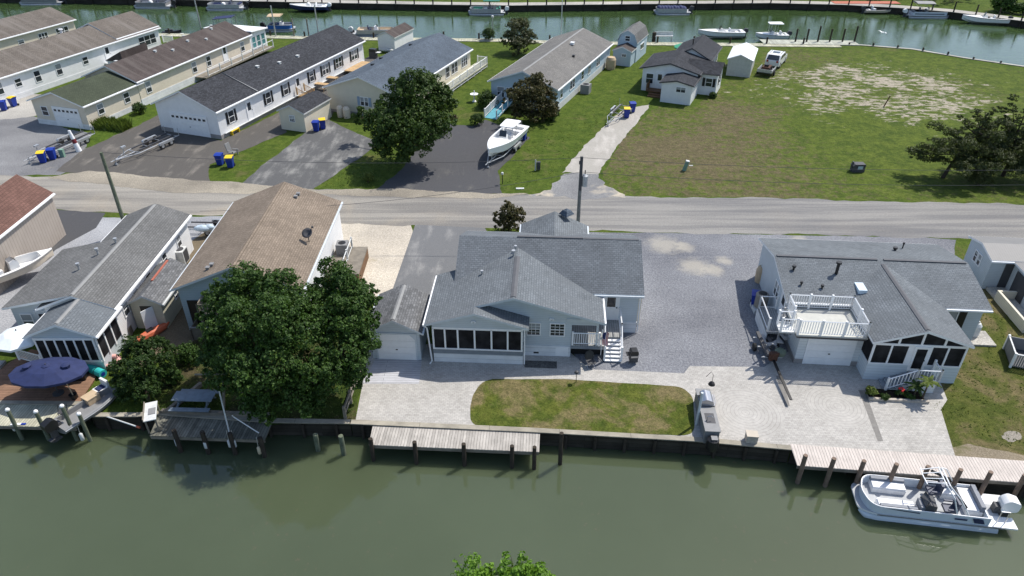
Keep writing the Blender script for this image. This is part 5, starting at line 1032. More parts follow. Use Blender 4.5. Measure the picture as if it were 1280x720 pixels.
# boats at the left edge
motorboat('cream open boat between the metal barn and the grey roof', (*at(25, 352).xy, .5), R(50), 5.2, 2.1, .85, CREAMG, GEL, None, False, DGREY, None, (.15, .8))
sf = motorboat('grey aluminium skiff stacked with gear hauled out at the corner of the greenish dock', (*at(117, 512, 0).xy, -.12), R(60), 3.9, 1.4, .5, MGREY, MGREY, None, False, BLACK, ALU, (.05, .85), False, 'skiff', None, False)
def item(name, label, cat, loc, rz, parts):
    o = T(name, label, cat, loc, rz)
    for n_, mt, fn in parts:
        m = MB(); fn(m); m.build(n_, mt, o)
    return o
item('storage_box', 'tan box resting in the grey skiff', 'box', (*at(116, 503).xy, .12), R(60), [('body', TANC, lambda m: m.box(-.35, .35, -.3, .3, 0, .35)), ('lid', TANC, lambda m: m.box(-.37, .37, -.32, .32, .352, .4))])
item('folded_boat_chair', 'white and navy folding chair at the bow of the grey skiff', 'seat', (*at(128, 492).xy, .16), R(60), [('cushion', SEAT, lambda m: m.box(-.3, .3, -.3, .3, 0, .25)), ('pad', NAVY, lambda m: m.box(-.2, .2, -.2, .2, .252, .3)), ('seat_back', SEAT, lambda m: m.box(.25, .38, -.3, .3, .1, .65))])
# ------------------------------------------------------------------ SPLIT3
# ------------------------------------------------------------------ trees and shrubs
def crown_mesh(lobes, n, size, rnd, clump=.34, flat=1.0, up=.35, per=26):
    """leaf quads gathered in clumps over the outer part of each lobe; lobes = (x, y, z, r)"""
    vs, fs = [], []; tot = sum(l[3]**2 for l in lobes)
    for (x, y, z, r) in lobes:
        k = max(3, int(n*r*r/tot/per)); c0 = Vector((x, y, z))
        for _ in range(k):
            while True:
                d = Vector((rnd.gauss(0, 1), rnd.gauss(0, 1), rnd.gauss(0, 1)+up)).normalized()
                if d.z > -.75: break
            cc = c0 + Vector((d.x, d.y, d.z*flat))*r*rnd.uniform(.5, 1.02)**.7; cr = r*clump*rnd.uniform(.5, 1.25)
            if r < .7: cr = max(cr, .12)
            for _ in range(per):
                e = Vector((rnd.gauss(0, 1), rnd.gauss(0, 1), rnd.gauss(0, .8))); e = e.normalized()*rnd.uniform(.25, 1)**.5
                p = cc + Vector((e.x, e.y, e.z*.8*flat))*cr
                nn = (e*.6 + d*.5 + Vector((rnd.uniform(-1, 1), rnd.uniform(-1, 1), rnd.uniform(-.4, 1)))*.8).normalized()
                u = nn.cross(Vector((rnd.uniform(-1, 1), rnd.uniform(-1, 1), rnd.uniform(-1, 1)))).normalized(); v = nn.cross(u); s = size*rnd.uniform(.6, 1.3)
                i = len(vs); vs += [p-u*s*.5, p+v*s*.32+nn*s*.08, p+u*s*.5, p-v*s*.32+nn*s*.08]; fs.append((i, i+1, i+2, i+3))
    return vs, fs
def leafobj(name, vs, fs, mat, parent):
    me = bpy.data.meshes.new(name); me.from_pydata([tuple(v) for v in vs], [], fs); me.materials.append(mat); me.update()
    o = bpy.data.objects.new(name, me); COL.objects.link(o); o.parent = parent; return o
def sublobes(lobes, rnd, k=9):
    out = []
    for (x, y, z, r) in lobes:
        out.append((x, y, z, r*.74))
        for _ in range(k):
            d = Vector((rnd.gauss(0, 1), rnd.gauss(0, 1), rnd.gauss(.25, .9))).normalized(); q = r*rnd.uniform(.62, .92); out.append((x+d.x*q, y+d.y*q, z+d.z*q*.9, r*rnd.uniform(.28, .5)))
    return out
def tree(name, label, base, lobes, n, size, leaf, bark=None, tr=.2, seed=1, cat='tree', group=None, world=True, limbs=True, clump=.34, flat=1.0, up=.35, lean=None):
    rnd = random.Random(seed); B = Vector(base)
    t = T(name, label, cat, B, 0, group); lb = [((l[0]-B.x, l[1]-B.y, l[2]-B.z, l[3]) if world else l) for l in lobes]
    m = MB(); zmid = min(l[2] for l in lb); top = max(l[2] for l in lb)
    cx, cy = sum(l[0] for l in lb)/len(lb), sum(l[1] for l in lb)/len(lb)
    f = Vector(lean) if lean else Vector((cx*.5, cy*.5, zmid*.75))
    m.tube([(0, 0, -.1), (f.x*.25+.05*tr, f.y*.3, f.z*.4), f, (cx*.8+.1, cy*.8, (zmid+top)/2)], [tr*1.35, tr, tr*.8, tr*.35], 9)
    if limbs:
        for l in lb:
            e = Vector(l[:3]); md = (f+e)/2+Vector((rnd.uniform(-.2, .2), rnd.uniform(-.2, .2), -.1*l[3])); m.tube([f*.92, md, e], [tr*.5, tr*.32, tr*.12], 6)
            for _ in range(3):
                d = Vector((rnd.gauss(0, 1), rnd.gauss(0, 1), rnd.gauss(.3, .8))).normalized(); m.tube([md.lerp(e, .6), e+d*l[3]*.75], [tr*.16, tr*.04], 5)
    m.build('trunk', bark or BARK, t)
    if n > 10000: lb = sublobes(lb, rnd)
    vs, fs = crown_mesh(lb, n, size, rnd, clump, flat, up); leafobj('crown', vs, fs, leaf, t); return t
def L_(a, b, z, r): p = at(a, b, z); return (p.x, p.y, z, r)
tree('broadleaf_tree', 'large dark green tree filling the yard before the tan roofed house, left crown', (*at(330, 486).xy, 0),
     [L_(300, 372, 5.3, 1.55), L_(345, 362, 5.8, 1.5), L_(375, 378, 5.6, 1.35), L_(285, 415, 4.4, 1.5), L_(335, 410, 5.3, 1.9), L_(380, 415, 5.0, 1.5), L_(295, 458, 3.3, 1.5), L_(345, 455, 3.9, 1.9), L_(385, 465, 3.2, 1.4), L_(318, 490, 2.2, 1.2), L_(365, 492, 2.2, 1.2), L_(275, 450, 2.7, 1.0), L_(272, 388, 4.5, 1.15), L_(310, 352, 5.4, .9), L_(300, 400, 4.8, 1.4), L_(330, 510, 1.6, 1.0), L_(380, 500, 1.6, 1.0)], 80000, .15, L_HOLLY, None, .26, 3, clump=.36)
tree('broadleaf_tree', 'dark green tree with the crown nearest the small grey garage', (*at(412, 480).xy, 0),
     [L_(425, 358, 5.8, 1.35), L_(402, 360, 5.5, .8), L_(448, 372, 5.4, 1.1), L_(440, 398, 4.8, 1.35), L_(412, 400, 5.0, 1.4), L_(455, 405, 4.2, .9), L_(430, 440, 3.6, 1.5), L_(452, 430, 3.6, .9), L_(420, 470, 2.5, 1.3), L_(443, 468, 2.4, .85), L_(400, 485, 1.9, .9), L_(435, 372, 5.4, 1.2)], 48000, .15, L_HOLLY, None, .2, 5, clump=.36)
tree('broadleaf_tree', 'big rounded green tree shading the dark drive in front of the slate blue roof', (*at(524, 184).xy, 0),
     [L_(525, 120, 6.3, 2.5), L_(502, 126, 5.6, 1.8), L_(549, 133, 5.2, 1.8), L_(487, 153, 4.2, 2.0), L_(517, 158, 4.4, 2.4), L_(544, 158, 4.0, 1.9), L_(467, 154, 3.2, 1.4), L_(497, 183, 2.5, 1.9), L_(522, 176, 3.0, 1.8), L_(485, 173, 2.4, 1.4), L_(452, 146, 2.6, 1.0)], 52000, .23, L_OAK, None, .28, 7)
tree('sparse_tree', 'sparse olive grey tree at the far canal edge left of the pale grey roof', (*at(648, 68).xy, 0),
     [L_(648, 40, 2.7, 1.9), L_(637, 50, 1.9, 1.3), L_(661, 50, 1.9, 1.3), L_(650, 58, 1.3, 1.4), L_(645, 32, 3.3, .9)], 6500, .24, L_OLIVE, None, .13, 9, clump=.28)
tree('ornamental_tree', 'reddish olive tree in front of the blue sided house', (*at(664, 151).xy, 0),
     [L_(662, 118, 2.8, 2.0), L_(645, 122, 2.4, 1.3), L_(680, 122, 2.4, 1.5), L_(663, 133, 1.8, 2.2), L_(650, 138, 1.4, 1.2), L_(682, 136, 1.4, 1.5), L_(670, 105, 3.6, .8)], 15000, .24, L_RED, None, .18, 11)
tree('shrub', 'reddish green shrub standing behind the central roof by the road', (*at(636, 288).xy, 0),
     [L_(636, 268, 1.5, .8), L_(624, 272, 1.2, .55), L_(647, 270, 1.3, .6), L_(634, 258, 2.0, .45), L_(642, 278, .8, .8), L_(628, 280, .7, .6), L_(650, 262, 1.7, .3)], 4200, .17, L_RED, None, .07, 13, 'shrub', clump=.3)
tree('shoreline_bush', 'broad leafy bush tumbling over the bank between the two left docks', (*at(185, 500).xy, 0),
     [L_(165, 440, 1.9, .85), L_(192, 438, 1.8, .75), L_(152, 462, 1.4, .7), L_(178, 462, 1.6, 1.0), L_(205, 455, 1.4, .75), L_(160, 485, .9, .7), L_(185, 488, .9, .8), L_(212, 440, 1.3, .5), L_(150, 478, .8, .5)], 26000, .115, leaf_mat('mid_green_leaves', [(.014, .034, .007), (.030, .062, .012), (.056, .10, .02)]), None, .1, 15, 'bush', clump=.32)
tree('tall_tree', 'bright green tree top rising at the bottom edge, left tuft', (-1.1, 10.8, 0), [L_(590, 721, 10.6, 0.56), L_(578, 731, 10.3, 0.39), L_(606, 731, 10.2, 0.43), L_(592, 751, 9.6, 0.70)], 3000, .12, L_LIME, None, .14, 17, clump=.3)
tree('tall_tree', 'bright green tree top rising at the bottom edge, right tuft', (.4, 10.6, 0), [L_(640, 709, 10.9, 0.43), L_(668, 719, 10.6, 0.47), L_(654, 727, 10.4, 0.51), L_(680, 731, 10.1, 0.31), L_(655, 751, 9.6, 0.74), L_(632, 725, 10.4, 0.27)], 3400, .12, L_LIME, None, .14, 19, clump=.3)
def pine(label, base, branches, seed, tr=.16, leadpts=None, hs=1.0):
    rnd = random.Random(seed); B = Vector(base); t = T('pine_tree', label, 'tree', B); m = MB()
    lead = [Vector((p[0], p[1], p[2]*hs)) for p in leadpts]; branches = branches + [(.32, (-1, .3, .1), 2.4, .7), (.36, (.8, -.7, .0), 2.4, .75), (.42, (-.3, -1, -.1), 2.2, .75), (.45, (.6, .9, .1), 2.2, .7), (.62, (-.9, -.2, .15), 2.6, .7), (.68, (.95, .1, .1), 2.6, .75)]; m.tube(lead, [tr*(1-.8*i/(len(lead)-1)) for i in range(len(lead))], 8)
    lob = []
    for (s, d, L, rr) in branches:
        i = s*(len(lead)-1); k = min(int(i), len(lead)-2); p = lead[k].lerp(lead[k+1], i-k); d = Vector(d).normalized(); L *= 1.18; e = p+d*L
        m.tube([p, p.lerp(e, .5)+Vector((0, 0, -.08*L)), e], [tr*.38, tr*.25, tr*.08], 6)
        for q in (.3, .45, .6, .75, .9, 1.02, 1.12):
            c = p.lerp(e, q)+Vector((rnd.uniform(-.35, .35), rnd.uniform(-.35, .35), rnd.uniform(-.1, .3)))*rr; lob.append((c.x, c.y, c.z, rr*rnd.uniform(.6, 1.15)))
    m.build('trunk', BARKP, t)
    vs, fs = crown_mesh(lob, 1900*len(branches), .14, rnd, .42, .62, .4, 22); leafobj('crown', vs, fs, L_PINE, t)
pine('leaning pine with flat dark crown at the road edge of the vacant lot', (*at(1178, 222).xy, 0), [(.45, (-1, .1, .15), 2.6, .62), (.55, (-.9, -.5, .1), 2.6, .65), (.6, (.9, -.5, -.1), 2.4, .7), (.7, (-.8, .6, .2), 2.2, .6), (.75, (.8, .5, .1), 2.2, .6), (.8, (-.6, -.8, 0), 2.2, .6), (.9, (.3, -1, .1), 1.8, .6), (.95, (.9, .1, .3), 1.6, .5), (1, (-.3, .4, .8), 1.1, .4), (1, (.4, .1, .9), 1.3, .4), (.5, (.2, -1, -.15), 2.3, .7), (.85, (-.2, .9, .3), 1.6, .5)], 21, .17, [(0, 0, -.1), (.35, 0, 1.2), (.9, .1, 2.4), (1.5, .2, 3.7), (1.9, .2, 4.6)])
pine('twin topped pine behind the leaning pine at the right edge', (*at(1253, 220).xy, 0), [(.4, (-1, 0, .1), 2.3, .65), (.5, (1, -.3, .1), 2.6, .7), (.55, (-.6, -.8, 0), 2.2, .7), (.65, (-.9, .3, .35), 2.4, .6), (.7, (.8, .6, .2), 2.4, .65), (.8, (-.5, .2, .8), 2.6, .5), (.9, (-.35, .2, 1), 2.7, .42), (1, (.1, .1, 1), 2.2, .4), (.85, (.9, -.2, .3), 2.0, .6), (.75, (.2, -1, .1), 2.0, .65), (.95, (-.8, -.3, .5), 1.6, .5), (1, (.7, .3, .7), 1.7, .5)], 23, .18, [(0, 0, -.1), (.1, 0, 1.3), (.15, .1, 2.6), (.0, .1, 3.8), (-.1, .2, 5.0)], .8)
pine('pine partly cut off by the right edge of the picture', (*at(1296, 226).xy, 0), [(.5, (-1, -.2, .1), 2.2, .7), (.6, (.9, .3, .1), 2.2, .7), (.75, (-.7, .5, .3), 2.0, .6), (.9, (.2, .6, .8), 1.6, .5), (1, (0, 0, 1), 1.0, .5), (.8, (.4, -1, .1), 2.0, .6), (.6, (-.5, -.9, 0), 2.0, .7)], 25, .17, [(0, 0, -.1), (0, 0, 1.5), (.2, 0, 3), (.2, .1, 4.6)], .85)
def shrub(label, q, r, h, leaf, n=900, size=.14, seed=1, name='shrub', z0=0.0):
    b = at(q[0], q[1], z0); rnd = random.Random(seed); n = int(n*2.2); size *= .85
    lob = [(b.x+rnd.uniform(-.35, .35)*r, b.y+rnd.uniform(-.3, .3)*r, z0+h*rnd.uniform(.45, .62), r*rnd.uniform(.6, .8)) for _ in range(4)]
    lob = [(x, y, z, min(rr, h*.55)) for x, y, z, rr in lob]
    return tree(name, label, (b.x, b.y, z0), lob, n, size, leaf, None, .04, seed, 'shrub', clump=.36)
shrub('round dark clipped shrub beside the blue house entrance', (612, 134), 1.35, 1.7, L_OAK, 1800, .17, 31); shrub('dark square-cut shrub at the foot of the aqua ramp', (597, 156), .85, 1.1, L_OAK, 1200, .15, 32)
shrub('small reddish shrub on the grass beyond the big rounded tree', (567, 154), .55, .8, L_RED, 500, .14, 33); shrub('green shrub at the right foot of the big rounded tree', (549, 170), .95, 1.1, L_BUSH, 1000, .16, 34)
shrub('low bright shrub on the grass verge by the road', (460, 228), .85, .75, L_YB, 1200, .12, 35); shrub('dark round shrub at the corner of the beige garage', (175, 143), .85, 1.1, L_OAK, 1200, .14, 36)
shrub('bushy green shrub beside the lamp post on the far canal edge', (610, 50), 1.1, 1.6, L_BUSH, 1200, .2, 37); shrub('dark leafy bush under the reddish tree beside the blue wall', (689, 150), 1.1, 1.2, L_HOLLY, 1200, .17, 38)
shrub('low green bush at the right wall of the small cottage', (893, 122), .9, .6, L_BUSH, 700, .16, 39); shrub('small leafy plant right of the white garage door', (268, 170), .4, .9, L_HOLLY, 400, .14, 40); shrub('small leafy plant left of the white garage door', (210, 158), .4, 1.0, L_HOLLY, 400, .14, 41)
shrub('low dark evergreen thicket between the two right hand pines', (1222, 232), 1.7, 1.5, L_PINE, 1800, .15, 61, 'evergreen_shrub')
shrub('dark undergrowth between the leafy bush and the steel blue house', (238, 452), 1.1, .9, L_HOLLY, 1500, .14, 62, 'undergrowth_shrub'); shrub('dark undergrowth beside the blue-grey picnic table', (222, 478), .8, .7, L_HOLLY, 1000, .13, 63, 'undergrowth_shrub')
def inside(x, y, P):
    c = False; n = len(P)
    for i in range(n):
        a, b = P[i], P[i-1]
        if (a.y > y) != (b.y > y) and x < (b.x-a.x)*(y-a.y)/(b.y-a.y)+a.x: c = not c
    return c
def tufts(name, label, polys, mat, h0, dens, seed):
    rnd = random.Random(seed); vs, fs = [], []
    for P, z, k in polys:
        P = [Vector((p[0], p[1])) for p in P]; x0, x1 = min(p.x for p in P), max(p.x for p in P); y0, y1 = min(p.y for p in P), max(p.y for p in P)
        for _ in range(int((x1-x0)*(y1-y0)*dens*k)):
            x, y = rnd.uniform(x0, x1), rnd.uniform(y0, y1)
            if not inside(x, y, P): continue
            for _b in range(3):
                a = rnd.uniform(0, 6.28); h = h0*rnd.uniform(.5, 1.4); ww = .045; dx, dy = math.cos(a), math.sin(a); q = (x+rnd.uniform(-.07, .07), y+rnd.uniform(-.07, .07)); i = len(vs)
                vs += [Vector((q[0]-dy*ww, q[1]+dx*ww, z)), Vector((q[0]+dy*ww, q[1]-dx*ww, z)), Vector((q[0]+dx*h*.8, q[1]+dy*h*.8, z+h))]; fs.append((i, i+1, i+2))
    o = leafobj(name, vs, fs, mat, None); tag(o, label, 'grass'); o['kind'] = 'stuff'; return o
L_GRASS = leaf_mat('grass_blades', [(.07, .105, .018), (.10, .14, .026), (.15, .16, .05)], .3)
tufts('grass_tufts', 'longer tufts of grass on the verges, the shady yard and the right hand lawn', [(px((1160, 512), (1184, 480), (1186, 420), (1215, 345), (1400, 330), (1420, 560), (1260, 562)), .007, .8), (px((628, 238), (660, 180), (768, 122), (785, 130), (705, 205), (690, 228)), 0, .5), (px((395, 234), (470, 190), (520, 176), (545, 165), (500, 212), (466, 236)), 0, .9), (px((180, 520), (215, 455), (455, 455), (440, 525)), .005, 1.2)], L_GRASS, .05, 9, 5)
rnd = random.Random(12); lob = []
for k in range(64):
    x = -120+k*3.4+rnd.uniform(-1, 1); gap = (-42 < x < -20) or (2 < x < 14) or x > 82
    if gap and rnd.random() < .8: continue
    yb = 133 if x < 50 else 133-(x-50)*.45
    hh = rnd.uniform(5.0, 8.5)+(2 if 15 < x < 70 else 0); lob += [(x, yb+16+rnd.uniform(-2, 3), hh*.55, hh*.5), (x+1.5, yb+18, hh*.3, hh*.42)]
vs, fs = crown_mesh(lob, 14000, .9, rnd, .34, 1.0, .3, 18); tl = leafobj('tree_line', vs, fs, L_OAK, None); tag(tl, 'band of trees on the opposite bank mirrored in the far canal', 'trees'); tl['kind'] = 'stuff'
gb = T('tall_grass_clump', 'bed of tall bright ornamental grass beside the beige garage', 'plant', (*at(140, 160).xy, 0), R(-15)); rnd = random.Random(4); vs, fs = [], []
for i in range(900):
    x, y = rnd.uniform(-1.8, 2.0), rnd.uniform(-.8, .8); a = rnd.uniform(0, 6.28); h_ = rnd.uniform(.6, 1.15); dx, dy = math.cos(a)*.35, math.sin(a)*.35; k = len(vs)
    vs += [Vector((x-.04, y, 0)), Vector((x+.04, y, 0)), Vector((x+dx*.4+.03, y+dy*.4, h_*.7)), Vector((x+dx, y+dy, h_))]; fs.append((k, k+1, k+2, k+3))
leafobj('foliage', vs, fs, L_YB, gb)
dt = shrub('dark hedge tree cut off by the top right corner on the opposite bank', (1252, 14), 3.0, 2.6, L_HOLLY, 3000, .35, 42, 'hedge_tree'); shrub('second dark bush at the top right corner on the opposite bank', (1275, 18), 1.6, 1.6, L_HOLLY, 1200, .3, 43)
# plants in the bed by the stairs
bed = T('planter_bed', 'dark mulch planting bed with stone edging below the porch stairs', 'planter', (*at(1120, 497).xy, 0), R(-4.5)); mb = MB(); mb.box(-1.5, 1.45, -.25, .55, .0, .12); mb.build('mulch', SOIL, bed); mb = MB(); mb.box(-1.6, 1.6, -.42, -.26, .0, .18); mb.build('edging', STONE, bed)
shrub('spiky yellow-green plant at the left end of the planting bed', (1088, 494), .35, .55, L_YB, 350, .13, 51, 'plant', .1); shrub('low green plant second from the left in the planting bed', (1102, 498), .28, .35, L_BUSH, 220, .1, 52, 'plant', .1); rf = shrub('red flowering plant in the planting bed', (1122, 495), .25, .45, L_BUSH, 220, .1, 53, 'plant', .1)
mb = MB(); [mb.ball((.05+.12*math.cos(i*2.4), .1*math.sin(i*2.4)-.05, .5+.05*(i % 2)), .07, 0, 6) for i in range(4)]; mb.build('flower', FLOWER, rf)
shrub('small dark plant in the middle of the planting bed', (1135, 498), .25, .3, L_HOLLY, 220, .1, 54, 'plant', .1)
def palm(label, q, h, n, seed, leaf):
    b = at(*q); t = T('young_palm', label, 'plant', b); m = MB(); m.tube([(0, 0, 0), (.03, .02, h)], [.06, .04], 7); m.build('trunk', BARK, t); rnd = random.Random(seed); vs, fs = [], []
    for i in range(n):
        a = i*2.4+rnd.uniform(-.2, .2); e = rnd.uniform(.1, .8); prev = Vector((0, 0, h)); L = rnd.uniform(.5, .75); dv = Vector((math.cos(a)*math.cos(e), math.sin(a)*math.cos(e), math.sin(e))); sdv = Vector((-math.sin(a), math.cos(a), 0))
        for j in range(5):
            nx = prev+dv*L/5; dv = (dv+Vector((0, 0, -.28))).normalized()
            for s_ in (-1, 1): k = len(vs); vs += [prev, nx, nx+sdv*s_*.16*(1-j/6)-Vector((0, 0, .06)), prev+sdv*s_*.15*(1-j/6)-Vector((0, 0, .06))]; fs.append((k, k+1, k+2, k+3))
            prev = nx
    leafobj('fronds', vs, fs, leaf, t)
palm('young palm with feathery crown at the right end of the planting bed', (1152, 500), 1.3, 12, 3, L_YB); palm('short dark palm beside the young feathery palm in the bed', (1141, 497), .8, 10, 5, L_BUSH)

# ------------------------------------------------------------------ poles and lines
def upole(label, q, ybase, h, tr_=False):
    o = T('utility_pole', label, 'pole', (q[0], q[1], 0)); m = MB(); m.tube([(0, 0, -.5), (0, 0, h*.42), (0, 0, h)], [.15, .135, .11], 12); m.build('pole', PILE_G if not tr_ else paint('grey_pole_wood', (.20, .195, .18), .9, .35), o)
    if tr_:
        m = MB(); m.tube([(.32, 0, h-2.3), (.32, 0, h-1.5)], .22, 14); m.lathe([(.22, h-1.5), (.12, h-1.42), (0, h-1.4)], (.32, 0), 12); tk = m.build('transformer', ALU, o); m = MB(); m.tube([(.32, .08, h-1.42), (.32, .08, h-1.1)], .04, 6); m.build('bushing', BLACK, tk)
        m = MB(); m.box(-.09, .09, -.16, -.11, h-2.6, h+.02); m.tube([(-.13, 0, h-.6), (-.13, 0, h-.35)], .05, 6); m.build('bracket', DGREY, o)
    return o
P1 = Vector((-29.9, 49.3, 6.75)); P2 = Vector((4.98, 48.2, 6.9))
upole('plain leaning-looking wooden pole at the road behind the grey roof', (P1.x, P1.y), 0, P1.z); upole('utility pole with grey transformer drum behind the central house', (P2.x, P2.y), 0, P2.z, True)
def wire(label, a, b, sag, r=.014):
    a, b = Vector(a), Vector(b); o = T('power_line', label, 'cable', a); m = MB(); m.tube([(b-a)*t+Vector((0, 0, -4*sag*t*(1-t))) for t in [i/16 for i in range(17)]], r, 5); m.build('cable', DGREY, o)
wire('power line running between the two roadside poles', P1, P2+Vector((0, 0, -.1)), .6); wire('power line running from the transformer pole off to the right', P2+Vector((0, 0, -.1)), (52, 47.5, 6.6), .7); wire('lower service cable from the transformer pole to the right', P2+Vector((0, 0, -1.2)), (52, 47.8, 5.4), .8); wire('service drop crossing the road from the transformer pole to the left', P2+Vector((0, 0, -1.2)), (-22.5, 46.5, 3.4), .7)

# ------------------------------------------------------------------ bins
def bin_(label, q, rz, lid, group='wheeled bins put out in pairs'):
    o = T('wheelie_bin', label, 'bin', q, rz, group); m = MB()
    a, b = .24, .31; m.add([(-a, -a, .05), (a, -a, .05), (a, a, .05), (-a, a, .05), (-b, -b*1.1, 1.0), (b, -b*1.1, 1.0), (b, b*1.1, 1.0), (-b, b*1.1, 1.0)], [(3, 2, 1, 0), (4, 5, 6, 7), (0, 1, 5, 4), (1, 2, 6, 5), (2, 3, 7, 6), (3, 0, 4, 7)]); m.box(-.33, .33, -.36, .36, .93, 1.0); m.build('body', BLUE, o)
    m = MB(); m.slab([(-.34, -.38, 1.03), (.34, -.38, 1.03), (.34, 0, 1.1), (-.34, 0, 1.1)], .03, 0, 0); m.slab([(-.34, 0, 1.1), (.34, 0, 1.1), (.34, .38, 1.06), (-.34, .38, 1.06)], .03, 0, 0); m.build('lid', lid, o)
    for s in (-1, 1): m = MB(); m.tube([(s*.22, .34, .13), (s*.3, .34, .13)], .13, 10); m.build('wheel', RUBBER, o)
    m = MB(); m.tube([(-.28, .42, .98), (.28, .42, .98)], .02, 6); m.build('handle', BLUE, o); return o
by = bin_('yellow lidded blue bin beside the trailer on the pale gravel drive', (*at(55, 203).xy, 0), R(15), YELLOW); bb = bin_('all blue bin next to the yellow lidded bin by the pale gravel drive', (*at(67, 199).xy, 0), R(10), BLUE)
for p, d, lab in ((by, (289, 209), 'yellow lidded blue bin on the grass end beside the brown asphalt'), (bb, (276, 206), 'all blue bin on the grass end beside the brown asphalt'), (by, (404, 161), 'yellow lidded blue bin standing behind the cream shed wall'), (bb, (396, 164), 'all blue bin touching the cream shed'), (by, (643, 172), 'yellow lidded blue bin behind the trailered boat'), (bb, (654, 175), 'all blue bin right of the trailered boat'), (by, (783, 147), 'yellow lidded blue bin on the cracked concrete drive'), (bb, (790, 140), 'all blue bin on the cracked concrete drive near the cottage'), (by, (18, 133), 'yellow lidded blue bin near the white house at the left edge'), (bb, (6, 138), 'all blue bin cut close to the left edge'), (bb, (943, 383), 'blue bin behind the side landing of the white house with the roof deck')):
    dup(p, (*at(*d).xy, .02), R(random.uniform(-20, 20)), lab)

# ------------------------------------------------------------------ things around the yards
def ac(label, loc, rz, round_=False, s=1.0, z=0):
    o = T('air_conditioner', label, 'air conditioner', loc, rz); m = MB()
    if round_: m.lathe([(.42*s, 0), (.42*s, .9*s), (.36*s, .98*s), (.26*s, .98*s)], n=18)
    else: m.box(-.4*s, .4*s, -.4*s, .4*s, 0, .8*s)
    m.build('housing', MGREY if not round_ else paint('taupe_metal', (.25, .23, .2), .6), o); t_ = (.985 if round_ else .805)*s
    m = MB(); m.lathe([(.27*s, t_), (.27*s, t_+.01), (.0, t_+.012)], n=16); g = m.build('fan_grille', BLACK, o); return o
ac('square air conditioner on the timber side deck of the tan roofed house', (-16.6+4.45, 36.7+8.2, .9), 0); p = H2.matrix_basis @ Vector((-4.45, 6.7, .3)); ac('round taupe air conditioner beside the wall of the roof deck house', p, 0, True)
acs = T('concrete_stand', 'block stand under the round air conditioner', 'stand', (p.x, p.y, 0)); mb = MB(); mb.box(-.5, .5, -.5, .5, 0, .29); mb.build('block', WHITE2, acs)
ac('grey air conditioner on the grass beside the blue house', (*at(732, 116).xy, 0), R(-23), False, 1.3)
def barrel(label, q, r, h, mat, z=0): o = T('rain_barrel', label, 'barrel', (*at(*q).xy, z)); m = MB(); m.lathe([(0, 0), (r*.9, 0), (r, h*.3), (r, h*.8), (r*.75, h), (r*.6, h+.03), (0, h+.03)], n=14); m.build('drum', mat, o); m = MB(); m.tube([(0, -r, .15), (0, -r-.1, .15)], .03, 6); m.build('tap', BLACK, o)
barrel('left of two cream barrels at the corner of the cream house', (426, 146), .36, 1.2, CREAMG); barrel('right of two cream barrels at the corner of the cream house', (434, 147), .4, 1.15, CREAMG); barrel('tan tank standing at the end of the blue house', (763, 86), .65, 1.5, TANC); barrel('grey barrel at the corner of the cream house ramp', (267, 86), .55, 1.5, MGREY)
barrel('tan tank standing at the left wall corner of the roof deck house', (949, 352), .35, 1.2, TANC)
def bench_table(label, q, rz, mat, L=1.8, z=0, benches=True):
    o = T('picnic_table', label, 'table', (*at(*q).xy, z), rz); m = MB(); m.box(-L/2, L/2, -.38, .38, .7, .75); m.build('tabletop', mat, o)
    for s in (-1, 1):
        if benches: m = MB(); m.box(-L/2, L/2, s*.75-.14, s*.75+.14, .42, .46); m.build('bench_seat', mat, o)
        m = MB(); m.tube([(s*L*.36, -.7, 0), (s*L*.36, -.15, .7)], .05, 4); m.tube([(s*L*.36, .7, 0), (s*L*.36, .15, .7)], .05, 4); m.box(s*L*.36-.04, s*L*.36+.04, -.8, .8, .36, .42); m.build('leg_frame', mat, o)
bench_table('new timber picnic table beside the black shuttered wall', (402, 112), R(-20), WOOD, 2.0, 0, False); bench_table('second timber table beyond the first along the white wall', (415, 104), R(-20), WOOD, 1.6, 0, False)
bench_table('blue-grey picnic table in the shade behind the dark dock', (246, 508), R(-2), paint('blue_grey_paint', (.16, .20, .24), .7, .25), 2.2)
item('bench', 'small bright yellow bench against the white black roofed house', 'bench', (*at(294, 167).xy, 0), R(70), [('seat', YELLOW, lambda m: m.box(-.6, .6, -.2, .2, .4, .46)), ('leg', YELLOW, lambda m: m.box(-.55, -.48, -.18, .18, 0, .4)), ('leg', YELLOW, lambda m: m.box(.48, .55, -.18, .18, 0, .4))])
item('garden_chair', 'grey wooden chair beside the two bins on the grass', 'chair', (*at(292, 194).xy, 0), R(-20), [('seat', MGREY, lambda m: m.box(-.3, .3, -.3, .3, .3, .36)), ('backrest', MGREY, lambda m: m.prism([(-.42, .3), (-.34, .3), (-.5, 1.15), (-.58, 1.15)], -.3, .3, 'y')), ('armrest', MGREY, lambda m: m.box(-.3, .4, -.4, -.3, .5, .54)), ('armrest', MGREY, lambda m: m.box(-.3, .4, .3, .4, .5, .54)), ('leg', MGREY, lambda m: m.box(.2, .28, -.38, -.3, 0, .5)), ('leg', MGREY, lambda m: m.box(.2, .28, .3, .38, 0, .5))])
sp = T('striped_post', 'white and dark red banded post beside the gravel drive', 'post', at(99, 189), 0)
for i, mt in enumerate((WHITE, WHITE, paint('dark_red_band', (.16, .02, .025), .5), WHITE, WHITE)): mb = MB(); mb.tube([(-.06*i, 0, i*.42), (-.06*(i+1), 0, (i+1)*.42-.004)], [.27-.03*i, .24-.03*i], 14); mb.build('band', mt, sp)
item('utility_pedestal', 'small pale green utility box beside the bins on the gravel drive', 'utility box', (*at(79, 196).xy, 0), 0, [('cabinet', GREENB, lambda m: m.box(-.2, .2, -.15, .15, 0, .7)), ('lid', GREENB, lambda m: m.box(-.22, .22, -.17, .17, .702, .76))])
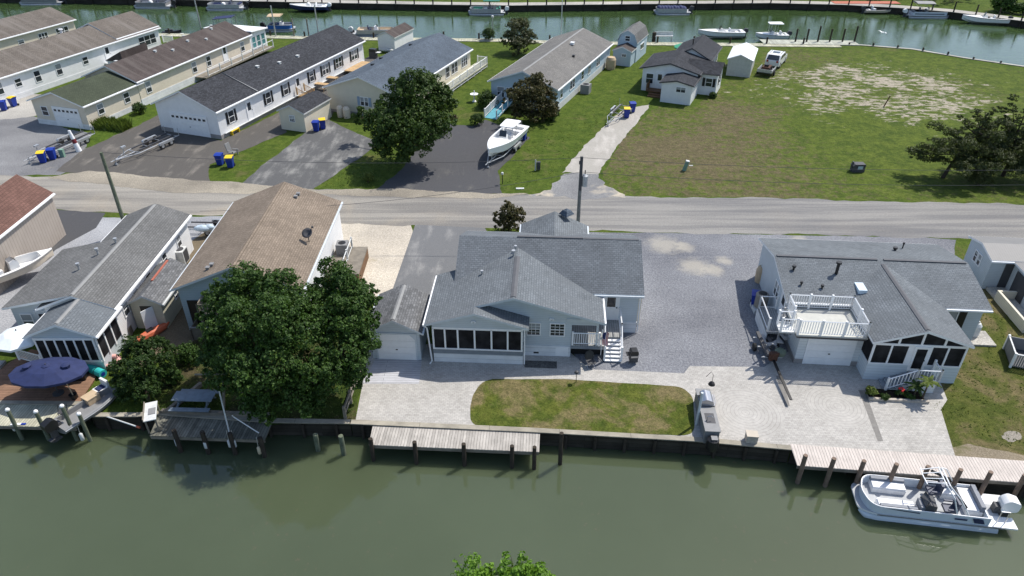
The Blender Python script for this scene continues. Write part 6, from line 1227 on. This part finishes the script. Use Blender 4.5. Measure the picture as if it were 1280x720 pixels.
item('utility_pedestal', 'dark meter post on the grass left of the cracked concrete drive', 'utility box', (*at(672, 213).xy, 0), 0, [('cabinet', DGREY, lambda m: m.box(-.1, .25, -.12, .12, .1, .85)), ('post', WHITE2, lambda m: m.tube([(-.2, 0, 0), (-.2, 0, 1.05)], .07, 8))])
item('utility_pedestal', 'leaning green utility pedestal on the vacant lot', 'utility box', (*at(855, 213).xy, 0), 0, [('cabinet', GREENB, lambda m: m.prism([(-.15, 0), (.15, 0), (.35, .85), (.08, .9)], -.14, .14, 'y')), ('cap', WHITE2, lambda m: m.prism([(.05, .9), (.37, .852), (.39, .92), (.08, .98)], -.16, .16, 'y')), ('tag', WHITE2, lambda m: m.box(.4, .75, -.06, .06, .45, .5))])
item('utility_vault', 'dark transformer box standing on the vacant lot near the road', 'utility box', (*at(1071, 214).xy, 0), 0, [('cabinet', DGREY, lambda m: m.box(-.55, .55, -.3, .3, 0, .62)), ('lid', DGREY, lambda m: m.prism([(-.6, .625), (.6, .625), (.5, .78), (-.4, .78)], -.34, .34, 'y')), ('label_plate', paint('pale_blue_plate', (.4, .5, .55), .5), lambda m: m.box(-.15, .3, -.36, -.345, .3, .62)), ('stake', DGREY, lambda m: m.box(-.6, -.5, -.1, .1, 0, .95))])
item('stake', 'dark stake in the sandy part of the vacant lot', 'stake', (*at(1105, 133).xy, 0), 0, [('post', BROWN, lambda m: m.tube([(0, 0, 0), (.35, 0, 1.2)], .07, 6))])
item('garden_lamp', 'short dark lamp post on the grass beside the dark drive', 'lamp', (*at(628, 230).xy, 0), 0, [('post', BLACK, lambda m: m.tube([(0, 0, 0), (0, 0, .9)], .04, 6)), ('lantern', WHITE2, lambda m: m.lathe([(.05, .9), (.12, .95), (.1, 1.1), (0, 1.15)]))])
item('survey_marker', 'flat white slab lying in the grass near the road', 'slab', (*at(650, 236).xy, 0), R(3), [('slab', WHITE2, lambda m: m.box(-.35, .35, -.12, .12, 0, .06))])
item('bird_bath', 'white bird bath on the lawn between the slate and blue houses', 'bird bath', (*at(593, 127).xy, 0), 0, [('pedestal', WHITE, lambda m: m.lathe([(.25, 0), (.22, .08), (.09, .15), (.09, .7)])), ('bowl', WHITE, lambda m: m.lathe([(.09, .7), (.42, .82), (.48, .9), (.4, .88), (0, .82)])), ('figure', WHITE, lambda m: m.tube([(0, 0, .82), (0, 0, 1.3)], [.1, .04], 8))])
# SUV and utility trailer
cr = T('parked_car', 'white SUV parked on the vacant lot beside the white shed', 'car', (*at(969, 80.5).xy, 0), R(-30))   # +y is forward
prof = arc([(-2.35, .35), (2.35, .35), (2.4, .95), (1.3, 1.12), (.55, 1.68), (-1.75, 1.72), (-2.4, 1.05)], [.1, .1, .2, .2, .25, .25, .1], 3)
def yz(m, pr, x0, x1, mi=0): m.prism([(p[0], p[1]) for p in pr], x0, x1, 'x', mi)
mb = MB(); yz(mb, prof, -.9, .9); mb.build('body', GEL, cr)
for s in (-1, 1):
    mb = MB(); x = s*.905; yz(mb, [(1.05, 1.15), (.5, 1.58), (-.3, 1.6), (-.3, 1.15)], min(x, x-s*.01), max(x, x-s*.01)); yz(mb, [(-.4, 1.15), (-.4, 1.6), (-1.6, 1.6), (-2.0, 1.15)], min(x, x-s*.01), max(x, x-s*.01)); mb.build('side_windows', GLASS, cr)
    for y in (-1.5, 1.5):
        mb = MB(); mb.tube([(s*.68, y, .36), (s*.93, y, .36)], .36, 16); o = mb.build('wheel', RUBBER, cr); mb = MB(); mb.tube([(s*.93, y, .36), (s*.945, y, .36)], .22, 10); mb.build('rim', ALU, o)
    mb = MB(); mb.box(s*.62-.12, s*.62+.12, -2.42, -2.36, .85, 1.1); mb.build('tail_light', REDP, cr); mb = MB(); mb.box(s*.65-.15, s*.65+.15, 2.36, 2.43, .72, .88); mb.build('headlight', STEEL, cr); mb = MB(); mb.tube([(s*.7, -1.5, 1.74), (s*.7, .3, 1.72)], .03, 6); mb.build('roof_rail', DGREY, cr)
mb = MB(); mb.add([(-.78, -2.36, 1.14), (.78, -2.36, 1.14), (.7, -1.86, 1.66), (-.7, -1.86, 1.66)], [(0, 1, 2, 3)]); mb.build('rear_window', GLASS, cr); mb = MB(); mb.add([(-.78, 1.28, 1.16), (.78, 1.28, 1.16), (.7, .62, 1.66), (-.7, .62, 1.66)], [(3, 2, 1, 0)]); mb.build('windscreen', GLASS, cr); mb = MB(); mb.box(-.45, .45, -1.0, -.2, 1.735, 1.75); mb.build('sunroof', GLASS, cr)
ut = T('utility_trailer', 'small open utility trailer hitched behind the white SUV', 'trailer', (*at(957, 93).xy, 0), R(-30)); mb = MB(); mb.box(-.9, .9, -1.3, 1.2, .5, .58); mb.build('bed', DGREY, ut); mb = MB(); [mb.box(x-.03, x+.03, -1.3, 1.2, .58, .85) for x in (-.88, .88)]; mb.box(-.9, .9, -1.33, -1.28, .58, .95); mb.build('side_board', ALU, ut); mb = MB(); mb.tube([(0, 1.2, .5), (0, 2.5, .5)], .05, 6); mb.build('drawbar', DGREY, ut)
for s in (-1, 1): mb = MB(); mb.tube([(s*.92, -.1, .33), (s*1.1, -.1, .33)], .33, 14); mb.build('wheel', RUBBER, ut)
wm_ = T('garden_tractor', 'rusty red mowing equipment loaded on the utility trailer', 'equipment', (*at(957, 93).xy, .59), R(-30)); mb = MB(); mb.box(-.45, .45, -.8, .6, .15, .5); mb.build('chassis', RUST, wm_); mb = MB(); mb.box(-.25, .25, -.5, 0, .5, .75); mb.build('seat', BLACK, wm_); mb = MB(); mb.tube([(0, .3, .5), (0, .1, .95)], .03, 6); mb.build('steering_column', RUST, wm_)
for s in (-1, 1):
    for y in (-.6, .5): mb = MB(); mb.tube([(s*.4, y, .2), (s*.55, y, .2)], .2, 10); mb.build('wheel', RUBBER, wm_)

# far canal side furniture
def parasol(label, q, r, h, mat, z=0, n=8, oval=1.0, rz=0, rings=True):
    o = T('parasol', label, 'parasol', (*at(q[0], q[1], h+z).xy, z), rz); m = MB(); c = (0, 0, h)
    rim = [(r*oval*math.cos(2*math.pi*i/n+.2), r*math.sin(2*math.pi*i/n+.2), h-.45) for i in range(n)]; mid = [(p[0]*.5, p[1]*.5, h-.14) for p in rim]
    m.add([c]+mid+rim, [(0, 1+i, 1+(i+1) % n) for i in range(n)]+[(1+i, 1+n+i, 1+n+(i+1) % n, 1+(i+1) % n) for i in range(n)])
    val = [(p[0]*1.0, p[1]*1.0, p[2]-.14) for p in rim]; m.add(rim+val, [(i, n+i, n+(i+1) % n, (i+1) % n) for i in range(n)]); m.build('canopy', mat, o)
    m = MB(); m.tube([(0, 0, 0), (0, 0, h+.08)], .035, 8); m.lathe([(.3, 0), (.3, .06), (.05, .1)]); m.build('pole', DGREY, o)
    m = MB(); [m.tube([(0, 0, h-.05), (p[0]*.98, p[1]*.98, p[2]-.02)], .012, 4) for p in rim]; m.build('ribs', DGREY, o)
    if rings and oval > 1.2:
        for k in (-.5, 0, .5): m = MB(); m.lathe([(.22, h-.17), (.24, h-.02), (.1, h+.03), (0, h+.04)], (k*r*oval, 0), 8); m.build('vent_cap', mat, o)
    return o
parasol('green parasol at the back corner of the small cottage', (857, 54), 1.5, 2.4, GREENC, 0, 8)
item('bench', 'white bench on the far canal edge right of the blue barn shed', 'bench', (*at(829, 52).xy, 0), R(0), [('seat', WHITE2, lambda m: m.box(-1.3, 1.3, -.25, .25, .75, .85)), ('leg', WHITE2, lambda m: m.box(-1.2, -1.1, -.2, .2, 0, .75)), ('leg', WHITE2, lambda m: m.box(1.1, 1.2, -.2, .2, 0, .75)), ('backrest', WHITE2, lambda m: m.box(-1.3, 1.3, .2, .26, .9, 1.35))])
piling('thick dark post beside the white bench on the far canal edge', at(817, 52), 1.3, PILE_D, .28)
item('grill', 'dark outdoor cooker on the patio between the black and slate roofs', 'grill', (*at(467, 72).xy, 0), R(-20), [('cart', DGREY, lambda m: m.box(-.5, .5, -.3, .3, 0, .8)), ('hood', BLACK, lambda m: m.prism(arc([(-.5, .8), (.5, .8), (.45, 1.2), (-.45, 1.2)], .1, 3), -.3, .3, 'y')), ('shelf', WHITE2, lambda m: m.box(.55, 1.1, -.3, .3, .75, .8))])
item('patio_bench', 'pale bench beside the outdoor cooker behind the slate roof', 'bench', (*at(483, 66).xy, 0), R(-15), [('seat', WHITE2, lambda m: m.box(-1.0, 1.0, -.2, .2, .4, .48)), ('leg', WHITE2, lambda m: m.box(-.95, -.85, -.2, .2, 0, .4)), ('leg', WHITE2, lambda m: m.box(.85, .95, -.2, .2, 0, .4))])

# ------------------------------------------------------------------ bottom left deck and dock clutter
dp = px((0, 462), (40, 438), (119, 455), (120, 474), (101, 503), (-100, 501), (-100, 462)); mb = MB(); mb.slab([(p.x, p.y, .1) for p in dp[::-1]], .09, 0, 1); bd = tag(mb.build('sun_deck', [DECK_B, BROWN]), 'reddish brown deck under the navy parasol before the glazed sunroom', 'deck')
mb = MB(); mb.box(at(-60, 452).x, at(12, 452).x, at(12, 463).y, at(12, 455).y, .1, .28); st_ = tag(mb.build('deck_step', DECK_GREY), 'grey step at the left edge beside the navy parasol', 'step')
parasol('long navy blue double parasol over the brown deck', (57, 456), 1.3, 2.05, NAVY, .1, 12, 1.6, R(2)); parasol('pale white parasol left of the glazed sunroom', (20, 413), 1.35, 2.4, WCAN, .1, 8)
item('patio_table', 'dark patio table in the shade of the navy parasol', 'table', (*at(60, 478).xy, .1), 0, [('tabletop', DGREY, lambda m: m.box(-.8, .8, -.45, .45, .7, .74)), ('leg', BLACK, lambda m: m.box(-.06, .06, -.06, .06, 0, .7)), ('foot', BLACK, lambda m: m.box(-.5, .5, -.35, .35, 0, .05))])
item('grill', 'black covered grill at the right end of the brown deck', 'grill', (*at(98, 474).xy, .1), R(10), [('cover', BLACK, lambda m: m.prism(arc([(-.55, 0), (.55, 0), (.5, .85), (.3, 1.1), (-.3, 1.1), (-.5, .85)], .08, 3), -.32, .32, 'y')), ('handle', STEEL, lambda m: m.tube([(-.3, -.36, .85), (.3, -.36, .85)], .02, 6))])
item('rolled_mat', 'rolled turquoise foam float mat beside the sunroom', 'float mat', (*at(120, 467).xy, .26), R(-28), [('roll', TURQ, lambda m: m.tube([(-.75, 0, 0), (.75, 0, 0)], .25, 16)), ('core', BLUE, lambda m: m.tube([(.752, 0, 0), (.76, 0, 0)], .13, 12)), ('strap', BLACK, lambda m: m.tube([(.2, 0, 0), (.26, 0, 0)], .256, 16))])
pf = T('pool_float', 'pink inflatable ring leaning by the sunroom corner', 'pool float', (*at(141, 456).xy, .25)); mb = MB(); mb.tube([(.42*math.cos(a), .42*math.sin(a), .05*math.sin(a)) for a in [i*math.pi/10 for i in range(21)]], .15, 8, 0, False); mb.build('ring', PINK, pf, True)
pp = T('potted_plant', 'dark pot with one bent palm frond at the deck corner', 'plant', (*at(94, 500).xy, .1)); mb = MB(); mb.lathe([(.14, 0), (.2, .3), (.22, .32), (.17, .3), (0, .28)]); mb.build('pot', BLACK, pp); mb = MB(); mb.tube([(0, 0, .28), (-.08, .05, .8), (-.12, 0, 1.3), (.1, 0, 1.55)], [.03, .025, .04, .01], 6); mb.build('frond', TANC, pp)
item('chair_frame', 'bare black folding chair frame on the greenish dock', 'chair', (*at(82, 522).xy, .03), R(10), [('frame', BLACK, lambda m: [m.tube([(s*.22, -.3, 0), (s*.22, .2, .75)], .015, 5) for s in (-1, 1)] and [m.tube([(s*.22, .3, 0), (s*.22, -.2, .45)], .015, 5) for s in (-1, 1)]), ('seat', DGREY, lambda m: m.box(-.22, .22, -.2, .2, .42, .44))])
item('paddle', 'white and blue paddle lying at the edge of the greenish dock', 'paddle', (*at(22, 531).xy, .04), R(2), [('blade', WHITE, lambda m: m.box(-.35, .2, -.07, .07, 0, .03)), ('grip', BLUE, lambda m: m.box(.2, .45, -.06, .06, 0, .03))])
bs = T('boarding_plank', 'long white pole lying across the inlet between the two left docks', 'pole', (*at(132, 521).xy, .05), math.atan2(at(180, 537).y-at(132, 521).y, at(180, 537).x-at(132, 521).x)); mb = MB(); mb.tube([(0, 0, 0), (2.2, 0, 0)], .04, 8); mb.build('shaft', WHITE2, bs); mb = MB(); mb.tube([(2.2, 0, 0), (2.4, 0, 0)], .06, 8); mb.build('grip', ORANGE, bs)
item('fish_cleaning_table', 'weathered fish cleaning table on the left end of the shaded dock', 'table', (*at(194, 530).xy, .03), R(20), [('tabletop', WHITE2, lambda m: m.box(-.3, .3, -.75, .75, .85, .9)), ('rim', OLDW, lambda m: m.box(-.34, -.3, -.75, .75, .85, 1.02)), ('leg', OLDW, lambda m: m.box(-.28, -.2, -.7, -.62, 0, .85)), ('leg', OLDW, lambda m: m.box(.2, .28, -.7, -.62, 0, .85)), ('leg', OLDW, lambda m: m.box(-.28, -.2, .62, .7, 0, .85)), ('leg', OLDW, lambda m: m.box(.2, .28, .62, .7, 0, .85)), ('board', MGREY, lambda m: m.box(-.1, .25, -.3, .2, .902, .93))])
dv = T('davit_pole', 'long pale pole leaning back from the shaded dock into the trees', 'pole', (*at(288, 546).xy, .05)); mb = MB(); mb.tube([(0, 0, 0), (-.35, .9, 2.7)], .04, 8); mb.build('shaft', WHITE2, dv); mb = MB(); mb.tube([(0, 0, -.1), (0, 0, .25)], .08, 8); mb.build('socket', OLDW, dv)
dv2 = T('boat_hook', 'thin white boat hook leaning over the right end of the shaded dock', 'pole', (*at(324, 543).xy, .1)); mb = MB(); mb.tube([(0, 0, 0), (-1.25, .35, .8)], .03, 8); mb.build('shaft', WHITE, dv2); mb = MB(); mb.tube([(-1.25, .35, .8), (-1.3, .3, .95)], .03, 6); mb.build('hook', WHITE, dv2)
wb = T('timber_wall', 'low timber retaining frame leading to the shaded dock', 'wall', (*at(208, 518).xy, 0), R(66)); mb = MB(); mb.box(0, 2.6, -.1, .1, 0, .25); mb.build('beam', OLDW, wb); wb2 = T('timber_sill', 'heavy timber along the back edge of the shaded dock', 'beam', (*at(202, 518).xy, .06), R(-3)); mb = MB(); mb.box(0, 6.0, -.02, .2, 0, .2); mb.build('beam', OLDW, wb2)
tr_ = T('arbor', 'rough timber posts of a small arbor beside the blue-grey picnic table', 'arbor', (*at(280, 512).xy, 0)); mb = MB(); mb.tube([(0, 0, 0), (.25, .5, 2.0)], .07, 6); mb.build('post', OLDW, tr_); mb = MB(); mb.tube([(1.1, .2, 0), (1.0, .6, 1.7)], .08, 6); mb.build('post', OLDW, tr_); mb = MB(); mb.tube([(-1.4, .7, 1.9), (.4, .6, 2.0)], .05, 6); mb.build('crossbar', OLDW, tr_)
fn = T('post_rail_fence', 'old timber rail fence between the shady yard and the garage ramp', 'fence', (*at(432, 524).xy, 0)); a = at(432, 524); b = at(458, 450); mb = MB(); d = b-a; mb.tube([(0, 0, .75), (d.x, d.y, .75)], .07, 5); mb.tube([(0, 0, .35), (d.x, d.y, .35)], .05, 5); mb.build('rail', OLDW, fn)
for k in range(5): mb = MB(); p = d*k/4; mb.box(p.x-.07, p.x+.07, p.y-.07, p.y+.07, 0, .9); mb.build('post', OLDW, fn)
lw = T('lattice_fence', 'small dark enclosure at the corner of the steel blue house', 'fence', (*at(242, 425).xy, 0)); mb = MB(); mb.box(0, 1.1, 0, .05, 0, .9); mb.box(0, .05, 0, 1.2, 0, .9); mb.build('panel', OLDW, lw); mb = MB(); mb.box(-.03, 1.13, -.03, .08, .902, .96); mb.build('top_rail', MGREY, lw)
item('kayak', 'faded orange kayak lying beside the cream shed', 'kayak', (*at(190, 420).xy, .1), R(55), [('hull', ORANGE, lambda m: m.tube([(-1.3, 0, .2), (-.9, 0, .12), (0, 0, .1), (.9, 0, .12), (1.3, 0, .22)], [.03, .22, .32, .22, .03], 10)), ('seat', BLACK, lambda m: m.box(-.25, .2, -.15, .15, .38, .43))])
item('yard_cart', 'dark wooden frame stacked beside the white cottage wall', 'frame', (*at(160, 418).xy, 0), R(10), [('board', OLDW, lambda m: m.prism([(-.4, 0), (-.3, 0), (.1, .9), (0, .9)], -.3, .3, 'y')), ('leg', OLDW, lambda m: m.box(.2, .28, -.3, .3, 0, .6))])

# ------------------------------------------------------------------ around the central and right houses
def grill_small(label, q, rz): return item('grill', label, 'grill', (*at(*q).xy, .01), rz, [('cart', DGREY, lambda m: m.box(-.24, .24, -.2, .2, .15, .68)), ('hood', BLACK, lambda m: m.prism(arc([(-.26, .68), (.26, .68), (.22, .95), (-.22, .95)], .08, 3), -.22, .22, 'y')), ('side_shelf', BLACK, lambda m: m.box(-.45, -.27, -.18, .18, .64, .68)), ('wheel', RUBBER, lambda m: m.tube([(.25, .1, .1), (.3, .1, .1)], .1, 10)), ('control_panel', STEEL, lambda m: m.box(-.2, .2, -.23, -.202, .5, .62))])
grill_small('black barbecue grill standing on the gravel beside the white stairs', (791, 453), R(4))
ch = T('folding_chair', 'folding chair with round back at the foot of the front deck', 'chair', (*at(737, 457).xy, .02), R(15)); mb = MB(); mb.tube([(.28*math.cos(a), .15+.12*math.sin(a), .62+.28*math.sin(a)) for a in [i*math.pi/8 for i in range(17)]], .02, 5); mb.add([(.27*math.cos(a), .15+.115*math.sin(a), .62+.27*math.sin(a)) for a in [i*math.pi/6 for i in range(12)]], [tuple(range(12))]); mb.build('backrest', BLACK, ch); mb = MB(); mb.box(-.25, .25, -.35, .1, .36, .4); mb.build('seat', DGREY, ch); mb = MB(); [mb.tube([(s*.22, -.35, 0), (s*.22, .2, .5)], .015, 5) for s in (-1, 1)]; [mb.tube([(s*.22, .3, 0), (s*.22, -.3, .38)], .015, 5) for s in (-1, 1)]; mb.build('frame', STEEL, ch)
fl = T('flag', 'striped flag hanging beside the white front stairs', 'flag', K.matrix_basis @ Vector((5.3, -.25, 1.0)), R(-8)); mb = MB(); mb.tube([(-.02, 0, -.6), (-.02, 0, 1.25)], .02, 6); mb.build('staff', WHITE, fl)
mb = MB(); nS = 9
for i in range(nS):
    for j in range(8):
        x0, x1 = i*.34/nS, (i+1)*.34/nS; z0, z1 = 1.1-j*.12, 1.1-(j+1)*.12; f_ = lambda x, z: (x+.02*math.sin(z*7), .05*math.sin(x*22+z*3), z)
        mb.add([f_(x0, z0), f_(x1, z0), f_(x1, z1), f_(x0, z1)], [(0, 1, 2, 3)], 0 if (j < 4 and i < 5) else 1+i % 2)
mb.build('cloth', [paint('flag_blue', (.02, .03, .12), .8), paint('flag_red', (.42, .03, .05), .8), paint('flag_white', (.7, .68, .68), .8)], fl)
item('doormat', 'dark rectangular mat of stones below the house windows', 'mat', (*at(676, 456).xy, .024), R(-3), [('mat', gravel('dark_pebbles', (.06, .06, .06), (.14, .14, .13)), lambda m: m.box(-.95, .95, -.32, .3, 0, .03))])
item('path_light', 'small path light with slanted shade at the lawn edge', 'lamp', (*at(720, 478).xy, .02), 0, [('stake', BLACK, lambda m: m.tube([(0, 0, 0), (0, 0, .75)], .02, 6)), ('shade', DGREY, lambda m: m.lathe([(.14, .7), (.1, .8), (0, .84)]))])
# outdoor kitchen counter
g0 = at(880, 516); oc = T('outdoor_kitchen', 'long grey stone outdoor kitchen counter at the lawn edge', 'counter', (10.35, 28.55, .02), R(86.5))
mb = MB(); mb.box(-1.75, 1.45, -.36, .36, 0, .84); mb.build('base', STEEL if False else paint('slate_panels', (.20, .205, .215), .6, .2), oc); mb = MB(); mb.box(-1.8, .05, -.4, .4, .842, .9); mb.box(.95, 1.5, -.4, .4, .842, .9); mb.build('countertop', MGREY, oc)
mb = MB(); mb.box(.08, .95, -.42, .3, .842, .98); mb.prism(arc([(-.38, .98), (.3, .98), (.3, 1.2), (.05, 1.33), (-.3, 1.2)], .08, 3), .1, .93, 'x'); mb.build('grill_hood', STEEL, oc); mb = MB(); mb.tube([(.15, -.46, 1.05), (.88, -.46, 1.05)], .02, 6); mb.build('hood_handle', STEEL, oc)
mb = MB(); mb.box(-1.2, -.45, -.24, .24, .902, .908); mb.build('sink', DGREY, oc); mb = MB(); mb.tube([(-1.0, .18, .9), (-1.0, .18, 1.15), (-1.0, 0, 1.22), (-1.0, -.1, 1.12)], .025, 6); mb.build('tap', STEEL, oc)
mb = MB(); mb.lathe([(.3, .0), (.33, .3), (.3, .62), (.12, .72), (0, .72)], (-2.08, .0), 14); mb.build('kettle_cooker', BLACK, oc); mb = MB(); mb.box(-2.25, -1.95, -.2, .12, .722, .75); mb.build('cooker_shelf', MGREY, oc)
mb = MB(); mb.tube([(-.35, .5, 0), (-.35, .5, 2.2)], .07, 8); mb.build('umbrella_stand_pole', TRIM, oc)
item('patio_lamp', 'small dark hanging lamp on a curved stem right of the kitchen counter', 'lamp', (*at(888, 488).xy, .022), 0, [('stem', BLACK, lambda m: m.tube([(-.35, .1, .9), (-.1, .1, 1.25), (0, 0, 1.1), (0, 0, .6)], .015, 6)), ('shade', BLACK, lambda m: m.lathe([(.2, .42), (.14, .55), (.03, .62), (0, .62)]))])
item('stone_block', 'square cut stone seat near the edge of the paved patio', 'block', (*at(938, 552).xy, .022), R(-6), [('block', STONE, lambda m: m.box(-.28, .28, -.22, .22, 0, .5)), ('slab_top', paint('pale_stone', (.5, .44, .36), .9), lambda m: m.box(-.3, .3, -.24, .24, .502, .55))])
ht = T('jet_ski_trailer', 'grey bunk trailer with rusty winch and long black drawbar on the patio', 'trailer', (15.35, 34.2, .02), R(-91)); mb = MB(); mb.box(-1.5, .9, -.36, -.16, .5, .62); mb.box(-1.5, .9, .16, .36, .5, .62); mb.build('bunk', DGREY, ht); mb = MB(); mb.box(-1.4, .9, -.05, .05, .4, .48); [mb.box(x-.04, x+.04, -.6, .6, .38, .46) for x in (-1.1, -.2, .8)]; mb.build('frame', ALU, ht); mb = MB(); mb.prism([(.9, .4), (.9, .5), (4.5, .42), (4.5, .36)], -.07, .07, 'y'); mb.build('drawbar', BLACK, ht); mb = MB(); mb.box(.85, 1.15, -.25, .2, .4, .9); mb.tube([(1.0, -.3, .8), (1.15, .25, .95)], .08, 8); mb.build('winch', RUST, ht); mb = MB(); mb.lathe([(.3, .5), (.33, .75), (.2, .85), (0, .85)], (.6, .5), 12); mb.build('green_cap', paint('olive_cap', (.15, .18, .13), .7), ht)
for s in (-1, 1): mb = MB(); mb.tube([(-.4, s*.6, .25), (-.4, s*.75, .25)], .25, 12); mb.build('wheel', RUBBER, ht)
pd = T('tank_pad', 'pale concrete pad beside the right wall of the roof deck house', 'pad', (*at(1222, 424).xy, .01), R(-4.5)); mb = MB(); mb.box(-.75, .75, -.75, .75, 0, .12); mb.build('slab', CONC, pd); item('gas_tank', 'short white gas tank standing on the pale concrete pad', 'tank', (*at(1216, 421).xy, .13), 0, [('drum', WHITE2, lambda m: m.lathe([(.24, 0), (.26, .1), (.26, .75), (.15, .92), (0, .95)])), ('valve', STEEL, lambda m: m.tube([(0, 0, .95), (0, 0, 1.05)], .06, 8))])
cr_ = T('crate_enclosure', 'grey slatted enclosure with white corner posts on the right lawn', 'enclosure', (29.3, 33.0, 0), R(-20)); mb = MB(); mb.box(0, 3.0, 0, 1.9, .12, .16); mb.build('floor', DGREY, cr_); mb = MB(); [mb.box(-.02, .02, y, y+.06, .1, .95) for y in [i*.12 for i in range(16)]]; [mb.box(x, x+.06, -.02, .02, .1, .95) for x in [i*.12 for i in range(25)]]; mb.box(0, 3, 1.88, 1.92, .1, .95); mb.build('slats', MGREY, cr_); mb = MB(); mb.box(-.04, .04, -.04, 1.94, .952, 1.0); mb.box(.04, 3, -.04, .04, .952, 1.0); mb.build('top_rail', WHITE2, cr_)
for x, y in ((0, 0), (0, 1.9), (3, 0)): mb = MB(); mb.box(x-.06, x+.06, y-.06, y+.06, 0, 1.05); mb.build('corner_post', WHITE, cr_)
